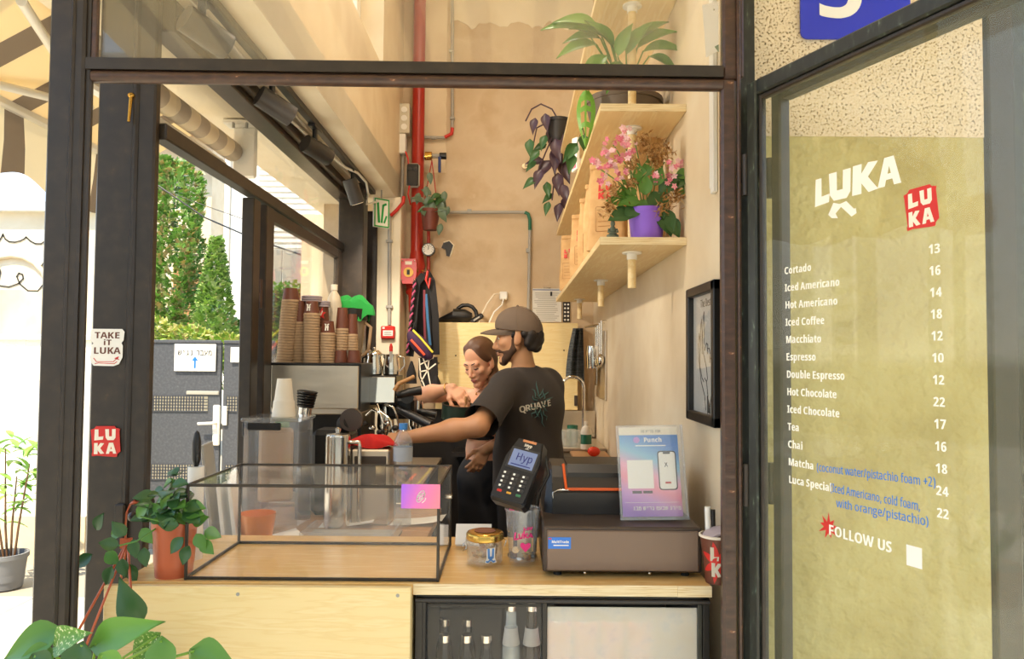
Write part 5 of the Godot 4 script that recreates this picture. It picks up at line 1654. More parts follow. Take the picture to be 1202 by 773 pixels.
	for j in 12:
		sp.append(Vector2.from_angle(TAU * j / 12.0 + 0.2) * (0.03 if j % 2 == 0 else 0.014) * Vector2(0.8, 1.0))
	star.prism(sp, 0, 0.001)
	put("printed_star", star, M["logo red"], sc)
	text(sc, "V", 0.022, Vector3(0.002, 0.222, 0.0345), Vector3.RIGHT, Vector3.UP, M["logo cream"], true, HORIZONTAL_ALIGNMENT_CENTER)
	# lilac lids lying on the stacks
	for j in 2:
		var o := at([366, 379][j], [351, 357][j], [3.33, 3.36][j])
		var l := thing("lid_pile", ["wide pile of lilac cup lids behind the figured stack", "narrow pile of lilac cup lids on the star cup"][j], "cup lids", o)
		for i in 3:
			put("cup_lid", S().lathe(Vector3(0, 0.009 * i - 0.012, 0), [[0.046 - 0.012 * j, 0], [0.046 - 0.012 * j, 0.006], [0.04 - 0.012 * j, 0.0085], [0.0, 0.0085]], 20), M["lilac plastic"], l)
		if j == 0:
			put("lid_prop", S().rod(Vector3(0, -0.012, 0), Vector3(0, 1.524 - o.y, 0), 0.03, 0.034, 16), kraft, l)

	# ---- blender with a green cloth, spray bottle
	var bo := at(414, 427, 3.56)
	var bl := thing("blender_jar", "black lidded blender jar standing on the espresso machine", "blender", Vector3(bo.x, 1.524, bo.z))
	put("jar", S().lathe(Vector3.ZERO, [[0.04, 0], [0.042, 0.03], [0.058, 0.2], [0.06, 0.21], [0.0, 0.21]], 24), mat("smoked jar", hexc("8a7a66"), 0.2), bl)
	put("jar_lid", S().lathe(Vector3.ZERO, [[0.066, 0.2], [0.068, 0.205], [0.068, 0.255], [0.05, 0.262], [0.0, 0.262]], 24), blk, bl)
	put("jar_handle", S().tube([Vector3(0.055, 0.19, 0), Vector3(0.085, 0.17, 0), Vector3(0.075, 0.06, 0), Vector3(0.045, 0.03, 0)], 0.008, 8), kraft, bl)
	var gc := thing("green_cloth", "bright green microfibre cloth heaped on the blender lid", "cloth", Vector3(bo.x - 0.01, 1.524 + 0.262, bo.z))
	var rows := []
	for j in 19:
		var row := []
		var u := j / 18.0
		for i in 37:
			var a := -TAU * i / 36.0
			var rr := 0.095 * sin(PI * 0.5 * u) * (1.0 + 0.16 * sin(a * 3.0 + 1.0) + 0.1 * sin(a * 7.0))
			var y := 0.05 * cos(u * 1.5) + 0.016 * sin(a * 4.0 + u * 7.0) * u + 0.012 * sin(a * 2.0 + 1.3) * sin(u * PI * 2.0) + 0.008 * sin(a * 9.0 + u * 9.0) * u
			row.append(Vector3(cos(a) * rr, maxf(y, 0.002) if u < 0.72 else y - 0.05 * (u - 0.72) / 0.28, sin(a) * rr * 0.75))
		rows.append(row)
	rows.reverse()
	var cm := mat("green microfibre", hexc("2fa84a"), 0.95)
	cm.rim_enabled = true
	cm.rim = 0.6
	put("cloth", S().grid(rows), cm, gc)
	var so := at(391, 427, 3.44)
	var sb := thing("spray_bottle", "cloudy plastic bottle standing behind the cup stacks", "bottle", Vector3(so.x, 1.524, so.z))
	put("bottle_body", S().lathe(Vector3.ZERO, [[0.034, 0], [0.035, 0.01], [0.035, 0.27], [0.026, 0.31], [0.013, 0.33], [0.013, 0.345], [0.0, 0.345]], 20), mat("cloudy plastic", hexc("d8cbb2"), 0.35), sb)
	put("bottle_cap", S().lathe(Vector3.ZERO, [[0.0155, 0.335], [0.0155, 0.362], [0.0, 0.363]], 16), M["logo cream"], sb)

	# ---- milk pitchers on the mirror panel
	for j in 2:
		var o := at([437.5, 458][j], 443, 3.47)
		o.z = -3.5
		var mp := thing("milk_pitcher", ["lidded steel pot beside the paper cups", "open steel milk pitcher below the fire call point"][j], "pitcher", Vector3(o.x, 1.464, o.z))
		put("pitcher_body", S().lathe(Vector3.ZERO, [[0.034, 0], [0.04, 0.006], [0.041, 0.04], [0.033, 0.085], [0.035, 0.1], [0.033, 0.1], [0.031, 0.085], [0.036, 0.04], [0.0, 0.008]], 24, false), M["chrome"], mp)
		put("pitcher_handle", S().tube([Vector3(0.034, 0.09, 0), Vector3(0.06, 0.085, 0), Vector3(0.062, 0.045, 0), Vector3(0.04, 0.02, 0)] if j == 1 else [Vector3(-0.034, 0.09, 0), Vector3(-0.055, 0.08, 0), Vector3(-0.055, 0.03, 0), Vector3(-0.04, 0.015, 0)], 0.005, 8), M["chrome"] if j else blk, mp)
		if j == 0:
			put("pitcher_lid", S().lathe(Vector3.ZERO, [[0.037, 0.098], [0.036, 0.105], [0.02, 0.118], [0.0, 0.12]], 24), M["chrome"], mp)
			put("lid_knob", S().ball(Vector3(0, 0.126, 0), Vector3(0.008, 0.008, 0.008), 10, 8), M["chrome"], mp)
		else:
			put("spout", S().hexa([Vector3(-0.05, 0.1, 0.006), Vector3(-0.03, 0.075, 0.012), Vector3(-0.03, 0.075, -0.012), Vector3(-0.05, 0.1, -0.006), Vector3(-0.049, 0.102, 0.008), Vector3(-0.03, 0.1, 0.016), Vector3(-0.03, 0.1, -0.016), Vector3(-0.049, 0.102, -0.008)]), M["chrome"], mp)
	var rt := thing("red_tipped_stick", "small silver stick with a red tip standing in the open pitcher", "thermometer", at(458.5, 443, 3.47))
	rt.position.y = 1.472
	put("shaft", S().rod(Vector3.ZERO, Vector3(0, 0.105, 0), 0.0075), M["grey plastic"], rt)
	put("red_tip", S().lathe(Vector3.ZERO, [[0.0085, 0.105], [0.0085, 0.125], [0.005, 0.14], [0.0, 0.142]], 12), M["signal red"], rt)

	# ---- clear bin with cups, black lids, steel pot, cloth, bottle
	var co := at(324, 490, 2.68)
	var cb := thing("clear_bin", "tall clear plastic bin holding folded cardboard", "bin", Vector3(co.x, 0.916, -2.72))
	var hgt := co.y - 0.916
	for s in [[-0.098, 0.098, 0.088, 0.09], [-0.098, 0.098, -0.09, -0.088], [-0.098, -0.096, -0.09, 0.09], [0.096, 0.098, -0.09, 0.09]]:
		put("bin_wall", slab(s[0], s[1], 0, hgt - 0.01, s[2], s[3]), M["acrylic"], cb)
	put("bin_lid", S().box(Vector3(0, hgt - 0.004, 0), Vector3(0.215, 0.014, 0.2), 0.005), M["acrylic"], cb)
	put("bin_handle", slab(-0.085, 0.035, hgt - 0.04, hgt - 0.014, 0.09, 0.097, 0.003), blk, cb)
	put("cardboard", S(Transform3D(Basis(Vector3.UP, 0.3), Vector3(-0.01, 0.24, 0))).box(Vector3.ZERO, Vector3(0.12, 0.26, 0.08), 0.01), kraft, cb)
	put("clip", S().box(Vector3(-0.105, hgt - 0.04, 0.06), Vector3(0.014, 0.05, 0.02), 0.003), blk, cb)
	var ct := thing("clear_cup_stack", "stack of frosted plastic cups upside down on the bin", "cups", Vector3(at(332, 490, 2.68).x, co.y + 0.004, -2.69))
	mat("frosted plastic", hexc("ece4d4"), 0.5).backlight_enabled = true
	M["frosted plastic"].backlight = Color(0.5, 0.48, 0.42)
	put("upper_cup", S().lathe(Vector3.ZERO, [[0.037, 0.055], [0.034, 0.06], [0.025, 0.137], [0.0, 0.137]], 20), M["frosted plastic"], ct)
	put("lower_cup", S().lathe(Vector3.ZERO, [[0.041, 0], [0.041, 0.004], [0.037, 0.055]], 20, false), M["frosted plastic"], ct)
	put("cup_rim", S().lathe(Vector3.ZERO, [[0.0415, 0.0], [0.0415, 0.006]], 20, false), M["frosted plastic"], ct)
	var lo := at(357, 488, 2.92)
	var ls := thing("black_lid_stack", "leaning pile of ribbed black lids on a steel ring", "lids", lo)
	var lean := Transform3D(Basis(Vector3.BACK, -0.12), Vector3.ZERO)
	put("steel_ring", S(lean).rod(Vector3(0, 0.0, 0), Vector3(0, 0.034, 0), 0.027, -1, 20), M["bright steel"], ls)
	put("ring_stand", S().rod(Vector3(0, 0, 0), Vector3(0, 0.917 - lo.y, 0), 0.022, 0.03, 16), blk, ls)
	for j in 6:
		put("black_lid", S(lean).lathe(Vector3(0, 0.036 + 0.011 * j, 0), [[0.031 + 0.0015 * j, 0], [0.034 + 0.0015 * j, 0.007], [0.03, 0.0095], [0.0, 0.0095]], 20), blk, ls)
	var to := at(394, 545, 2.75)
	var sp2 := thing("steel_pot", "tall lidded steel pot with a side handle", "pot", Vector3(to.x, 0.916, -2.78))
	put("pot_body", S().lathe(Vector3.ZERO, [[0.046, 0], [0.048, 0.005], [0.046, 0.335], [0.042, 0.345], [0.0, 0.35]], 28), M["bright steel"], sp2)
	put("lid_knob", S().lathe(Vector3.ZERO, [[0.008, 0.35], [0.012, 0.365], [0.0, 0.372]], 12), M["bright steel"], sp2)
	put("pot_handle", S().tube([Vector3(0.046, 0.315, 0), Vector3(0.08, 0.315, 0), Vector3(0.082, 0.3, 0), Vector3(0.082, 0.02, 0)], 0.008, 10), M["bright steel"], sp2)
	var gr := thing("coffee_grinder", "black coffee grinder body beside the steel pot", "grinder", Vector3(-0.73, 0.916, -3.05))
	put("grinder_body", S().box(Vector3(0, 0.17, 0), Vector3(0.16, 0.34, 0.16), 0.02), blk, gr)
	put("grinder_chute", S().rod(Vector3(0.05, 0.36, 0.06), Vector3(0.09, 0.38, 0.1), 0.035, -1, 16), blk, gr)
	put("grinder_dial", S().rod(Vector3(0.09, 0.385, 0.09), Vector3(0.09, 0.385, 0.12), 0.045, -1, 20), M["drawer metal"], gr)
	var rz := thing("steel_riser", "low steel box below the red cloth", "box", Vector3(-0.538, 0.916, -2.9))
	put("box_body", S().box(Vector3(0, 0.142, 0), Vector3(0.145, 0.284, 0.18), 0.006), steel, rz)
	put("box_front", S().box(Vector3(0, 0.2, 0.091), Vector3(0.12, 0.12, 0.004), 0.002), M["drawer metal"], rz)
	var rc := thing("red_cloth", "crumpled red cloth lying on the steel box", "cloth", Vector3(-0.54, 1.2, -2.885))
	rows = []
	for j in 12:
		var row := []
		var u := j / 11.0
		for i in 25:
			var a := -TAU * i / 24.0
			var rr := 0.085 * sin(PI * 0.5 * u) * (1.0 + 0.18 * sin(a * 2.0 + 0.6) + 0.12 * sin(a * 5.0))
			row.append(Vector3(cos(a) * rr, maxf(0.003, 0.05 * cos(u * 1.55) + 0.014 * sin(a * 3.0 + u * 6.0) * u), sin(a) * rr * 0.8))
		rows.append(row)
	rows.reverse()
	var rm := mat("red cotton", hexc("c8241e"), 0.95)
	put("cloth", S().grid(rows), rm, rc)
	var wo := at(472, 545, 2.78)
	var wb := thing("water_bottle", "clear water bottle with a blue cap behind the display case", "bottle", Vector3(wo.x, 0.916, -2.8))
	var pet := glass("bottle plastic", 0.14, hexc("c8d8e4"), 0.05)
	put("bottle_body", S().lathe(Vector3.ZERO, [[0.03, 0], [0.034, 0.01], [0.034, 0.05], [0.031, 0.06], [0.034, 0.07], [0.034, 0.21], [0.036, 0.22], [0.036, 0.3], [0.033, 0.325], [0.016, 0.355], [0.0135, 0.36], [0.0135, 0.375]], 24, false), pet, wb)
	put("water", S().lathe(Vector3.ZERO, [[0.029, 0.004], [0.032, 0.012], [0.032, 0.2], [0.0, 0.2]], 20), glass("still water", 0.1, hexc("8aa0a8"), 0.02), wb)
	put("label_band", S().lathe(Vector3.ZERO, [[0.0365, 0.245], [0.0365, 0.298]], 24, false), mat("bottle label", hexc("b4bcc8"), 0.5), wb)
	put("bottle_cap", S().lathe(Vector3.ZERO, [[0.0165, 0.362], [0.0165, 0.385], [0.0, 0.386]], 18), mat("cap blue", hexc("3f86d0"), 0.4), wb)

	# ---- sink corner on the right
	var sk := thing("sink_unit", "steel sink on legs in the far corner", "sink", Vector3(0, 0, -4.6))
	put("sink_rim", slab(0.14, 0.55, 1.0, 1.025, -0.3, 0.22, 0.004), steel, sk)
	put("basin", slab(0.17, 0.5, 0.82, 1.0, -0.26, 0.18, 0.01), steel, sk)
	for p in [[0.2, 0.15], [0.5, 0.15], [0.2, -0.25], [0.5, -0.25]]:
		put("leg", S().rod(Vector3(p[0], 0, p[1]), Vector3(p[0], 0.84, p[1]), 0.018), M["bright steel"], sk)
	put("back_splash", slab(0.14, 0.55, 1.025, 1.2, -0.4, -0.38), steel, sk)
	put("drain_pipe", S().rod(Vector3(0.3, 0.45, 0.02), Vector3(0.3, 0.83, 0.02), 0.025), M["white plastic"], sk)
	var fa := thing("gooseneck_tap", "tall chrome gooseneck tap above the sink", "tap", at(685, 495, 4.55))
	fa.position.y = 1.025
	var f0 := fa.position
	var arch := [Vector3(0, 0, 0), Vector3(0, 0.16, 0)]
	var top := at(673, 443, 4.55) - f0
	var mid := at(661, 455, 4.55) - f0
	arch.append(Vector3(0, top.y - 0.06, 0))
	for j in 9:
		var a := PI * j / 8.0
		arch.append(Vector3((cos(a) - 1.0) * 0.068, top.y - 0.06 + sin(a) * 0.066, 0.0))
	arch.append(Vector3(-0.138, mid.y - 0.1, 0))
	put("spout", S().tube(arch, 0.0105, 12), M["chrome"], fa)
	put("tap_base", S().lathe(Vector3.ZERO, [[0.024, 0], [0.024, 0.05], [0.014, 0.06], [0.0, 0.06]], 18), M["chrome"], fa)
	put("lever", S().rod(Vector3(0.02, 0.04, 0.0), Vector3(0.05, 0.06, 0.03), 0.006), M["chrome"], fa)
	var gm := glass("tumbler glass", 0.18, hexc("e6ece6"), 0.04)
	for j in 5:
		var o := at([650, 656, 663, 670, 676][j], 520, 4.42 + 0.05 * (j % 2))
		var gl := thing("drinking_glass", "clear tumbler drying upside down beside the tap", "glass", Vector3(o.x, 1.026, o.z), 0.0, "tumblers drying by the sink")
		put("glass_wall", S().lathe(Vector3.ZERO, [[0.034, 0], [0.029, 0.1], [0.0, 0.1], [0.0, 0.095], [0.026, 0.094], [0.031, 0.0], [0.034, 0.0]], 18, false), gm, gl)
	var gt := thing("green_tumbler", "green tinted tumbler behind the drying glasses", "glass", at(672, 505, 4.62))
	gt.position.y = 1.026
	put("glass_wall", S().lathe(Vector3.ZERO, [[0.03, 0], [0.034, 0.11], [0.031, 0.11], [0.027, 0.006], [0.0, 0.006]], 18, false), mat("green tint", hexc("2f6a52"), 0.15), gt)
	var bs := thing("soap_bottle", "white capped soap bottle with a green label by the tap", "bottle", at(688, 522, 4.32))
	bs.position.y = 1.026
	put("bottle_body", S().lathe(Vector3.ZERO, [[0.03, 0], [0.032, 0.01], [0.032, 0.1], [0.024, 0.125], [0.012, 0.135], [0.012, 0.16], [0.0, 0.16]], 20), M["frosted plastic"], bs)
	put("label_band", S().lathe(Vector3.ZERO, [[0.0325, 0.03], [0.0325, 0.085]], 20, false), M["green tint"], bs)
	var cbd := thing("cutting_board", "wooden cutting board bridging the sink edge", "board", Vector3(0.44, 1.026, -4.2))
	put("board", S().box(Vector3(0, 0.0, 0), Vector3(0.21, 0.022, 0.3), 0.005), M["stained bench wood"], cbd)
	cbd.position.y = 1.0
	put("board_support", S().tube([Vector3(0.08, -0.011, 0.1), Vector3(0.08, -0.3, 0.1)], 0.012, 8), M["white plastic"], cbd)
	var tmo := thing("red_tomato", "red tomato lying on the cutting board", "tomato", Vector3(at(697, 522, 4.12).x, 1.011, -4.12))
	put("fruit", S().ball(Vector3(0, 0.026, 0), Vector3(0.036, 0.027, 0.032), 18, 12), mat("tomato red", hexc("e0381a"), 0.25), tmo)
	put("calyx", S().lathe(Vector3.ZERO, [[0.008, 0.052], [0.0, 0.056]], 8), M["leaf dark green"], tmo)
	var yb := thing("yellow_sponge", "yellow sponge in the dark below the sink", "sponge", Vector3(at(638, 566, 4.0).x, 0.0, -4.0))
	put("bucket", S().lathe(Vector3.ZERO, [[0.1, 0], [0.13, 0.8], [0.12, 0.8], [0.095, 0.02], [0.0, 0.02]], 20), M["dark grey plastic"], yb)
	put("sponge", S().box(Vector3(0, 0.82, 0), Vector3(0.1, 0.04, 0.07), 0.01), M["gold lid"], yb)


func build_walls_things() -> void:
	var red: Material = M["pipe red"]
	var grey_c: Material = M["conduit grey"]
	var blk: Material = M["black plastic"]
	var bz := BACK_Z
	# ---- sprinkler riser in the far corner
	var p := thing("sprinkler_riser", "thick red sprinkler pipe with valve in the far corner", "pipe")
	var px := at(490, 200, 5.08).x
	put("main_pipe", S().rod(Vector3(px, 4.5, -5.1), Vector3(px, 2.25, -5.1), 0.043, -1, 20), red, p)
	put("valve_body", S().lathe(Vector3(px, 1.98, -5.1), [[0.03, -0.13], [0.05, -0.12], [0.055, 0.0], [0.066, 0.02], [0.066, 0.1], [0.055, 0.14], [0.06, 0.2], [0.05, 0.26], [0.043, 0.3]], 20), red, p)
	put("valve_flange", S().rod(Vector3(px, 2.1, -5.1), Vector3(px, 2.12, -5.1), 0.075, -1, 20), red, p)
	put("valve_bonnet", S().rod(Vector3(px - 0.05, 2.05, -5.06), Vector3(px + 0.06, 2.05, -5.0), 0.028, -1, 14), red, p)
	for j in 4:
		put("bolt", S().ball(Vector3(px - 0.05 + 0.033 * j, 2.14, -5.03), Vector3.ONE * 0.008, 8, 6), M["brass"], p)
	put("pipe_clamp", S().rod(Vector3(px, 2.62, -5.1), Vector3(px, 2.655, -5.1), 0.047, -1, 20), M["grey plastic"], p)
	put("branch_pipe", S().tube([Vector3(px, 2.93, -5.1), at(505, 183, 5.1), at(520, 183, 5.1)], 0.016, 10), M["grey plastic"], p)
	put("branch_valve", S().rod(at(499, 183, 5.07), at(507, 183, 5.07), 0.03, -1, 12), M["brass"], p)
	put("branch_end", S().rod(at(516, 183, 5.07), at(524, 183, 5.07), 0.024, -1, 12), blk, p)
	put("valve_lever", S().rod(at(516, 184, 5.03), at(516, 202, 5.03), 0.01), mat("lever blue", hexc("2a3f7a"), 0.4), p)
	put("side_pipe", S().tube([at(503, 265, 5.12), at(503, 346, 5.12)], 0.012, 10), red, p)
	put("drain_valve", S().ball(at(483, 342, 5.1), Vector3(0.04, 0.03, 0.03), 12, 8), red, p)
	put("signal_wire", S().tube([at(476, 178, 5.03), at(479, 186, 5.0), at(480, 200, 5.0)], 0.006, 6), M["signal red"], p)
	put("signal_wire", S().tube([at(481, 215, 5.0), at(479, 228, 5.0), at(482, 240, 5.04)], 0.006, 6), M["signal red"], p)
	var fs := thing("flow_switch", "black flow switch with a pale rim on the red pipe", "switch")
	fs.position = at(485, 206, 5.02)
	put("case", S().box(Vector3.ZERO, Vector3(0.09, 0.165, 0.05), 0.015), M["grey plastic"], fs)
	put("cover", S().box(Vector3(0, 0, 0.024), Vector3(0.078, 0.15, 0.012), 0.012), blk, fs)
	for sx in [-0.02, 0.02]:
		put("contact", S().rod(Vector3(sx, 0.04, 0.03), Vector3(sx, 0.04, 0.036), 0.013, -1, 12), M["dark grey plastic"], fs)
	var ga := thing("pressure_gauge", "round white faced pressure gauge beside the red valve", "gauge")
	ga.position = at(503, 293, 5.07)
	put("case", S().rod(Vector3(0, 0, -0.02), Vector3(0, 0, 0.02), 0.044, -1, 24), blk, ga)
	put("dial", S().rod(Vector3(0, 0, 0.02), Vector3(0, 0, 0.022), 0.038, -1, 24), M["paper white"], ga)
	var tk := S(Transform3D(Basis(), Vector3(0, 0, 0.022)))
	for j in 10:
		var a := -0.6 + j * 0.48
		stroke(tk, [Vector2.from_angle(a) * 0.026, Vector2.from_angle(a) * 0.034], 0.003)
	stroke(tk, vecs([0.0, 0.0, 0.004, 0.024]), 0.004)
	put("needle", tk, M["ink black"], ga)
	var am := thing("alarm_bell_unit", "red alarm unit with a yellow round centre", "alarm", at(479.5, 318, 4.98))
	put("case", S().prism(vecs([-0.05, 0.085, 0.05, 0.085, 0.055, 0.03, 0.05, -0.06, 0.035, -0.085, -0.04, -0.085, -0.055, -0.04, -0.055, 0.03]), -0.05, 0.0), M["signal red"], am)
	put("yellow_disc", S().rod(Vector3(0, -0.008, 0), Vector3(0, -0.008, 0.008), 0.033, -1, 24), mat("signal yellow", hexc("eab21e"), 0.4), am)
	put("disc_mark", S().box(Vector3(0, -0.008, 0.009), Vector3(0.02, 0.034, 0.002)), M["ink black"], am)
	put("caption", S().box(Vector3(0, 0.055, 0.001), Vector3(0.045, 0.022, 0.002)), M["logo cream"], am)
	for q in [[-0.042, 0.07], [0.042, 0.07], [-0.042, -0.06], [0.038, -0.06]]:
		put("screw", S().ball(Vector3(q[0], q[1], 0.001), Vector3.ONE * 0.005, 8, 6), M["bright steel"], am)
	put("back_mount", S().box(Vector3(0.0, 0, -0.09), Vector3(0.06, 0.1, 0.08)), red, am)
	# ---- boxes and conduits
	var jb := thing("socket_box", "tall grey wall box with three round outlets", "electrical box", at(475.5, 141, 5.1))
	put("case", S().box(Vector3.ZERO, Vector3(0.075, 0.21, 0.09), 0.006), mat("box grey", hexc("cfc6b0"), 0.5), jb)
	for j in 3:
		put("outlet", S().rod(Vector3(0, 0.06 - 0.06 * j, 0.045), Vector3(0, 0.06 - 0.06 * j, 0.05), 0.021, -1, 18), M["white plastic"], jb)
	var j2 := thing("junction_box", "small cream junction box with a cable below the outlets", "electrical box", at(473, 170, 5.1))
	put("case", S().box(Vector3.ZERO, Vector3(0.048, 0.14, 0.08), 0.006), M["white plastic"], j2)
	put("conduit", S().tube([Vector3(0, -0.07, 0.0), at(472, 225, 5.1) - j2.position, at(471, 233, 5.1) - j2.position], 0.011, 8), grey_c, j2)
	var c1 := thing("wall_conduit", "grey conduit with a red elbow beside the red pipe", "conduit")
	put("pipe_run", S().rod(at(531, -60, 5.17), at(531, 150, 5.17), 0.011, -1, 8), grey_c, c1)
	put("elbow", S().tube([at(531, 150, 5.17), at(530, 157, 5.17), at(522, 161, 5.17)], 0.013, 8), M["signal red"], c1)
	put("pipe_run", S().rod(at(522, 161.5, 5.17), at(495, 161, 5.17), 0.011, -1, 8), grey_c, c1)
	for q in [[530, 60], [531, 139], [509, 162]]:
		put("clip", S().box(at(q[0], q[1], 5.165), Vector3(0.034, 0.018, 0.03), 0.003), M["grey plastic"], c1)
	var c2 := thing("bent_conduit", "grey conduit with a green elbow across the far wall", "conduit")
	put("pipe_run", S().rod(at(520, 249, 5.17), at(616, 249, 5.17), 0.011, -1, 8), grey_c, c2)
	put("elbow", S().tube([at(616, 249, 5.17), at(620, 251, 5.17), at(622, 258, 5.17), at(622, 270, 5.17)], 0.0125, 8), mat("elbow green", hexc("1f6a4e"), 0.45), c2)
	put("pipe_run", S().rod(at(622, 270, 5.17), at(620, 380, 5.17), 0.011, -1, 8), grey_c, c2)
	for q in [[551, 248], [620, 294]]:
		put("clip", S().box(at(q[0], q[1], 5.165), Vector3(0.03, 0.03, 0.03), 0.003), M["grey plastic"], c2)
	var c3 := thing("pillar_conduit", "thin grey conduit running down the pale pillar", "conduit")
	put("pipe_run", S().rod(at(457.5, 250, 4.94), at(457, 381, 4.94), 0.012, -1, 8), grey_c, c3)
	for y in [283, 360]:
		put("clip", S().box(at(457, y, 4.935), Vector3(0.045, 0.02, 0.02), 0.003), grey_c, c3)
	var c4 := thing("red_cable", "short red conduit bending around the pillar top", "cable")
	put("pipe_run", S().tube([at(474, 231, 4.95), at(473, 238, 4.93), at(466, 246, 4.92), at(459, 253, 4.93)], 0.012, 8), M["signal red"], c4)
	var fc := thing("fire_call_point", "small red fire call point on the pale pillar", "fire alarm", at(455.5, 390, 4.935))
	put("case", S().box(Vector3.ZERO, Vector3(0.092, 0.085, 0.035), 0.006), M["signal red"], fc)
	put("glass_label", S().box(Vector3(0.002, -0.005, 0.018), Vector3(0.066, 0.036, 0.002)), M["paper white"], fc)
	for j in 3:
		put("label_print", S().box(Vector3(0.002, 0.004 - 0.009 * j, 0.0195), Vector3(0.05, 0.0025, 0.001)), M["ink black"], fc)
	put("lamp", S().box(Vector3(-0.028, 0.03, 0.018), Vector3(0.016, 0.012, 0.002)), M["paper white"], fc)
	# exit sign
	var ex := thing("exit_sign", "green and white exit sign hanging over the far mullion", "sign")
	ex.transform = Transform3D(Basis(Vector3.UP, 0.75), at(447.5, 250, 4.75))
	put("panel", S().box(Vector3.ZERO, Vector3(0.12, 0.19, 0.012), 0.002), M["white plastic"], ex)
	var eg := mat("exit green", hexc("12a04a"), 0.4)
	var es := S(Transform3D(Basis(), Vector3(0, 0, 0.006)))
	stroke(es, vecs([-0.052, -0.088, 0.052, -0.088, 0.052, 0.088, -0.052, 0.088]), 0.008, 0.002, true)
	stroke(es, vecs([-0.02, -0.06, -0.03, 0.06]), 0.016, 0.002)
	stroke(es, vecs([0.0, -0.06, 0.01, 0.05, 0.03, 0.06]), 0.014, 0.002)
	stroke(es, vecs([0.02, -0.06, 0.035, -0.02]), 0.012, 0.002)
	put("green_print", es, eg, ex)
	put("hanger", slab(-0.004, 0.004, 0.095, 0.16, -0.004, 0.004), M["grey plastic"], ex)
	var wc := thing("white_cable", "white cable sagging from the soffit to the exit sign", "cable")
	put("wire", S().tube([at(340, 140, 3.22), at(370, 168, 3.58), at(405, 196, 4.02), at(420, 203, 4.16), at(430, 214, 4.4), at(432, 228, 4.62), at(429, 240, 4.62), at(437, 238, 4.68), at(445, 236, 4.74)], 0.007, 6), M["white plastic"], wc)
	# hole knocked in the plaster, its inner shade painted as a flat dark patch
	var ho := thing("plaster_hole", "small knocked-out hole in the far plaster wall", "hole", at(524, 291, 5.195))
	put("painted_hollow", S().prism(vecs([-0.02, 0.04, 0.02, 0.05, 0.05, 0.02, 0.04, -0.02, 0.025, -0.06, 0.0, -0.055, -0.005, -0.01, -0.035, 0.0]), 0.0, 0.004), M["near black cabinet"], ho)
	put("broken_edge", S().tube([Vector3(-0.02, 0.04, 0), Vector3(0.02, 0.052, 0), Vector3(0.052, 0.02, 0), Vector3(0.04, -0.02, 0), Vector3(0.026, -0.062, 0)], 0.006, 6), M["pale plaster"], ho)
	# socket and its cable
	var so := thing("wall_socket", "white wall socket above the plywood cabinet", "socket", at(591, 347, 5.17))
	put("plate", S().box(Vector3.ZERO, Vector3(0.056, 0.056, 0.05), 0.006), M["white plastic"], so)
	put("cable", S().tube([Vector3(-0.025, 0.015, 0.02), at(580, 345, 5.1) - so.position, at(572, 356, 5.08) - so.position, at(564, 372, 5.08) - so.position, at(562, 379, 5.08) - so.position], 0.005, 6), M["logo cream"], so)
	put("cable", S().tube([Vector3(0.0, -0.028, 0.02), at(589, 358, 5.1) - so.position, at(580, 366, 5.08) - so.position, at(574, 379, 5.08) - so.position], 0.006, 6), M["white plastic"], so)
	# ---- plywood wall cabinet, vacuum, notices
	var cb := thing("plywood_cabinet", "wide plywood wall cabinet behind the two people", "cabinet")
	var tl := at(512, 378, 5.0)
	var br := at(678, 481, 5.0)
	put("cabinet_box", slab(tl.x, br.x, br.y, tl.y - 0.001, bz, -5.015), M["shelf plywood"], cb)
	put("door_board", slab(tl.x, br.x, br.y, tl.y, -5.015, -5.0, 0.002), M["birch plywood"], cb)
	for q in [[676, 395], [676, 470]]:
		put("hinge", S().box(at(q[0], q[1], 4.995), Vector3(0.022, 0.07, 0.012), 0.002), M["drawer metal"], cb)
	for q in [[513, 392], [535, 417], [662, 411], [515, 426]]:
		put("screw", S().ball(at(q[0], q[1], 4.998), Vector3.ONE * 0.005, 8, 6), M["ink black"], cb)
	var lowp := thing("dark_shelf", "dark shelf unit below the plywood cabinet", "shelf", Vector3(0, 0, bz))
	put("back_board", slab(-0.72, 0.1, 0, 1.19, 0.0, 0.03), M["near black cabinet"], lowp)
	put("shelf_board", slab(-0.4, 0.1, 0.9, 0.93, 0.0, 0.32), M["near black cabinet"], lowp)
	var vc := thing("hand_vacuum", "black hand vacuum with a loop handle on the cabinet", "vacuum", Vector3(at(540, 377, 5.08).x, tl.y, -5.09))
	put("nozzle", S().tube([Vector3(-0.16, 0.012, 0), Vector3(-0.08, 0.035, 0), Vector3(-0.02, 0.05, 0)], [0.012, 0.03, 0.045], 12), blk, vc)
	put("motor_body", S().tube([Vector3(-0.05, 0.05, 0), Vector3(0.03, 0.045, 0), Vector3(0.08, 0.04, 0)], [0.05, 0.05, 0.03], 14), blk, vc)
	var hn := []
	for j in 9:
		var a := PI * (1.05 - 1.2 * j / 8.0)
		hn.append(Vector3(0.04 + 0.075 * cos(a), 0.05 + 0.075 * sin(a), 0))
	put("loop_handle", S().tube(hn, 0.014, 10), blk, vc)
	put("battery", S(Transform3D(Basis(Vector3.BACK, 0.55), Vector3(0.115, 0.03, 0))).box(Vector3.ZERO, Vector3(0.1, 0.036, 0.06), 0.008), blk, vc)
	put("battery_label", S(Transform3D(Basis(Vector3.BACK, 0.55), Vector3(0.115, 0.03, 0.031))).box(Vector3.ZERO, Vector3(0.05, 0.01, 0.002)), M["grey plastic"], vc)
	var no := thing("paper_notice", "printed white notice pinned above the plywood cabinet", "notice", at(642, 358, 5.19))
	put("sheet", S().box(Vector3.ZERO, Vector3(0.205, 0.235, 0.003)), mat("notice paper", hexc("dcdad2"), 0.7), no)
	var ln := S()
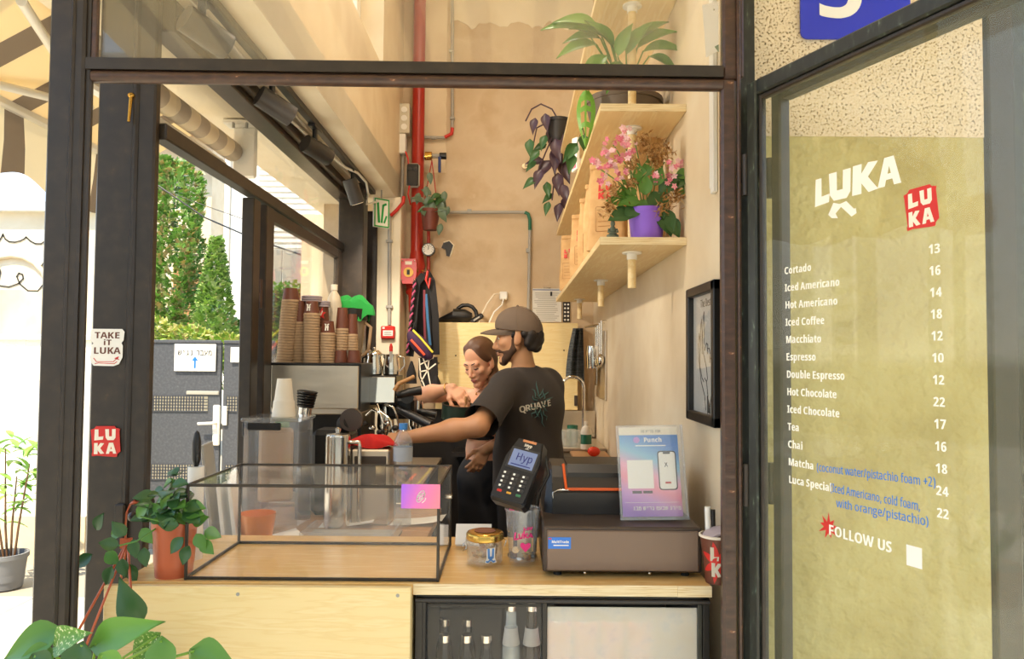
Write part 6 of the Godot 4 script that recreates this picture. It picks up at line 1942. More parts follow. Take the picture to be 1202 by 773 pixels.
	for j in 15:
		ln.box(Vector3(-0.005 * (j % 3), 0.085 - 0.0135 * j, 0.002), Vector3(0.17 - 0.015 * (j % 4), 0.0045, 0.001))
	put("printed_lines", ln, M["grey plastic"], no)
	put("printed_figure", S().box(Vector3(0.03, 0.08, 0.002), Vector3(0.014, 0.03, 0.002)), M["ink black"], no)
	put("header_line", S().box(Vector3(0, 0.108, 0.002), Vector3(0.2, 0.006, 0.001)), mat("print blue", hexc("5a6a9a"), 0.6), no)
	put("clip", S().box(Vector3(0.0, 0.122, 0.002), Vector3(0.05, 0.008, 0.008)), M["bright steel"], no)
	var ds := thing("dotted_strip", "narrow black strip with white dots beside the notice", "sign", at(665, 364, 5.19))
	put("strip", S().box(Vector3.ZERO, Vector3(0.05, 0.165, 0.004)), M["ink black"], ds)
	for j in 12:
		put("white_dot", S().rod(Vector3(-0.011 + 0.022 * (j % 2), 0.068 - 0.027 * (j / 2), 0.002), Vector3(-0.011 + 0.022 * (j % 2), 0.068 - 0.027 * (j / 2), 0.004), 0.007, -1, 10), M["paper white"], ds)

	# ---- bags and straps hanging by the corner
	var d := 4.85
	var cl := mat("black cloth", hexc("1e1b1b"), 0.9)
	var ap := thing("black_apron", "black apron with straps hanging from the red pipe", "apron")
	put("apron_cloth", S().grid([[at(494, 332, d), at(499, 318, d), at(505, 320, d), at(511, 336, d)], [at(488, 350, d), at(498, 345, d + 0.03), at(506, 346, d + 0.02), at(513, 352, d)], [at(484, 380, d), at(494, 380, d + 0.04), at(502, 380, d + 0.05), at(514, 380, d)], [at(481, 402, d), at(490, 404, d + 0.04), at(500, 410, d + 0.05), at(513, 412, d)]]), cl, ap)
	put("strap", S().band([at(498, 322, d), at(489, 332, d - 0.03), at(486, 360, d - 0.04), at(484, 390, d - 0.04), at(481, 418, d - 0.03)], 0.05, 0.006, Vector3.RIGHT), cl, ap)
	put("strap", S().band([at(500, 318, d), at(507, 330, d - 0.03), at(511, 370, d - 0.04), at(512, 416, d - 0.03)], 0.045, 0.006, Vector3.RIGHT), cl, ap)
	put("red_loop", S().tube([at(502, 318, d - 0.05), at(500, 328, d - 0.06), at(503, 338, d - 0.06), at(505, 326, d - 0.06)], 0.008, 8), M["signal red"], ap)
	put("blue_strap", S().band([at(500, 345, d - 0.05), at(502, 375, d - 0.06), at(505, 405, d - 0.06)], 0.016, 0.004, Vector3.RIGHT), mat("strap blue", hexc("2f5f86"), 0.8), ap)
	put("maroon_strap", S().band([at(498, 340, d - 0.05), at(498, 370, d - 0.06), at(499, 400, d - 0.06)], 0.014, 0.004, Vector3.RIGHT), mat("strap maroon", hexc("6a2430"), 0.8), ap)
	put("hook", S().tube([at(499, 316, 5.08), at(499, 316, d), at(499, 320, d - 0.02)], 0.008, 8), M["bright steel"], ap)
	var rp := thing("pink_rope", "pink and black twisted lead hanging beside the apron", "rope")
	var pts := []
	for j in 30:
		var u := j / 29.0
		pts.append(at(487 - 9.0 * u + 1.2 * sin(u * 60.0), 330 + 84.0 * u, d - 0.07 + 0.006 * cos(u * 60.0)))
	put("pink_strand", S().tube(pts, 0.007, 6), mat("rope pink", hexc("a8486a"), 0.85), rp)
	pts = []
	for j in 30:
		var u := j / 29.0
		pts.append(at(487 - 9.0 * u - 1.2 * sin(u * 60.0), 330 + 84.0 * u, d - 0.07 - 0.006 * cos(u * 60.0)))
	put("black_strand", S().tube(pts, 0.007, 6), cl, rp)
	put("rope_hook", S().tube([at(487, 330, d - 0.07), at(488, 326, d), at(489, 326, 5.08)], 0.006, 6), M["bright steel"], rp)
	var pu := thing("belt_pouch", "purple pouch with yellow and orange zips under the apron", "pouch")
	pu.transform = Transform3D(Basis(Vector3.BACK, 0.72), at(493, 405, d - 0.11))
	put("pouch_body", S().ball(Vector3.ZERO, Vector3(0.052, 0.115, 0.04), 18, 12), mat("pouch purple", hexc("3a2240"), 0.85), pu)
	put("yellow_zip", S().tube([Vector3(0.03, 0.1, 0.022), Vector3(0.036, 0.03, 0.034), Vector3(0.034, -0.09, 0.026)], 0.007, 8), mat("zip yellow", hexc("d8c840"), 0.7), pu)
	put("orange_zip", S().tube([Vector3(-0.018, 0.06, 0.036), Vector3(-0.016, 0.0, 0.042), Vector3(-0.016, -0.07, 0.034)], 0.008, 8), mat("zip orange", hexc("f0583a"), 0.7), pu)
	put("pouch_strap", S().tube([Vector3(0.02, 0.1, 0), Vector3(0.07, 0.13, 0.0), at(503, 380, d - 0.06) - pu.position], 0.006, 6), cl, pu)
	var mf := thing("patterned_bag", "small black bag with cream netting hanging below the pouch", "bag", at(502, 436, d - 0.1))
	put("bag_body", S().prism(vecs([-0.06, 0.09, 0.06, 0.095, 0.065, -0.02, 0.03, -0.1, -0.03, -0.1, -0.06, -0.03]), -0.03, 0.0), cl, mf)
	var nt := S(Transform3D(Basis(), Vector3(0, 0, 0.001)))
	for q in [[-0.055, 0.085, -0.045, -0.03, -0.02, -0.09], [-0.05, 0.0, 0.0, 0.01, 0.05, 0.05], [0.0, 0.01, 0.02, -0.09], [-0.03, 0.085, 0.0, 0.01], [0.01, 0.09, 0.0, 0.01, -0.04, -0.06], [-0.05, 0.045, 0.035, 0.09]]:
		stroke(nt, vecs(q), 0.008, 0.003)
	put("cream_netting", nt, M["logo cream"], mf)
	put("bag_strap", S().tube([Vector3(0.0, 0.09, -0.015), Vector3(0.0, 0.14, -0.01), at(500, 405, d - 0.05) - mf.position], 0.006, 6), cl, mf)
	put("side_tassel", S().lathe(at(483, 437, d - 0.1) - mf.position, [[0.035, -0.07], [0.03, 0.0], [0.008, 0.07], [0.0, 0.075]], 12), cl, mf)
	put("side_tassel", S().lathe(at(512, 452, d - 0.1) - mf.position, [[0.04, -0.06], [0.035, 0.0], [0.01, 0.06], [0.0, 0.065]], 12), cl, mf)

	# ---- hanging pot on the branch pipe
	var hp := thing("pipe_hung_plant", "dark leaved plant in a red brown pot hung from the pipe", "hanging plant", at(505, 258, 4.95))
	put("pot", S().lathe(Vector3.ZERO, [[0.045, -0.07], [0.065, 0.05], [0.07, 0.05], [0.07, 0.07], [0.06, 0.07], [0.05, 0.0], [0.0, 0.0]], 18), mat("red brown pot", hexc("6a3020"), 0.5), hp)
	for q in [[-0.05, -0.06], [0.05, 0.05]]:
		put("cord", S().tube([Vector3(q[0], 0.07, 0), at(507, 188, 5.0) - hp.position], 0.004, 6), red, hp)
	var lm := leaf_mesh(0.09, 0.05, 0.4, 0.12, "oval", 6)
	for j in 26:
		var a := rng.randf() * TAU
		leaf_at(hp, lm, M["leaf grey green" if j % 3 else "leaf dark green"], Vector3(rng.randf_range(-0.07, 0.08), rng.randf_range(0.05, 0.17), rng.randf_range(-0.02, 0.06)), Vector3(cos(a), rng.randf_range(-1.0, 0.4), sin(a) * 0.4 + 0.4), Vector3(0, 0.5, 0.9), rng.randf_range(0.7, 1.15))
	for q in [[504, 202], [500, 218], [492, 226], [522, 224], [527, 242], [518, 262]]:
		leaf_at(hp, lm, M["leaf grey green"], at(q[0], q[1], 4.93) - hp.position, Vector3(rng.randf_range(-0.5, 0.5), -1, 0.2), Vector3(0, 0.2, 1), 0.9)

	# ---- right wall: framed print, trunking, tea towel, tools
	var fr := thing("framed_print", "black framed grey line drawing hung on the cream wall", "picture")
	fr.transform = facing(Vector3(0, 0, 1), Vector3.UP, Vector3(WALL_X - 0.004, (on_plane(831, 415, Vector3(WALL_X, 0, 0), Vector3.RIGHT)).y, -2.12))
	var fw := 0.315
	var fh := 0.395
	for q in [[0, fh / 2 - 0.014, fw, 0.028], [0, -fh / 2 + 0.014, fw, 0.028], [-fw / 2 + 0.014, 0, 0.028, fh], [fw / 2 - 0.014, 0, 0.028, fh]]:
		put("frame_bar", S().box(Vector3(q[0], q[1], 0.012), Vector3(q[2], q[3], 0.028), 0.003), blk, fr)
	put("print_sheet", S().box(Vector3(0, 0, 0.006), Vector3(fw - 0.05, fh - 0.05, 0.004)), mat("print grey", hexc("b9b9b4"), 0.5), fr)
	text(fr, "The Best.", 0.021, Vector3(0.015, 0.145, 0.0085), Vector3.RIGHT, Vector3.UP, M["ink black"], false, HORIZONTAL_ALIGNMENT_CENTER)
	var hd := S(Transform3D(Basis(), Vector3(0.0, -0.02, 0.008)))
	for q in [[-0.05, 0.03, -0.045, 0.1, -0.035, 0.12, -0.03, 0.09, -0.028, 0.02], [-0.028, 0.03, -0.015, 0.13, -0.005, 0.14, -0.002, 0.1, -0.012, 0.02], [-0.07, 0.05, -0.06, 0.08, -0.05, 0.05, -0.055, -0.02], [-0.072, 0.05, -0.065, 0.0, -0.04, -0.06, 0.0, -0.1, 0.01, -0.14], [0.0, 0.03, 0.02, 0.05, 0.035, 0.045, 0.03, 0.02], [0.03, 0.035, 0.05, 0.035, 0.06, 0.02, 0.055, -0.005], [0.055, 0.01, 0.08, 0.0, 0.085, -0.02, 0.07, -0.035], [-0.012, 0.02, 0.02, -0.02, 0.03, -0.05, 0.02, -0.06, 0.0, -0.05], [0.085, -0.02, 0.08, -0.07, 0.06, -0.12, 0.058, -0.15], [0.02, -0.06, 0.035, -0.1, 0.03, -0.15], [-0.05, -0.02, -0.03, -0.05, -0.01, -0.06]]:
		stroke(hd, vecs(q), 0.0028, 0.001)
	for j in 6:
		stroke(hd, vecs([0.028 + 0.005 * j, -0.1 - 0.004 * j, 0.03 + 0.005 * j, -0.145]), 0.003, 0.001)
	put("hand_drawing", hd, M["ink black"], fr)
	put("frame_glass", S().box(Vector3(0, 0, 0.012), Vector3(fw - 0.05, fh - 0.05, 0.002)), M["clear pane"], fr)
	var tk2 := thing("cable_trunking", "white cable trunking on the cream wall by the jamb", "trunking")
	var tp := on_plane(843, 225, Vector3(WALL_X, 0, 0), Vector3.RIGHT)
	put("trunking_strip", slab(WALL_X - 0.014, WALL_X - 0.001, tp.y, 3.2, tp.z - 0.03, tp.z + 0.0, 0.002), M["white plastic"], tk2)
	put("trunking_strip", slab(WALL_X - 0.01, WALL_X - 0.001, tp.y + 0.02, 3.2, tp.z - 0.055, tp.z - 0.035, 0.002), M["white plastic"], tk2)
	var pt := thing("paper_slip", "white paper slip with a green corner hung high by the jamb", "paper", Vector3(WALL_X - 0.012, 2.42, -2.02))
	put("sheet", S(Transform3D(Basis(Vector3.UP, -0.5), Vector3.ZERO)).prism(vecs([-0.03, 0.12, 0.03, 0.12, 0.026, -0.015, -0.02, -0.03]), 0.0, 0.002), M["paper white"], pt)
	put("green_corner", S(Transform3D(Basis(Vector3.UP, -0.5), Vector3.ZERO)).prism(vecs([0.004, -0.006, 0.03, 0.004, 0.022, -0.034]), 0.002, 0.004), M["elbow green"], pt)
	put("pin", S().rod(Vector3(0.0, 0.1, 0.0), Vector3(0.012, 0.1, 0.0), 0.004), M["bright steel"], pt)
	var tw := thing("tea_towel", "grey striped tea towel hanging above the sink", "towel")
	var rows := []
	for j in 12:
		var u := j / 11.0
		var row := []
		for i in 9:
			var v := i / 8.0
			row.append(at(lerpf(685, 672 - 4 * sin(u * 2.0), v) + (2.0 - 6.0 * u) * (v - 0.2) + 1.2 * sin(i * 2.2), lerpf(385, 448 - 6.0 * v, u), 4.75 + 0.03 * sin(i * 1.8) - 0.02 * v))
		rows.append(row)
	var tm := mat("towel grey", Color(1, 1, 1), 0.95)
	tm.albedo_texture = noise_tex(81, 0.02, [[0.0, hexc("33383c")], [0.5, hexc("454a4c")], [0.6, hexc("5c6060")], [1.0, hexc("3a3f42")]], 256, 2)
	tri(tm, Vector3(1, 12, 1))
	put("towel_cloth", S().grid(rows), tm, tw)
	put("towel_hook", S().tube([at(686, 384, 4.75), Vector3(WALL_X, at(686, 384, 4.75).y + 0.02, -4.75)], 0.008, 8), M["chrome"], tw)
	for j in 4:
		var o := Vector3(WALL_X - 0.03, 1.77 - 0.01 * j, -4.45 - 0.1 * j)
		var ut := thing("kitchen_tool", ["round steel strainer hung on the wall", "long steel ladle hung on the wall", "steel milk jug hung on the wall", "flat steel scraper hung on the wall"][j], "utensil", o)
		put("hook", S().rod(Vector3(0.03, 0.01, 0), Vector3(-0.005, 0.01, 0), 0.004), M["chrome"], ut)
		put("handle", S().rod(Vector3(0, 0.01, 0), Vector3(0, -0.2, 0), 0.007), M["chrome"], ut)
		if j == 2:
			put("jug", S().lathe(Vector3(-0.03, -0.26, 0), [[0.04, 0], [0.045, 0.1], [0.04, 0.14]], 18), M["chrome"], ut)
		elif j == 3:
			put("blade", slab(-0.004, 0.004, -0.36, -0.2, -0.05, 0.05, 0.002), M["bright steel"], ut)
		else:
			put("bowl", S().ball(Vector3(-0.005, -0.23, 0), Vector3(0.025, 0.04, 0.04), 14, 8), M["chrome"], ut)
	var kr := thing("steel_wall_panel", "narrow steel splash panel on the wall over the sink", "panel")
	put("panel_sheet", slab(WALL_X - 0.012, WALL_X - 0.001, 1.3, 1.72, -4.9, -4.42, 0.002), M["brushed steel"], kr)

	# ---- spot track under the beam
	var tr := thing("light_track", "black lighting track fixed under the plaster beam", "track")
	put("rail", slab(-0.935, -0.9, 2.6, 2.629, -4.75, -1.95, 0.003), blk, tr)
	put("cable_run", S().rod(Vector3(-0.98, 2.622, -4.75), Vector3(-0.98, 2.622, -1.95), 0.006), M["logo cream"], tr)
	var zs := [-2.12, -2.75, -3.35, -4.15]
	for j in 4:
		var sl := thing("track_spot", ["track spotlight seen through the fanlight", "track spotlight just under the transom rail", "track spotlight midway along the beam", "track spotlight beside the dark mullion"][j], "spotlight", Vector3(-0.917, 2.6, zs[j]))
		put("stem", S().rod(Vector3(0, 0, 0), Vector3(0, -0.09, 0), 0.012), blk, sl)
		put("adapter", slab(-0.017, 0.017, -0.012, 0.0, -0.06, 0.06, 0.002), blk, sl)
		var aim: Vector3 = [Vector3(0.7, -0.35, -0.85), Vector3(0.85, -0.45, -0.75), Vector3(0.8, -0.35, -1.0), Vector3(0.3, -1.0, -0.35)][j].normalized()
		var o := Vector3(0, -0.1, 0)
		put("lamp_can", S().tube([o - aim * 0.055, o + aim * 0.085], 0.041, 20), M["dark grey plastic"], sl)
		var em: StandardMaterial3D = M["spot lens"] if M.has("spot lens") else mat("spot lens", hexc("fff0d8"), 0.4)
		em.emission_enabled = true
		em.emission = hexc("ffe2b8")
		em.emission_energy_multiplier = 2.0
		put("lamp_lens", S().rod(o + aim * 0.085, o + aim * 0.087, 0.034, -1, 20), em, sl)
		var lt := SpotLight3D.new()
		lt.name = "spot_beam"
		sl.add_child(lt)
		var up := Vector3.UP if absf(aim.y) < 0.9 else Vector3.RIGHT
		lt.transform = Transform3D(Basis.looking_at(aim, up), o + aim * 0.1)
		lt.light_color = hexc("fff0dc")
		lt.light_energy = SPOT_ENERGY * [1.0, 0.85, 0.35, 1.4][j]
		lt.light_size = 0.03
		lt.spot_angle = 55.0
		lt.spot_angle_attenuation = 0.8
		lt.spot_range = 8.0
		lt.spot_attenuation = 2.0
		lt.shadow_enabled = true

	# ---- added ceiling lamp, out of view, to brighten the room
	var ll := thing("added_ceiling_lamp", "added long white ceiling lamp high above the kiosk", "lamp", Vector3(-0.1, 4.46, -2.75))
	put("added_lamp_body", slab(-0.2, 0.2, -0.05, 0.04, -0.8, 0.8, 0.01), M["white plastic"], ll)
	var le := mat("added lamp glow", hexc("fff4e0"), 0.5)
	le.emission_enabled = true
	le.emission = hexc("ffe8c8")
	le.emission_energy_multiplier = 2.0
	put("added_diffuser", slab(-0.17, 0.17, -0.055, -0.05, -0.77, 0.77), le, ll)
	var la := AreaLight3D.new()
	la.name = "added_light"
	ll.add_child(la)
	la.area_size = Vector2(0.34, 1.5)
	la.transform = Transform3D(Basis(Vector3.RIGHT, -PI / 2), Vector3(0, -0.06, 0))
	la.light_color = hexc("fff4e4")
	la.light_energy = ADDED_LAMP_ENERGY
	la.area_range = 10.0
	la.shadow_enabled = true

	# ---- blue house number plate
	var np := thing("number_plate", "blue enamel house number plate on the stucco", "sign", Vector3(at(1004, 20, 1.89).x, 0, -1.894))
	np.position.y = at(1004, 46, 1.89).y + 0.115
	put("plate", S().prism(badge(0.285, 0.23, 0.018), 0.0, 0.006), mat("enamel blue", hexc("2a3cc8"), 0.25), np)
	text(np, "5", 0.17, Vector3(-0.035, 0.02, 0.008), Vector3.RIGHT, Vector3.UP, M["lettering white"], true, HORIZONTAL_ALIGNMENT_CENTER)


func build_shelves() -> void:
	var ply: Material = M["shelf plywood"]
	var x0 := 0.278
	var ys := [1.945, 2.383, 2.82]
	for j in 3:
		var s := thing("wall_shelf", ["lowest plywood shelf holding coffee bags and a purple pot", "middle plywood shelf holding the large foliage pot", "topmost plywood shelf above the large foliage pot"][j], "shelf")
		put("shelf_board", slab(x0, WALL_X - 0.001, ys[j] - 0.024, ys[j], -4.85, -2.39, 0.0015), ply, s)
		put("front_lipping", slab(x0, WALL_X - 0.001, ys[j] - 0.0242, ys[j] + 0.0002, -2.391, -2.387), M["plywood edge"], s)
		for z in [-2.565, -3.48, -4.6]:
			put("flange", S().lathe(Vector3(0.41, ys[j] - 0.024, z), [[0.016, -0.026], [0.018, -0.026], [0.018, -0.006], [0.034, -0.005], [0.034, 0.0], [0.0, 0.0]], 20), M["white plastic"], s)
			var low: float = ys[j] - 0.024 - 0.125 if j == 0 else ys[j - 1]
			put("dowel", S().rod(Vector3(0.41, low, z), Vector3(0.41, ys[j] - 0.026, z), 0.0145, -1, 16), ply, s)

	# ---- kraft coffee bags on the lowest shelf
	var kraft := mat("coffee bag kraft", Color(1, 1, 1), 0.7)
	kraft.albedo_texture = noise_tex(91, 0.02, [[0.0, hexc("c69a62")], [0.5, hexc("d2a870")], [1.0, hexc("d9b47e")]], 256, 5)
	tri(kraft, Vector3(3, 3, 3))
	var labels := ["tall kraft coffee bag with a red mark beside the purple pot", "kraft coffee bag behind the one next to the purple pot", "third kraft coffee bag along the lowest shelf", "fourth kraft coffee bag along the lowest shelf", "last slim kraft coffee bag at the far shelf end", "crumpled kraft bag behind the pink flowers"]
	var spots := [[0.345, -2.7, 0.31, 0.15], [0.35, -2.98, 0.3, 0.14], [0.35, -3.24, 0.3, 0.14], [0.345, -3.62, 0.3, 0.14], [0.33, -4.3, 0.31, 0.12], [0.49, -2.68, 0.42, 0.11]]
	for j in spots.size():
		var q: Array = spots[j]
		var b := thing("coffee_bag", labels[j], "bag", Vector3(q[0], ys[0], q[1]), -0.42 if j < 5 else 0.2)
		var w: float = q[3]
		var h: float = q[2]
		var rows := []
		for k in 9:
			var u := k / 8.0
			var d := 0.075 * (1.0 - pow(u, 3.0)) + 0.008
			var ww := w * (1.0 - 0.06 * u)
			var row := []
			for i in 20:
				var a := -TAU * i / 20.0
				var cx := signf(cos(a)) * pow(absf(cos(a)), 0.45) * ww / 2
				var cz := signf(sin(a)) * pow(absf(sin(a)), 0.45) * d / 2
				row.append(Vector3(cx + 0.004 * sin(u * 9.0 + i + j), u * h, cz + 0.005 * sin(i * 2.0 + u * 12.0 + j) * u))
			rows.append(row)
		var s := S()
		s.grid(rows, true)
		s.fan(rows[0], true)
		s.fan(rows[8], false)
		put("bag_body", s, kraft, b)
		put("top_fold", S().box(Vector3(0, h + 0.004, 0.006), Vector3(w * 0.92, 0.022, 0.012), 0.004), kraft, b)
		if j < 5:
			var t := S(Transform3D(Basis(Vector3.RIGHT, -0.03), Vector3(0, h * 0.68, 0.041)))
			glyph(t, "L", Vector3(-0.026, 0.002, 0), Vector3(0.022, 0, 0), Vector3(0, 0.024, 0), 0.001)
			glyph(t, "U", Vector3(0.002, 0.004, 0), Vector3(0.022, 0, 0), Vector3(0, 0.024, 0), 0.001)
			glyph(t, "K", Vector3(-0.026, -0.026, 0), Vector3(0.024, 0, 0), Vector3(0, 0.024, 0), 0.001)
			glyph(t, "A", Vector3(0.003, -0.025, 0), Vector3(0.022, 0, 0), Vector3(0, 0.024, 0), 0.001)
			put("red_print", t, M["logo red"], b)
			var o := S(Transform3D(Basis(), Vector3(0.0, h * 0.36, 0.0435)))
			stroke(o, badge(0.07, 0.09, 0.006), 0.0018, 0.0008, true)
			for k in 4:
				stroke(o, [Vector2(-0.025, 0.027 - 0.018 * k), Vector2(0.02, 0.027 - 0.018 * k)], 0.0018, 0.0008)
			put("printed_label", o, mat("print brown", hexc("a87844"), 0.7) if not M.has("print brown") else M["print brown"], b)
	# ---- seated figurine
	var bd := thing("stone_figurine", "tiny grey green seated figurine on the lowest shelf", "figurine", Vector3(at(719, 272, 2.44).x, ys[0], -2.435))
	put("figure", S().lathe(Vector3.ZERO, [[0.018, 0], [0.021, 0.004], [0.02, 0.014], [0.011, 0.02], [0.012, 0.032], [0.008, 0.04], [0.005, 0.043], [0.008, 0.05], [0.007, 0.058], [0.003, 0.064], [0.0, 0.067]], 16, true, 1.0, 0.7), mat("figurine stone", hexc("5f6a5a"), 0.6), bd)
	put("arms", S().tube([Vector3(-0.013, 0.034, 0.002), Vector3(-0.016, 0.024, 0.008), Vector3(0, 0.018, 0.014), Vector3(0.016, 0.024, 0.008), Vector3(0.013, 0.034, 0.002)], 0.0035, 6), M["figurine stone"], bd)

	# ---- flowering plant in the purple pot
	var pot := Vector3(at(759, 272, 2.46).x, ys[0], -2.46)
	var kp := thing("kalanchoe_pot", "pink flowering plant in a purple pot on the lowest shelf", "potted plant", pot)
	put("pot", S().lathe(Vector3.ZERO, [[0.05, 0], [0.052, 0.003], [0.061, 0.09], [0.0625, 0.09], [0.0635, 0.106], [0.059, 0.106], [0.054, 0.07], [0.0, 0.07]], 24), mat("pot purple", hexc("8a5fd8"), 0.35), kp)
	put("soil", S().lathe(Vector3.ZERO, [[0.056, 0.092], [0.0, 0.095]], 16, false), M["dark wood"], kp)
	var kl := leaf_mesh(0.085, 0.06, 0.35, 0.1, "oval", 8)
	for q in [[735, 250, -0.9, -0.3, 1.0], [746, 244, -0.6, -0.6, 0.9], [768, 230, 0.3, -0.8, 1.2], [778, 252, 0.4, -1.0, 1.15], [787, 262, 0.6, -0.9, 0.9], [728, 236, -1, 0.1, 0.8], [757, 222, 0.0, 1, 0.8], [790, 215, 0.9, 0.3, 0.9], [800, 205, 1, 0.2, 0.7], [742, 225, -0.5, 0.6, 0.8], [770, 212, 0.3, 0.9, 0.8], [755, 240, -0.2, -0.9, 0.8], [763, 245, -0.1, -1, 0.5], [733, 228, -0.8, 0.4, 0.7], [751, 208, -0.2, 1, 0.8], [778, 222, 0.7, 0.5, 0.9], [744, 236, -0.9, -0.1, 0.8], [795, 222, 0.9, -0.3, 0.7], [760, 200, 0.1, 1, 0.7]]:
		leaf_at(kp, kl, M["leaf dark green" if q[4] > 0.85 else "leaf mid green"], at(q[0], q[1], 2.43) - pot - Vector3(q[2], q[3], 0) * 0.02, Vector3(q[2], q[3], 0.35), Vector3(0, 0.35, 0.95), q[4])
	for q in [[700, 195], [720, 170], [735, 175], [745, 165], [760, 180], [780, 190], [795, 210], [740, 200], [725, 215], [770, 200], [785, 225]]:
		var e := at(q[0], q[1], 2.45) - pot
		put("flower_stem", S().tube([Vector3(e.x * 0.15, 0.09, 0), Vector3(e.x * 0.5, e.y * 0.6 + 0.04, e.z * 0.5), e], 0.0022, 6), M["leaf mid green"], kp)
	# flower heads: five-petalled blossoms
	var petal := S()
	for k in 5:
		var a := TAU * k / 5.0
		var t := Transform3D(Basis(Vector3.UP, a), Vector3.ZERO)
		petal.t = t
		petal.grid([[Vector3(0.001, 0, 0), Vector3(0.001, 0, 0)], [Vector3(0.006, 0.0025, 0.0042), Vector3(0.006, 0.0025, -0.0042)], [Vector3(0.012, 0.001, 0.001), Vector3(0.012, 0.001, -0.001)]])
	petal.t = Transform3D()
	petal.rod(Vector3(0, -0.008, 0), Vector3(0, 0.001, 0), 0.002, 0.0025, 6)
	var pm := petal.mesh()
	var pinks := [mat("petal pink", hexc("f2a2b4"), 0.6), mat("petal pale", hexc("f8ccd2"), 0.6), mat("petal rose", hexc("e67e98"), 0.6)]
	var clusters := [[701, 192, 6, 9], [716, 172, 9, 12], [730, 163, 8, 12], [722, 184, 10, 14], [737, 178, 10, 10], [716, 200, 8, 10], [730, 205, 7, 8], [773, 207, 6, 7], [790, 196, 6, 6], [800, 192, 4, 4], [790, 212, 7, 6], [708, 210, 6, 6], [735, 153, 5, 5]]
	for c in clusters:
		for k in c[3]:
			var o := at(c[0] + rng.randf_range(-1, 1) * c[2], c[1] + rng.randf_range(-1, 1) * c[2], 2.41 + rng.randf_range(-0.03, 0.03)) - pot
			var f := put("blossom", pm, pinks[rng.randi() % 3], kp)
			f.transform = Transform3D(Basis(Quaternion(Vector3.UP, (Vector3(0, 0.4, 1) + jitter(0.7)).normalized())).scaled(Vector3.ONE * rng.randf_range(0.75, 1.1)), o)
	# dried flower heads
	var dry := S()
	dry.colored = true
	for c in [[745, 195, 12], [765, 175, 14], [780, 178, 10], [755, 165, 8], [720, 225, 9], [716, 245, 8], [785, 235, 12], [795, 228, 8], [770, 190, 10], [740, 215, 6], [775, 245, 8]]:
		for k in 90:
			var o := at(c[0] + rng.randfn() * c[2] * 0.55, c[1] + rng.randfn() * c[2] * 0.55, 2.42 + rng.randf_range(-0.03, 0.03)) - pot
			dry.tint = hexc(["b98a50", "cda06a", "a0723e", "dcb884", "8a8a4a"][rng.randi() % 4]).srgb_to_linear()
			var d := jitter(1.0).normalized() * 0.0125
			var sd := jitter(1.0).normalized() * 0.0042
			dry.tri(o - sd, o + sd, o + d)
			dry.tri(o + d * 0.2 - sd, o + d + sd, o - d * 0.8)
	put("dried_flowers", dry, leafy("foliage"), kp).set_meta("kind", "stuff")

	# ---- foliage pot on the middle shelf
	var mp := Vector3(at(733, 120, 2.72).x, ys[1], -2.735)
	var mo := thing("foliage_pot", "large leafy plant in a grey bowl on the middle shelf", "potted plant", mp)
	put("pot", S().lathe(Vector3.ZERO, [[0.1, 0], [0.115, 0.004], [0.14, 0.11], [0.145, 0.11], [0.145, 0.13], [0.135, 0.13], [0.12, 0.08], [0.0, 0.08]], 28), mat("bowl grey", hexc("6f6154"), 0.5), mo)
	put("soil", S().lathe(Vector3.ZERO, [[0.13, 0.115], [0.0, 0.12]], 18, false), M["dark wood"], mo)
	var bl := leaf_mesh(0.17, 0.075, 0.45, 0.2, "oval", 9)
	for q in [[690, 38, -1, 0.2, 1.1], [703, 34, -0.9, 0.25, 1.1], [700, 52, -1, -0.2, 1.0], [712, 65, -0.6, -0.6, 1.0], [725, 66, 0.2, 0.6, 0.8], [748, 56, 0.7, 0.4, 1.0], [755, 60, 0.9, 0.1, 1.0], [745, 50, 0.6, 0.5, 0.9], [735, 64, 0.3, 0.5, 0.9], [720, 56, -0.5, 0.6, 0.9], [716, 48, -0.7, 0.3, 1.0], [762, 66, 0.9, -0.4, 0.8], [728, 72, -0.3, -0.6, 0.9], [705, 45, -0.9, 0.0, 0.9]]:
		var o := Vector3(0.02 * q[2], 0.13, 0.03)
		var tgt := at(q[0], q[1], 2.55) - mp
		put("leaf_stalk", S().tube([o, (o + tgt) / 2 + Vector3(0, 0.03, 0), tgt], 0.003, 6), M["leaf mid green"], mo)
		leaf_at(mo, bl, M["leaf bright green" if q[4] > 0.95 else "leaf mid green"], tgt, Vector3(q[2], q[3], 0.3), Vector3(0, 0.6, 0.8), q[4] * 0.85)
	# the pierced leaf that hangs over the shelf edge
	var hl := S()
	var rows := []
	for k in 12:
		var u := k / 11.0
		var w := 0.034 * sin(PI * pow(u * 0.96 + 0.03, 0.7))
		rows.append([Vector3(-w, -0.21 * u, 0.0), Vector3(-w * 0.55, -0.21 * u - 0.005, 0.006), Vector3(-w * 0.12, -0.21 * u, 0.01), Vector3(w * 0.12, -0.21 * u, 0.01), Vector3(w * 0.55, -0.21 * u - 0.005, 0.006), Vector3(w, -0.21 * u, 0.0)])
	for k in 11:
		for i in 5:
			if (i == 1 or i == 3) and k % 3 != 0 and k > 1 and k < 10:
				continue
			hl.quad(rows[k + 1][i], rows[k + 1][i + 1], rows[k][i + 1], rows[k][i])
	var hlf := put("pierced_leaf", hl, M["leaf bright green"], mo)
	hlf.transform = Transform3D(Basis(Vector3.UP, -0.25), at(688, 106, 2.6) - mp)
	put("leaf_stalk", S().tube([Vector3(-0.03, 0.125, 0.03), at(690, 98, 2.6) - mp + Vector3(0, 0.03, 0), at(688, 106, 2.6) - mp], 0.003, 6), M["leaf mid green"], mo)
	var rb := thing("brown_board", "reddish brown board standing behind the foliage pot", "board", Vector3(0.535, ys[1], -2.96))
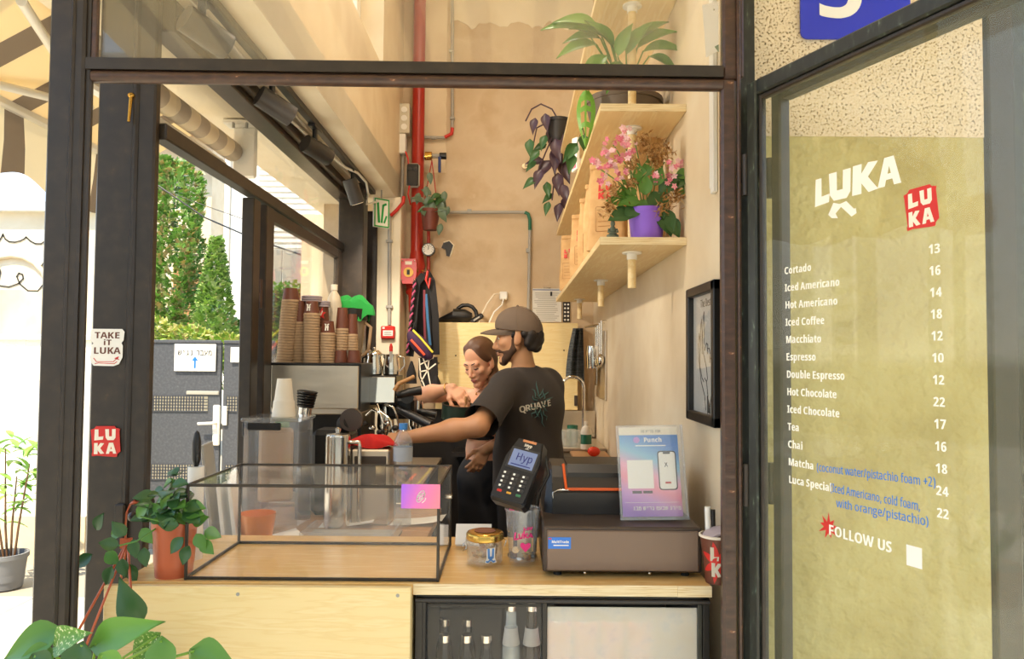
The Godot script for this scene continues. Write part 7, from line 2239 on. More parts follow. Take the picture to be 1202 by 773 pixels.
	put("board", S().box(Vector3(0, 0.1, 0), Vector3(0.03, 0.2, 0.12), 0.003), M["dark wood"], rb)
	var wp := thing("printed_pack", "white printed packet hanging over the middle shelf edge", "packet", Vector3(x0 - 0.004, ys[1] - 0.03, -3.3))
	put("packet_body", S().prism(vecs([-0.05, -0.13, 0.045, -0.12, 0.05, 0.14, -0.045, 0.15]), -0.012, 0.012), M["paper white"], wp)
	wp.rotation.y = -1.2
	put("packet_print", S().box(Vector3(0, -0.06, 0.0125), Vector3(0.06, 0.09, 0.001)), M["petal rose"], wp)
	wp.position.y = ys[1] + 0.08
	wp.scale = Vector3.ONE * 0.55
	# small dark leaf below the middle shelf belongs to the trailing plant behind
	var tl := thing("dark_trailing_plant", "dark plum and green trailing plant hung at the far shelf end", "hanging plant", at(655, 150, 4.55))
	var tp := tl.position
	put("pot", S().lathe(Vector3.ZERO, [[0.05, -0.09], [0.075, 0.03], [0.08, 0.03], [0.08, 0.05], [0.07, 0.05], [0.06, 0.0], [0.0, 0.0]], 18), M["near black cabinet"], tl)
	put("hanger", S().tube([Vector3(0.07, 0.05, 0), Vector3(0.06, 2.797 - tp.y, 0)], 0.004, 6), blk_m(), tl)
	put("hanger", S().tube([Vector3(-0.07, 0.05, 0), Vector3(0.05, 2.797 - tp.y, 0)], 0.004, 6), blk_m(), tl)
	var dl := leaf_mesh(0.12, 0.07, 0.3, 0.15, "heart", 7)
	for q in [[628, 140, -0.2, -1, 0, 0.8], [640, 135, 0.1, -1, 0, 0.9], [622, 165, 0.0, -1, 1, 0.9], [632, 178, -0.7, -0.8, 1, 0.8], [640, 160, -0.3, -0.9, 1, 0.8], [650, 150, -0.1, -1, 0, 1.3], [655, 175, -0.2, -1, 0, 1.3], [645, 190, -0.6, -0.8, 0, 1.2], [635, 200, -0.4, -1, 0, 1.0], [655, 205, 0.0, -1, 0, 1.1], [628, 210, -0.8, -0.6, 1, 0.8], [642, 215, 0.1, -1, 1, 0.8], [660, 218, 0.3, -1, 0, 1.0], [648, 228, -0.7, -0.6, 1, 0.7], [663, 232, 0.2, -1, 0, 0.9], [657, 240, -0.2, -1, 0, 0.9], [644, 238, -0.3, -1, 1, 0.7], [640, 170, -0.8, -0.4, 1, 0.8], [660, 190, 0.3, -1, 0, 1.2], [652, 165, 0.2, -1, 0, 1.2], [636, 188, -1, -0.2, 0, 0.9], [662, 160, 0.4, -0.8, 0, 1.1], [628, 190, -0.8, -0.8, 1, 0.7]]:
		leaf_at(tl, dl, M["leaf plum" if q[4] == 0 else "leaf dark green"], at(q[0], q[1], 4.5 + rng.randf_range(-0.05, 0.05)) - tp, Vector3(q[2], q[3], 0.2), Vector3(-0.3, 0.2, 1), q[5])
	for q in [[[655, 140], [648, 128], [635, 122], [624, 128], [617, 142]], [[655, 145], [640, 180], [630, 205]], [[655, 150], [652, 200], [648, 235]], [[660, 150], [660, 200], [663, 245]], [[650, 140], [630, 150], [625, 175]]]:
		var pts := []
		for e in q:
			pts.append(at(e[0], e[1], 4.52) - tp)
		put("vine", S().tube(pts, 0.005, 6), M["leaf plum"], tl)
	# a loose leaf and a glass hook fixed on the wall beside it
	var pl2 := thing("split_leaf_vine", "dark split leaves drooping under the middle shelf", "vine", at(676, 178, 3.1))
	for q in [[676, 178, -0.6, -0.8, 0.8], [684, 168, 0.2, -0.9, 0.7], [672, 190, -0.2, -1, 0.7]]:
		leaf_at(pl2, dl, M["leaf dark green"], at(q[0], q[1] - 8, 3.1) - pl2.position, Vector3(q[2], q[3], 0.2), Vector3(0, 0.2, 1), q[4])
	put("stem", S().tube([at(676, 172, 3.1) - pl2.position, at(684, 150, 3.1) - pl2.position, Vector3(x0 + 0.05, ys[1] - 0.024, -3.1) - pl2.position], 0.003, 6), M["leaf dark green"], pl2)
	var hk := thing("wall_hook", "small metal hook on the far wall beside the dark vine", "hook", at(616, 195, 5.18))
	put("hook_plate", S().rod(Vector3(0, 0, -0.02), Vector3(0, 0, 0.01), 0.02, -1, 12), M["bright steel"], hk)
	put("hook_wire", S().tube([Vector3(0, 0, 0.01), Vector3(0.03, 0, 0.03), Vector3(0.04, 0.02, 0.03)], 0.005, 6), M["bright steel"], hk)


func blk_m() -> Material:
	return M["black plastic"]


# ---------------------------------------------------------------- bodies as one smooth surface
# a piece is ["bone", a, b, ra, rb] or ["egg", centre, basis, radii]
func piece_distance(q: Array, p: Vector3) -> float:
	if q[0] == "bone":
		var a: Vector3 = q[1]
		var ab: Vector3 = q[2] - a
		var t := clampf((p - a).dot(ab) / maxf(ab.length_squared(), 1e-9), 0.0, 1.0)
		return p.distance_to(a + ab * t) - lerpf(q[3], q[4], t)
	var b: Basis = q[2]
	var l: Vector3 = b.transposed() * (p - q[1])
	var r: Vector3 = q[3]
	var k0: float = (l / r).length()
	var k1: float = (l / (r * r)).length()
	return k0 * (k0 - 1.0) / maxf(k1, 1e-6)


func body_distance(pieces: Array, p: Vector3, k: float) -> float:
	var f := 1.0
	for q in pieces:
		var d := piece_distance(q, p)
		var h := maxf(k - absf(f - d), 0.0) / k
		f = minf(f, d) - h * h * k * 0.25
	return f


# where the sight line through a pixel meets the body: [point, normal]
func traced(px: float, py: float, pieces: Array, k: float) -> Array:
	var dir := ray(px, py).normalized()
	var p := EYE + dir * 2.2
	for i in 60:
		var d := body_distance(pieces, p, k)
		p += dir * maxf(d, 0.0008)
		if d < 0.0006 or p.z < -5.0:
			break
	var e := 0.004
	var n := Vector3(body_distance(pieces, p + Vector3(e, 0, 0), k) - body_distance(pieces, p - Vector3(e, 0, 0), k), body_distance(pieces, p + Vector3(0, e, 0), k) - body_distance(pieces, p - Vector3(0, e, 0), k), body_distance(pieces, p + Vector3(0, 0, e), k) - body_distance(pieces, p - Vector3(0, 0, e), k))
	return [p, n.normalized()]


func traced_line(list: Array, pieces: Array, k: float, lift := 0.001) -> Array:
	var out := []
	for q in list:
		var h := traced(q[0], q[1], pieces, k)
		if h[0].z < -4.4:
			continue
		out.append(h[0] + h[1] * lift)
	return out


func blob_mesh(s: Shape, pieces: Array, cell: float, k: float, ripple := 0.0) -> void:
	var lo := Vector3.ONE * 1e9
	var hi := Vector3.ONE * -1e9
	var boxes := []
	for q in pieces:
		var a: Vector3
		var b: Vector3
		if q[0] == "bone":
			var r := maxf(q[3], q[4])
			a = Vector3(minf(q[1].x, q[2].x), minf(q[1].y, q[2].y), minf(q[1].z, q[2].z)) - Vector3.ONE * r
			b = Vector3(maxf(q[1].x, q[2].x), maxf(q[1].y, q[2].y), maxf(q[1].z, q[2].z)) + Vector3.ONE * r
		else:
			var r: float = maxf(q[3].x, maxf(q[3].y, q[3].z))
			a = q[1] - Vector3.ONE * r
			b = q[1] + Vector3.ONE * r
		boxes.append([a, b])
		lo = lo.min(a)
		hi = hi.max(b)
	var pad := k + cell * 2.0
	lo -= Vector3.ONE * (cell * 2.0 + 0.006)
	hi += Vector3.ONE * (cell * 2.0 + 0.006)
	var nx := int((hi.x - lo.x) / cell) + 2
	var ny := int((hi.y - lo.y) / cell) + 2
	var nz := int((hi.z - lo.z) / cell) + 2
	var f := PackedFloat32Array()
	f.resize(nx * ny * nz)
	f.fill(1.0)
	for w in pieces.size():
		var q: Array = pieces[w]
		var a: Vector3 = (boxes[w][0] - Vector3.ONE * pad - lo) / cell
		var b: Vector3 = (boxes[w][1] + Vector3.ONE * pad - lo) / cell
		for z in range(maxi(0, int(a.z)), mini(nz, int(b.z) + 2)):
			for y in range(maxi(0, int(a.y)), mini(ny, int(b.y) + 2)):
				var i := (z * ny + y) * nx
				for x in range(maxi(0, int(a.x)), mini(nx, int(b.x) + 2)):
					var d := piece_distance(q, lo + Vector3(x, y, z) * cell)
					var o := f[i + x]
					var h := k - absf(o - d)
					if h > 0.0:
						f[i + x] = minf(o, d) - h * h / k * 0.25
					elif d < o:
						f[i + x] = d
	if ripple > 0.0:
		for z in nz:
			for y in ny:
				for x in nx:
					var i := (z * ny + y) * nx + x
					if absf(f[i]) < 0.05:
						var p := lo + Vector3(x, y, z) * cell
						f[i] += ripple * (sin(p.y * 23.0 + p.x * 31.0 + 2.0 * sin(p.z * 17.0)) * 0.6 + sin(p.x * 47.0 - p.y * 13.0 + p.z * 29.0) * 0.4)
	var at_cell := PackedInt32Array()
	at_cell.resize(nx * ny * nz)
	at_cell.fill(-1)
	var step_y := nx
	var step_z := nx * ny
	for z in nz - 1:
		for y in ny - 1:
			for x in nx - 1:
				var i := (z * ny + y) * nx + x
				var c0 := f[i]
				var c1 := f[i + 1]
				var c2 := f[i + step_y]
				var c3 := f[i + step_y + 1]
				var c4 := f[i + step_z]
				var c5 := f[i + step_z + 1]
				var c6 := f[i + step_z + step_y]
				var c7 := f[i + step_z + step_y + 1]
				var m := int(c0 < 0) + int(c1 < 0) + int(c2 < 0) + int(c3 < 0) + int(c4 < 0) + int(c5 < 0) + int(c6 < 0) + int(c7 < 0)
				if m == 0 or m == 8:
					continue
				var c := [c0, c1, c2, c3, c4, c5, c6, c7]
				var sum := Vector3.ZERO
				var cnt := 0
				for e in [[0, 1], [2, 3], [4, 5], [6, 7], [0, 2], [1, 3], [4, 6], [5, 7], [0, 4], [1, 5], [2, 6], [3, 7]]:
					var u: float = c[e[0]]
					var v: float = c[e[1]]
					if (u < 0) != (v < 0):
						var t := u / (u - v)
						var p0 := Vector3(e[0] & 1, (e[0] >> 1) & 1, e[0] >> 2)
						var p1 := Vector3(e[1] & 1, (e[1] >> 1) & 1, e[1] >> 2)
						sum += p0.lerp(p1, t)
						cnt += 1
				var n := Vector3(c1 + c3 + c5 + c7 - c0 - c2 - c4 - c6, c2 + c3 + c6 + c7 - c0 - c1 - c4 - c5, c4 + c5 + c6 + c7 - c0 - c1 - c2 - c3)
				at_cell[i] = s.put(lo + (Vector3(x, y, z) + sum / cnt) * cell, n.normalized())
	for z in range(1, nz - 1):
		for y in range(1, ny - 1):
			for x in range(1, nx - 1):
				var i := (z * ny + y) * nx + x
				var inside := f[i] < 0
				if inside != (f[i + 1] < 0):
					_face(s, at_cell[i - step_y - step_z], at_cell[i - step_z], at_cell[i], at_cell[i - step_y], inside)
				if inside != (f[i + step_y] < 0):
					_face(s, at_cell[i - 1 - step_z], at_cell[i - 1], at_cell[i], at_cell[i - step_z], inside)
				if inside != (f[i + step_z] < 0):
					_face(s, at_cell[i - 1 - step_y], at_cell[i - step_y], at_cell[i], at_cell[i - 1], inside)


func _face(s: Shape, a: int, b: int, c: int, d: int, out: bool) -> void:
	if a < 0 or b < 0 or c < 0 or d < 0:
		return
	if out:
		s.idx.append_array([a, c, b, a, d, c])
	else:
		s.idx.append_array([a, b, c, a, c, d])


# head axes: x to the person's left, y up, z forward
func head_pieces(o: Vector3, b: Basis, g: float, slim := 1.0) -> Array:
	var P := func(x: float, y: float, z: float) -> Vector3: return o + b * Vector3(x, y, z) * g
	var out := [
		["egg", P.call(0, 0.042, -0.018), b, Vector3(0.076, 0.094, 0.1) * g],
		["egg", P.call(0, -0.026, 0.028), b, Vector3(0.062 * slim, 0.092, 0.066) * g],
		["bone", P.call(-0.05 * slim, -0.05, 0.0), P.call(0, -0.108, 0.066), 0.02 * g, 0.018 * g],
		["bone", P.call(0.05 * slim, -0.05, 0.0), P.call(0, -0.108, 0.066), 0.02 * g, 0.018 * g],
		["egg", P.call(0, -0.109, 0.072), b, Vector3(0.023 * slim, 0.019, 0.02) * g],
		["bone", P.call(0, 0.002, 0.089), P.call(0, -0.043, 0.111), 0.0072 * g, 0.0105 * g],
		["bone", P.call(-0.012, -0.049, 0.098), P.call(0.012, -0.049, 0.098), 0.0082 * g, 0.0082 * g],
		["bone", P.call(-0.038, 0.016, 0.078), P.call(0.038, 0.016, 0.078), 0.014 * g, 0.014 * g],
		["egg", P.call(-0.038, -0.028, 0.062), b, Vector3(0.024, 0.022, 0.024) * g],
		["egg", P.call(0.038, -0.028, 0.062), b, Vector3(0.024, 0.022, 0.024) * g],
		["egg", P.call(0, -0.074, 0.083), b, Vector3(0.022, 0.014, 0.016) * g],
	]
	for sx in [-1.0, 1.0]:
		out.append(["egg", P.call(0.076 * sx, -0.008, -0.012), b, Vector3(0.009, 0.032, 0.019) * g])
		out.append(["egg", P.call(0.074 * sx, -0.03, -0.004), b, Vector3(0.008, 0.012, 0.01) * g])
	return out


# a hand that leaves the wrist along z, palm facing -y, thumb on side*x
func hand_pieces(o: Vector3, dir: Vector3, palm: Vector3, side: float, curl: float, g := 1.0, spread := 1.0) -> Array:
	var z := dir.normalized()
	var y := (-palm - z * (-palm).dot(z)).normalized()
	var x := y.cross(z)
	var out := []
	var lengths := [0.92, 1.0, 0.95, 0.78]
	for k in 4:
		var kx := (0.029 - 0.019 * k) * side
		var root := o + (x * kx * 0.6 + z * 0.01) * g
		var knuckle := o + (x * kx + z * (0.088 - 0.006 * absf(k - 1.0))) * g
		out.append(["bone", root, knuckle, 0.0135 * g, 0.0115 * g])
		var p := knuckle
		var ang := curl * (0.55 + 0.07 * k)
		var fan := x * (0.06 * side * (1.5 - k)) * spread
		for j in 3:
			var d := (z * cos(ang) - y * sin(ang) + fan).normalized()
			var q: Vector3 = p + d * [0.042, 0.027, 0.022][j] * lengths[k] * g
			out.append(["bone", p, q, [0.0098, 0.0088, 0.0079][j] * g, [0.0088, 0.0079, 0.0066][j] * g])
			p = q
			ang += curl * 0.75
	out.append(["egg", o + (z * 0.05 - y * 0.004) * g, Basis(x, y, z), Vector3(0.038, 0.014, 0.046) * g])
	var t0 := o + (x * 0.022 * side + z * 0.018) * g
	var t1 := t0 + (x * 0.03 * side + z * 0.03 - y * 0.012) * g
	var t2 := t1 + (x * 0.008 * side + z * 0.03 - y * 0.012 * (1.0 + curl)) * g
	var t3 := t2 + (x * -0.004 * side + z * 0.022 - y * 0.01 * (1.0 + curl)) * g
	out.append(["bone", t0, t1, 0.014 * g, 0.0115 * g])
	out.append(["bone", t1, t2, 0.0112 * g, 0.0095 * g])
	out.append(["bone", t2, t3, 0.0095 * g, 0.0075 * g])
	return out


func frame_of(forward: Vector3, tilt := 0.0) -> Basis:
	var z := forward.normalized()
	var x := Vector3.UP.cross(z).normalized()
	var b := Basis(x, z.cross(x), z)
	return Basis(z, tilt) * b


func skin(called: String, c: String) -> StandardMaterial3D:
	var m := mat(called, hexc(c), 0.5)
	m.subsurf_scatter_enabled = true
	m.subsurf_scatter_strength = 0.12
	return m


func build_people() -> void:
	build_man()
	build_woman()


func build_man() -> void:
	var who := thing("person", "person in a brown cap and black printed shirt reaching to the machine", "person")
	var sk := skin("tanned skin", "c08c66")
	var cloth := mat("washed black cotton", hexc("332d2a"), 0.92)
	cloth.rim_enabled = true
	cloth.rim = 0.3
	var hair := mat("black hair", hexc("1c1411"), 0.6)
	var d := 3.65
	var ho := at(606.5, 395, d)
	var hb := frame_of(Vector3(-1, -0.07, -0.1))
	var head := head_pieces(ho, hb, 1.03)
	var facing_v := Vector3(-0.8, 0, -0.6)
	var left := Vector3(-0.6, 0, 0.8)
	var neck := at(615, 436, 3.67)
	var mid := Vector3(0.075, 0, -3.68)
	var chest := Vector3(mid.x, 1.32, mid.z)
	var sh_l := Vector3(mid.x, 1.415, mid.z) + left * 0.18
	var sh_r := Vector3(mid.x, 1.415, mid.z) - left * 0.18
	var el_l := at(561, 500, 3.27)
	var wr_l := at(478, 513, 3.29)
	var el_r := Vector3(0.05, 1.17, -3.84)
	var wr_r := at(571, 527, 3.68)
	var hip := Vector3(mid.x, 0.93, mid.z + 0.02)
	# skin: head, neck, arms, and the trunk inside the clothes
	var neck_bone := ["bone", ho + Vector3(0.025, -0.075, 0), neck + Vector3(0.004, -0.03, 0), 0.052, 0.062]
	head.append(neck_bone)
	var body := [neck_bone, ["bone", neck + Vector3(0, -0.03, 0), chest, 0.07, 0.1], ["bone", sh_l, sh_r, 0.055, 0.055],
		["bone", chest, hip, 0.1, 0.11], ["bone", sh_l, el_l, 0.052, 0.044], ["bone", el_l, el_l.lerp(wr_l, 0.35), 0.045, 0.047], ["bone", el_l.lerp(wr_l, 0.35), wr_l, 0.047, 0.029],
		["bone", sh_r, el_r, 0.052, 0.043], ["bone", el_r, wr_r, 0.044, 0.028]]
	var feet := []
	for s in [-1.0, 1.0]:
		var h: Vector3 = hip + left * 0.09 * s
		var kn := Vector3(h.x + facing_v.x * 0.03, 0.5, h.z + facing_v.z * 0.03)
		var an := Vector3(h.x, 0.09, h.z)
		body.append_array([["bone", h, kn, 0.085, 0.06], ["bone", kn, an, 0.06, 0.04]])
		feet.append(an)
	var b := S()
	blob_mesh(b, body, 0.013, 0.03)
	blob_mesh(b, head, 0.0045, 0.012)
	var hand_l := hand_pieces(wr_l, at(440, 519, 3.31) - wr_l, Vector3(0.1, -0.8, -0.6), -1.0, 0.75)
	hand_l.append(["bone", wr_l + (el_l - wr_l) * 0.12, wr_l + (wr_l - el_l) * 0.06, 0.03, 0.026])
	blob_mesh(b, hand_l, 0.0042, 0.01)
	var hand_r := hand_pieces(wr_r, at(558, 549, 3.65) - wr_r, Vector3(-0.3, 0.0, -0.9), -1.0, 0.6, 0.88)
	hand_r.append(["bone", wr_r + (el_r - wr_r) * 0.12, wr_r + (wr_r - el_r) * 0.06, 0.029, 0.025])
	blob_mesh(b, hand_r, 0.0045, 0.01)
	put("body", b, sk, who)
	# shirt: loose, with a dropped sleeve
	var shirt := [["bone", sh_l.lerp(sh_r, 0.1) + Vector3(0, 0.0, 0), sh_r.lerp(sh_l, 0.1), 0.078, 0.078], ["bone", neck + Vector3(0.01, -0.055, 0), chest, 0.085, 0.14],
		["egg", chest + Vector3(0.01, -0.02, 0), Basis(left, Vector3.UP, left.cross(Vector3.UP)), Vector3(0.225, 0.2, 0.14)], ["egg", Vector3(mid.x + 0.005, 1.08, mid.z), Basis(left, Vector3.UP, left.cross(Vector3.UP)), Vector3(0.215, 0.27, 0.15)],
		["egg", Vector3(mid.x, 0.92, mid.z), Basis(left, Vector3.UP, left.cross(Vector3.UP)), Vector3(0.205, 0.16, 0.15)], ["bone", sh_l, sh_l.lerp(el_l, 0.55), 0.077, 0.072], ["bone", sh_r, sh_r.lerp(el_r, 0.6), 0.077, 0.075]]
	var ts := S()
	blob_mesh(ts, shirt, 0.011, 0.05, 0.0035)
	var sh := put("shirt", ts, cloth, who)
	var sleeve := S()
	var sa := sh_l.lerp(el_l, 0.3)
	var sb := sh_l.lerp(el_l, 0.88)
	sleeve.tube([sa, sh_l.lerp(el_l, 0.5), sh_l.lerp(el_l, 0.7), sb], [0.078, 0.078, 0.08, 0.084], 18, false)
	put("sleeve", sleeve, cloth, sh)
	put("sleeve_hem", S().tube([sb, sh_l.lerp(el_l, 0.86)], [0.0845, 0.0835], 18, false), cloth, sh)
	var nk := []
	for k in 17:
		var a := TAU * k / 16.0
		nk.append(neck + Vector3(0.002, -0.018, 0) + facing_v * cos(a) * 0.07 + left * sin(a) * 0.068 + Vector3(0, -0.014 * cos(a), 0))
	put("collar", S().tube(nk, 0.007, 8), cloth, sh)
	# trousers and shoes
	var tr := []
	for k in 2:
		var s := -1.0 if k == 0 else 1.0
		var h: Vector3 = hip + left * 0.09 * s
		tr.append_array([["bone", h, Vector3(h.x, 0.5, h.z), 0.1, 0.08], ["bone", Vector3(h.x, 0.5, h.z), Vector3(h.x, 0.1, h.z), 0.08, 0.06]])
	tr.append(["bone", hip + left * 0.06, hip - left * 0.06, 0.12, 0.12])
	var tsm := S()
	blob_mesh(tsm, tr, 0.016, 0.03)
	put("trousers", tsm, mat("dark trousers", hexc("25211f"), 0.9), who)
	for an in feet:
		var sp := S()
		sp.t = Transform3D(Basis(left, Vector3.UP, -facing_v), Vector3(an.x, 0.0, an.z))
		sp.ball(Vector3(0, 0.045, -0.06), Vector3(0.048, 0.045, 0.135), 16, 10)
		put("shoe", sp, M["black rubber"], who)
	# back print: word and sunburst, laid on the cloth
	var pr := mat("print pale", hexc("c8c0b0"), 0.8)
	var word := "QRUAVE"
	for k in word.length():
		var h := traced(613 + [0.0, 6.2, 12.4, 18.6, 24.6, 30.6][k], 480 - 1.4 * k, shirt, 0.05)
		var n: Vector3 = h[1]
		var x := Vector3.UP.cross(n).normalized()
		text(sh, word[k], 0.03, h[0] + n * 0.005, x + Vector3(0, 0.16, 0), Vector3.UP, pr, true, HORIZONTAL_ALIGNMENT_CENTER, "Droid Sans", 1.15, "back_print")
	var burst := S()
	for k in 16:
		var a := TAU * k / 16.0 + 0.1
		var r0 := 5.0 + 2.0 * (k % 3)
		var r1 := 15.0 + 13.0 * ((k * 5) % 4) / 3.0
		var line := []
		for j in 5:
			var u := lerpf(r0, r1, j / 4.0)
			line.append([633.0 + cos(a) * u * 0.55 + 1.5 * sin(u * 0.6 + k), 474.0 + sin(a) * u + 1.0 * cos(u * 0.5)])
		burst.tube(traced_line(line, shirt, 0.05, 0.004), [0.001, 0.003, 0.0034, 0.0028, 0.0008], 5)
	put("back_print", burst, mat("print teal", hexc("3c5c58"), 0.8), sh)

	# cap
	var cap := mat("cap brown", hexc("6a5a4c"), 0.85)
	var c0 := ho + hb * Vector3(0, 0.04, -0.014)
	var rows := []
	for j in 10:
		var v := -0.12 + (PI / 2 + 0.12) * j / 9.0
		var row := []
		for k in 28:
			var a := -TAU * k / 28.0
			var tilt := 0.02 * sin(a)
			row.append(c0 + hb * Vector3(cos(a) * cos(v) * 0.092, sin(v) * 0.109 + tilt * (1.0 - j / 9.0), sin(a) * cos(v) * 0.119))
		rows.append(row)
	var cs := S()
	cs.grid(rows, true)
	var cp := put("cap", cs, cap, who)
	put("cap_button", S().ball(c0 + hb * Vector3(0, 0.11, 0), Vector3.ONE * 0.007, 10, 6), cap, cp)
	var br := []
	for j in 7:
		var u := j / 6.0
		var row := []
		for k in 13:
			var a := PI * (k / 12.0)
			var rx := cos(a) * (0.084 - 0.012 * u)
			var rz := sin(a) * (0.1 + 0.085 * u) + 0.012
			row.append(c0 + hb * Vector3(rx, 0.006 - 0.016 * u * u - 0.018 * pow(absf(cos(a)), 2.0), rz))
		br.append(row)
	var bs := S()
	bs.grid(br)
	var under := []
	for row in br:
		var r2 := []
		for p in row:
			r2.append(p - Vector3(0, 0.004, 0))
		r2.reverse()
		under.append(r2)
	bs.grid(under)
	put("cap_brim", bs, cap, cp)
	for k in 3:
		var seam := []
		for j in 9:
			var v := PI / 2 * j / 8.0
			var a := -PI / 3 * (k - 1.0)
			seam.append(c0 + hb * (Basis(Vector3.UP, a) * Vector3(cos(v) * 0.0925, 0, 0) * Vector3(1, 1, 1.28) + Vector3(0, sin(v) * 0.1095, 0)))
		put("cap_seam", S().tube(seam, 0.0012, 5), cap, cp)
	# hair: curls at the nape and in front of the ear
	var hs := []
	for q in [[0.0, -0.02, -0.1, 0.036], [0.035, -0.025, -0.09, 0.032], [0.06, -0.02, -0.066, 0.026], [0.066, -0.038, -0.058, 0.02], [0.04, -0.05, -0.084, 0.028], [0.0, -0.055, -0.092, 0.03], [0.056, 0.002, -0.075, 0.03], [0.068, 0.01, -0.045, 0.022], [0.02, 0.0, -0.108, 0.03], [0.03, -0.035, -0.106, 0.022], [0.05, -0.055, -0.07, 0.022], [0.075, 0.012, 0.006, 0.012], [0.074, 0.0, 0.012, 0.009], [-0.04, -0.02, -0.09, 0.034], [-0.06, -0.02, -0.066, 0.026]]:
		hs.append(["egg", ho + hb * Vector3(q[0], q[1], q[2]), hb, Vector3.ONE * q[3]])
	var hm := S()
	blob_mesh(hm, hs, 0.0055, 0.008)
	put("hair", hm, hair, who)
	# beard over jaw, chin and lip
	var bd := []
	for sx in [-1.0, 1.0]:
		bd.append(["bone", ho + hb * (1.03 * Vector3(0.068 * sx, -0.014, 0.012)), ho + hb * 1.03 * Vector3(0.056 * sx, -0.056, 0.01), 0.0075, 0.0145])
		bd.append(["bone", ho + hb * (1.03 * Vector3(0.053 * sx, -0.058, 0.012)), ho + hb * 1.03 * Vector3(0.03 * sx, -0.094, 0.048), 0.018, 0.019])
		bd.append(["bone", ho + hb * (1.03 * Vector3(0.03 * sx, -0.094, 0.048)), ho + hb * 1.03 * Vector3(0, -0.114, 0.07), 0.019, 0.02])
		bd.append(["bone", ho + hb * (1.03 * Vector3(0.042 * sx, -0.07, 0.045)), ho + hb * 1.03 * Vector3(0.024 * sx, -0.064, 0.084), 0.014, 0.0068])
		bd.append(["bone", ho + hb * (1.03 * Vector3(0.024 * sx, -0.064, 0.084)), ho + hb * 1.03 * Vector3(0, -0.0615, 0.099), 0.0062, 0.0055])
	bd.append(["egg", ho + hb * (1.03 * Vector3(0, -0.098, 0.08)), hb, Vector3(0.013, 0.01, 0.012)])
	var bm := S()
	blob_mesh(bm, bd, 0.0045, 0.01)
	put("beard", bm, mat("beard brown", hexc("4e3728"), 0.9), who)
	put("lips", S().tube([ho + hb * Vector3(-0.022, -0.077, 0.089), ho + hb * Vector3(0, -0.075, 0.1015), ho + hb * Vector3(0.022, -0.077, 0.089)], [0.003, 0.0055, 0.003], 8), mat("lip brown", hexc("96604c"), 0.5), who)
	put("lips", S().tube([ho + hb * Vector3(-0.02, -0.084, 0.087), ho + hb * Vector3(0, -0.085, 0.0985), ho + hb * Vector3(0.02, -0.084, 0.087)], [0.003, 0.006, 0.003], 8), M["lip brown"], who)
	for sx in [-1.0, 1.0]:
		put("eye", S().ball(ho + hb * Vector3(0.031 * sx, -0.002, 0.078), Vector3.ONE * 0.0115, 12, 8), M["paper white"], who)
		put("iris", S().ball(ho + hb * Vector3(0.031 * sx, -0.005, 0.0845), Vector3.ONE * 0.006, 10, 6), M["ink black"], who)
		put("eyebrow", S().tube([ho + hb * Vector3(0.013 * sx, 0.017, 0.093), ho + hb * Vector3(0.034 * sx, 0.021, 0.09), ho + hb * Vector3(0.052 * sx, 0.014, 0.077)], [0.004, 0.0045, 0.002], 6), hair, who)
		put("eyelid", S().tube([ho + hb * Vector3(0.018 * sx, 0.001, 0.0875), ho + hb * Vector3(0.031 * sx, 0.006, 0.09), ho + hb * Vector3(0.045 * sx, 0.0, 0.081)], 0.0035, 6), sk, who)
	put("necklace", S().tube(nk.map(func(p): return p + Vector3(0, 0.012, 0)), 0.003, 5), M["brass"], who)


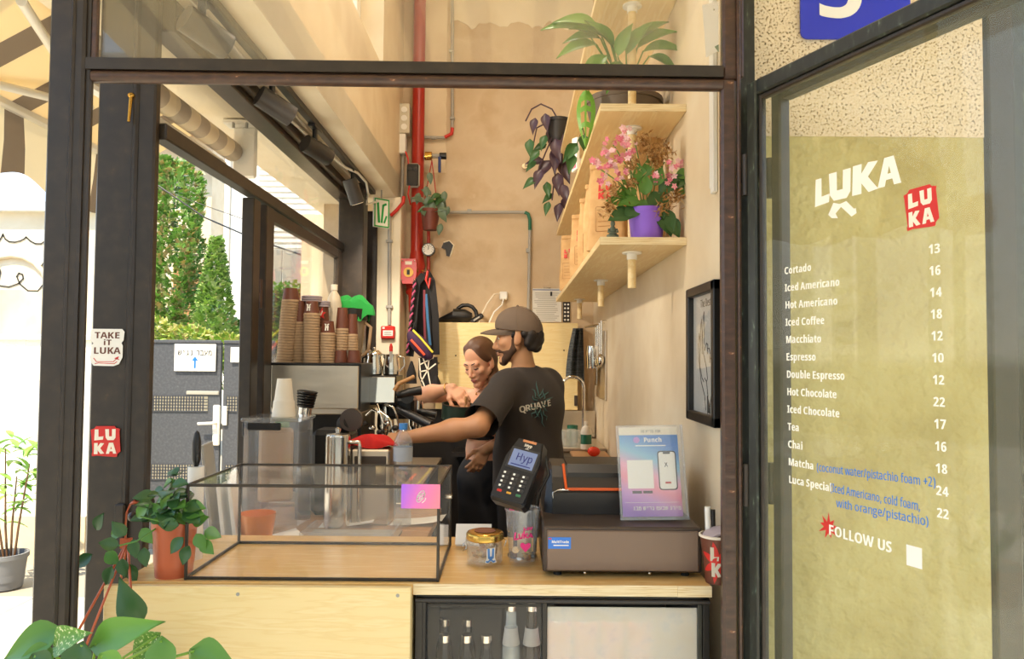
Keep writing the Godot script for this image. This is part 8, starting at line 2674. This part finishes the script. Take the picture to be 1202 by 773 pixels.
func build_woman() -> void:
	var who := thing("person", "person in a black strappy top stirring a dark green pot", "person")
	var sk := skin("fair skin", "dfa684")
	var blk := mat("black jersey", hexc("1d1a1a"), 0.85)
	var hair := mat("brown hair", hexc("5c3d27"), 0.5)
	var ho := at(563, 425, 3.92)
	var f := Vector3(-0.55, -0.36, 0.82)
	var hb := frame_of(f, 0.06)
	var head := head_pieces(ho, hb, 0.93, 0.94)
	var facing_v := Vector3(-0.4, 0, 0.92).normalized()
	var left := Vector3.UP.cross(facing_v)
	var neck := at(570, 463, 3.97)
	var mid := Vector3(neck.x + 0.004, 0, -3.98)
	var sh_r := Vector3(mid.x, 1.345, mid.z) - left * 0.155
	var sh_l := Vector3(mid.x, 1.345, mid.z) + left * 0.155
	var el_r := at(493, 464, 3.72)
	var wr_r := at(529, 455, 3.62)
	var el_l := at(606, 515, 4.0)
	var wr_l := at(572, 503, 3.67)
	var chest := Vector3(mid.x, 1.24, mid.z) + facing_v * 0.01
	var hip := Vector3(mid.x + 0.01, 0.9, mid.z)
	var across := Basis(left, Vector3.UP, left.cross(Vector3.UP))
	var neck_bone := ["bone", ho + Vector3(0.02, -0.06, -0.035), neck + Vector3(0, -0.03, 0), 0.043, 0.05]
	head.append(neck_bone)
	var body := [neck_bone, ["bone", neck + Vector3(0, -0.045, 0), chest, 0.055, 0.085], ["bone", sh_l, sh_r, 0.04, 0.04], ["egg", chest, across, Vector3(0.135, 0.14, 0.09)],
		["egg", chest + facing_v * 0.07 - left * 0.065 + Vector3(0, -0.06, 0), across, Vector3(0.058, 0.058, 0.05)], ["egg", chest + facing_v * 0.07 + left * 0.065 + Vector3(0, -0.06, 0), across, Vector3(0.058, 0.058, 0.05)],
		["egg", Vector3(mid.x, 1.06, mid.z), across, Vector3(0.115, 0.13, 0.085)], ["egg", hip, across, Vector3(0.155, 0.16, 0.115)],
		["bone", sh_r, el_r, 0.042, 0.037], ["bone", el_r, el_r.lerp(wr_r, 0.4), 0.037, 0.036], ["bone", el_r.lerp(wr_r, 0.4), wr_r, 0.036, 0.023],
		["bone", sh_l, el_l, 0.042, 0.036], ["bone", el_l, wr_l, 0.036, 0.023]]
	for s in [-1.0, 1.0]:
		var h: Vector3 = hip + left * 0.075 * s
		body.append_array([["bone", h, Vector3(h.x, 0.48, h.z), 0.075, 0.052], ["bone", Vector3(h.x, 0.48, h.z), Vector3(h.x, 0.09, h.z), 0.052, 0.036]])
	var b := S()
	blob_mesh(b, body, 0.012, 0.03)
	blob_mesh(b, head, 0.0045, 0.011)
	var hand_r := hand_pieces(wr_r, at(545, 468, 3.56) - wr_r, Vector3(0.2, -0.75, -0.5), -1.0, 0.6, 0.88, 0.6)
	hand_r.append(["bone", wr_r + (el_r - wr_r) * 0.15, wr_r + (wr_r - el_r) * 0.06, 0.024, 0.021])
	blob_mesh(b, hand_r, 0.004, 0.009)
	var hand_l := hand_pieces(wr_l, at(550, 496, 3.58) - wr_l, Vector3(-0.1, 1.0, 0.2), -1.0, 0.4, 0.88)
	hand_l.append(["bone", wr_l + (el_l - wr_l) * 0.15, wr_l + (wr_l - el_l) * 0.06, 0.024, 0.021])
	blob_mesh(b, hand_l, 0.004, 0.009)
	put("body", b, sk, who)
	# clothes
	var top := [["egg", chest + Vector3(0, -0.07, 0), across, Vector3(0.143, 0.075, 0.098)], ["egg", chest + facing_v * 0.072 - left * 0.066 + Vector3(0, -0.064, 0), across, Vector3(0.06, 0.052, 0.053)], ["egg", chest + facing_v * 0.072 + left * 0.066 + Vector3(0, -0.064, 0), across, Vector3(0.06, 0.052, 0.053)]]
	var tm := S()
	blob_mesh(tm, top, 0.01, 0.02)
	var tp := put("top", tm, blk, who)
	for line in [[[547, 449], [543, 458], [543, 470], [546, 484]], [[543, 460], [548, 470], [553, 482], [556, 488]], [[577, 464], [568, 472], [560, 481], [556, 488]], [[584, 452], [582, 466], [578, 478], [572, 490]]]:
		put("strap", S().tube(traced_line(line, body, 0.03, 0.002), 0.0045, 6), blk, tp)
	put("necklace", S().tube(traced_line([[552, 449], [556, 456], [559.5, 461], [564, 457], [570, 450]], body, 0.03, 0.002), 0.0016, 5), M["brass"], who)
	put("pendant", S().ball(traced_line([[559.5, 462.5]], body, 0.03, 0.003)[0], Vector3.ONE * 0.005, 8, 6), M["brass"], who)
	var skt := [["egg", hip + Vector3(0, 0.02, 0), across, Vector3(0.163, 0.14, 0.122)], ["bone", hip - left * 0.06, Vector3(hip.x, 0.56, hip.z) - left * 0.06, 0.105, 0.1], ["bone", hip + left * 0.06, Vector3(hip.x, 0.56, hip.z) + left * 0.06, 0.105, 0.1]]
	var sm := S()
	blob_mesh(sm, skt, 0.014, 0.04, 0.002)
	put("skirt", sm, blk, who)
	for s in [-1.0, 1.0]:
		var sp := S()
		sp.t = Transform3D(Basis(left, Vector3.UP, -facing_v), Vector3(hip.x, 0, hip.z) + left * 0.075 * s)
		sp.ball(Vector3(0, 0.04, -0.05), Vector3(0.042, 0.04, 0.12), 16, 10)
		put("shoe", sp, M["paper white"], who)
	# hair drawn back, ponytail over the shoulder
	var g := 0.93
	var hs := [["egg", ho + hb * Vector3(0, 0.05, -0.026) * g, hb, Vector3(0.082, 0.095, 0.102) * g], ["egg", ho + hb * Vector3(0, 0.0, -0.055) * g, hb, Vector3(0.078, 0.075, 0.07) * g],
		["bone", ho + hb * Vector3(0.045, 0.095, 0.03) * g, ho + hb * Vector3(0.076, 0.02, 0.0) * g, 0.017 * g, 0.014 * g], ["bone", ho + hb * Vector3(-0.045, 0.095, 0.03) * g, ho + hb * Vector3(-0.074, 0.03, 0.0) * g, 0.016 * g, 0.012 * g]]
	var pt := [at(576, 424, 3.98), at(579, 436, 3.95), at(578, 446, 3.91), at(576, 456, 3.88)]
	for k in 3:
		hs.append(["bone", pt[k], pt[k + 1], [0.03, 0.028, 0.022][k], [0.028, 0.022, 0.01][k]])
	var hm := S()
	blob_mesh(hm, hs, 0.005, 0.014, 0.0015)
	put("hair", hm, hair, who)
	# face: lowered lids, brows, lips
	var lid := mat("lash brown", hexc("2c1c16"), 0.6)
	for sx in [-1.0, 1.0]:
		put("eyelid", S().ball(ho + hb * Vector3(0.03 * sx, -0.003, 0.0745) * g, Vector3(0.0135, 0.0105, 0.011), 12, 8), sk, who)
		put("lashes", S().tube([ho + hb * Vector3(0.016 * sx, -0.008, 0.0885) * g, ho + hb * Vector3(0.03 * sx, -0.0125, 0.0895) * g, ho + hb * Vector3(0.046 * sx, -0.009, 0.08) * g], [0.0012, 0.0026, 0.0016], 6), lid, who)
		put("eyebrow", S().tube([ho + hb * Vector3(0.014 * sx, 0.017, 0.0935) * g, ho + hb * Vector3(0.034 * sx, 0.023, 0.0895) * g, ho + hb * Vector3(0.053 * sx, 0.015, 0.076) * g], [0.0028, 0.003, 0.0014], 6), lid, who)
	put("lips", S().tube([ho + hb * Vector3(-0.021, -0.075, 0.089) * g, ho + hb * Vector3(-0.006, -0.072, 0.0995) * g, ho + hb * Vector3(0.006, -0.072, 0.0995) * g, ho + hb * Vector3(0.021, -0.075, 0.089) * g], [0.002, 0.0045, 0.0045, 0.002], 8), mat("lip rose", hexc("b0645a"), 0.4), who)
	put("lips", S().tube([ho + hb * Vector3(-0.018, -0.08, 0.089) * g, ho + hb * Vector3(0, -0.083, 0.098) * g, ho + hb * Vector3(0.018, -0.08, 0.089) * g], [0.002, 0.0055, 0.002], 8), M["lip rose"], who)
	put("bracelet", S().tube(_ring(wr_r.lerp(el_r, 0.1), (wr_r - el_r).normalized(), 0.0265, 14), 0.0025, 6), M["brass"], who)
	# pot that she stirs
	var po := at(538, 483, 3.56)
	var pot := thing("stirring_pot", "dark green short pot held by the person in the black top", "pot", po)
	pot.rotation = Vector3(0.12, 0.2, -0.05)
	put("pot_wall", S().lathe(Vector3.ZERO, [[0.075, -0.038], [0.08, -0.034], [0.08, 0.036], [0.076, 0.036], [0.074, -0.03], [0.0, -0.03]], 28), mat("enamel dark green", hexc("26382f"), 0.35), pot)
	put("pot_rim", S().lathe(Vector3.ZERO, [[0.081, 0.033], [0.082, 0.037], [0.078, 0.038]], 28, false), M["drawer metal"], pot)
	put("froth", S().lathe(Vector3.ZERO, [[0.074, 0.018], [0.0, 0.02]], 20, false), mat("milk froth", hexc("b89468"), 0.6), pot)
	var wh := thing("small_whisk", "small whisk dipped into the dark green pot", "whisk", at(547, 470, 3.56))
	put("whisk_stick", S().rod(Vector3(0, 0.02, 0), Vector3(-0.006, -0.05, 0.0), 0.006), M["stained bench wood"], wh)
	put("whisk_head", S().lathe(Vector3(-0.006, -0.07, 0), [[0.004, 0.03], [0.016, 0.0], [0.006, -0.012]], 12), M["brass"], wh)


func _ring(o: Vector3, axis: Vector3, r: float, steps: int) -> Array:
	var x := axis.cross(Vector3.UP).normalized()
	var y := axis.cross(x)
	var out := []
	for k in steps + 1:
		var a := TAU * k / steps
		out.append(o + (x * cos(a) + y * sin(a)) * r)
	return out




func _ready() -> void:
	rng.seed = 7
	# ---- camera
	var cam := Camera3D.new()
	cam.name = "camera"
	add_child(cam)
	cam.position = EYE
	cam.rotation = Vector3(PITCH, YAW, ROLL)
	cam.fov = rad_to_deg(2.0 * atan(386.5 / FOCAL))
	cam.near = 0.05
	cam.far = 200.0
	cam.current = true
	view_basis = cam.basis
	# ---- sky, sun, exposure
	var env := Environment.new()
	env.tonemap_mode = Environment.TONE_MAPPER_LINEAR
	env.tonemap_exposure = 0.5
	env.sdfgi_enabled = true
	env.ssao_enabled = true
	env.ssil_enabled = true
	env.background_mode = Environment.BG_SKY
	var sky := Sky.new()
	var sm := ProceduralSkyMaterial.new()
	sm.sky_top_color = hexc("8fb2d8")
	sm.sky_horizon_color = hexc("e8e4d8")
	sm.ground_horizon_color = hexc("d8d0c0")
	sm.ground_bottom_color = hexc("a89c88")
	sm.sky_energy_multiplier = 2.2
	sm.sun_angle_max = 8.0
	sky.sky_material = sm
	env.sky = sky
	var we := WorldEnvironment.new()
	we.name = "environment"
	we.environment = env
	add_child(we)
	var sun := DirectionalLight3D.new()
	sun.name = "sun"
	add_child(sun)
	sun.look_at_from_position(Vector3(-0.21, 0.866, 0.45) * 10.0, Vector3.ZERO)
	sun.light_color = hexc("fff0d2")
	sun.light_energy = 6.0
	sun.light_angular_distance = 0.6
	sun.shadow_enabled = true

	make_materials()
	build_setting()
	build_menu_door()
	build_outdoors()
	build_counter()
	build_counter_things()
	build_bar()
	build_walls_things()
	build_shelves()
	build_people()
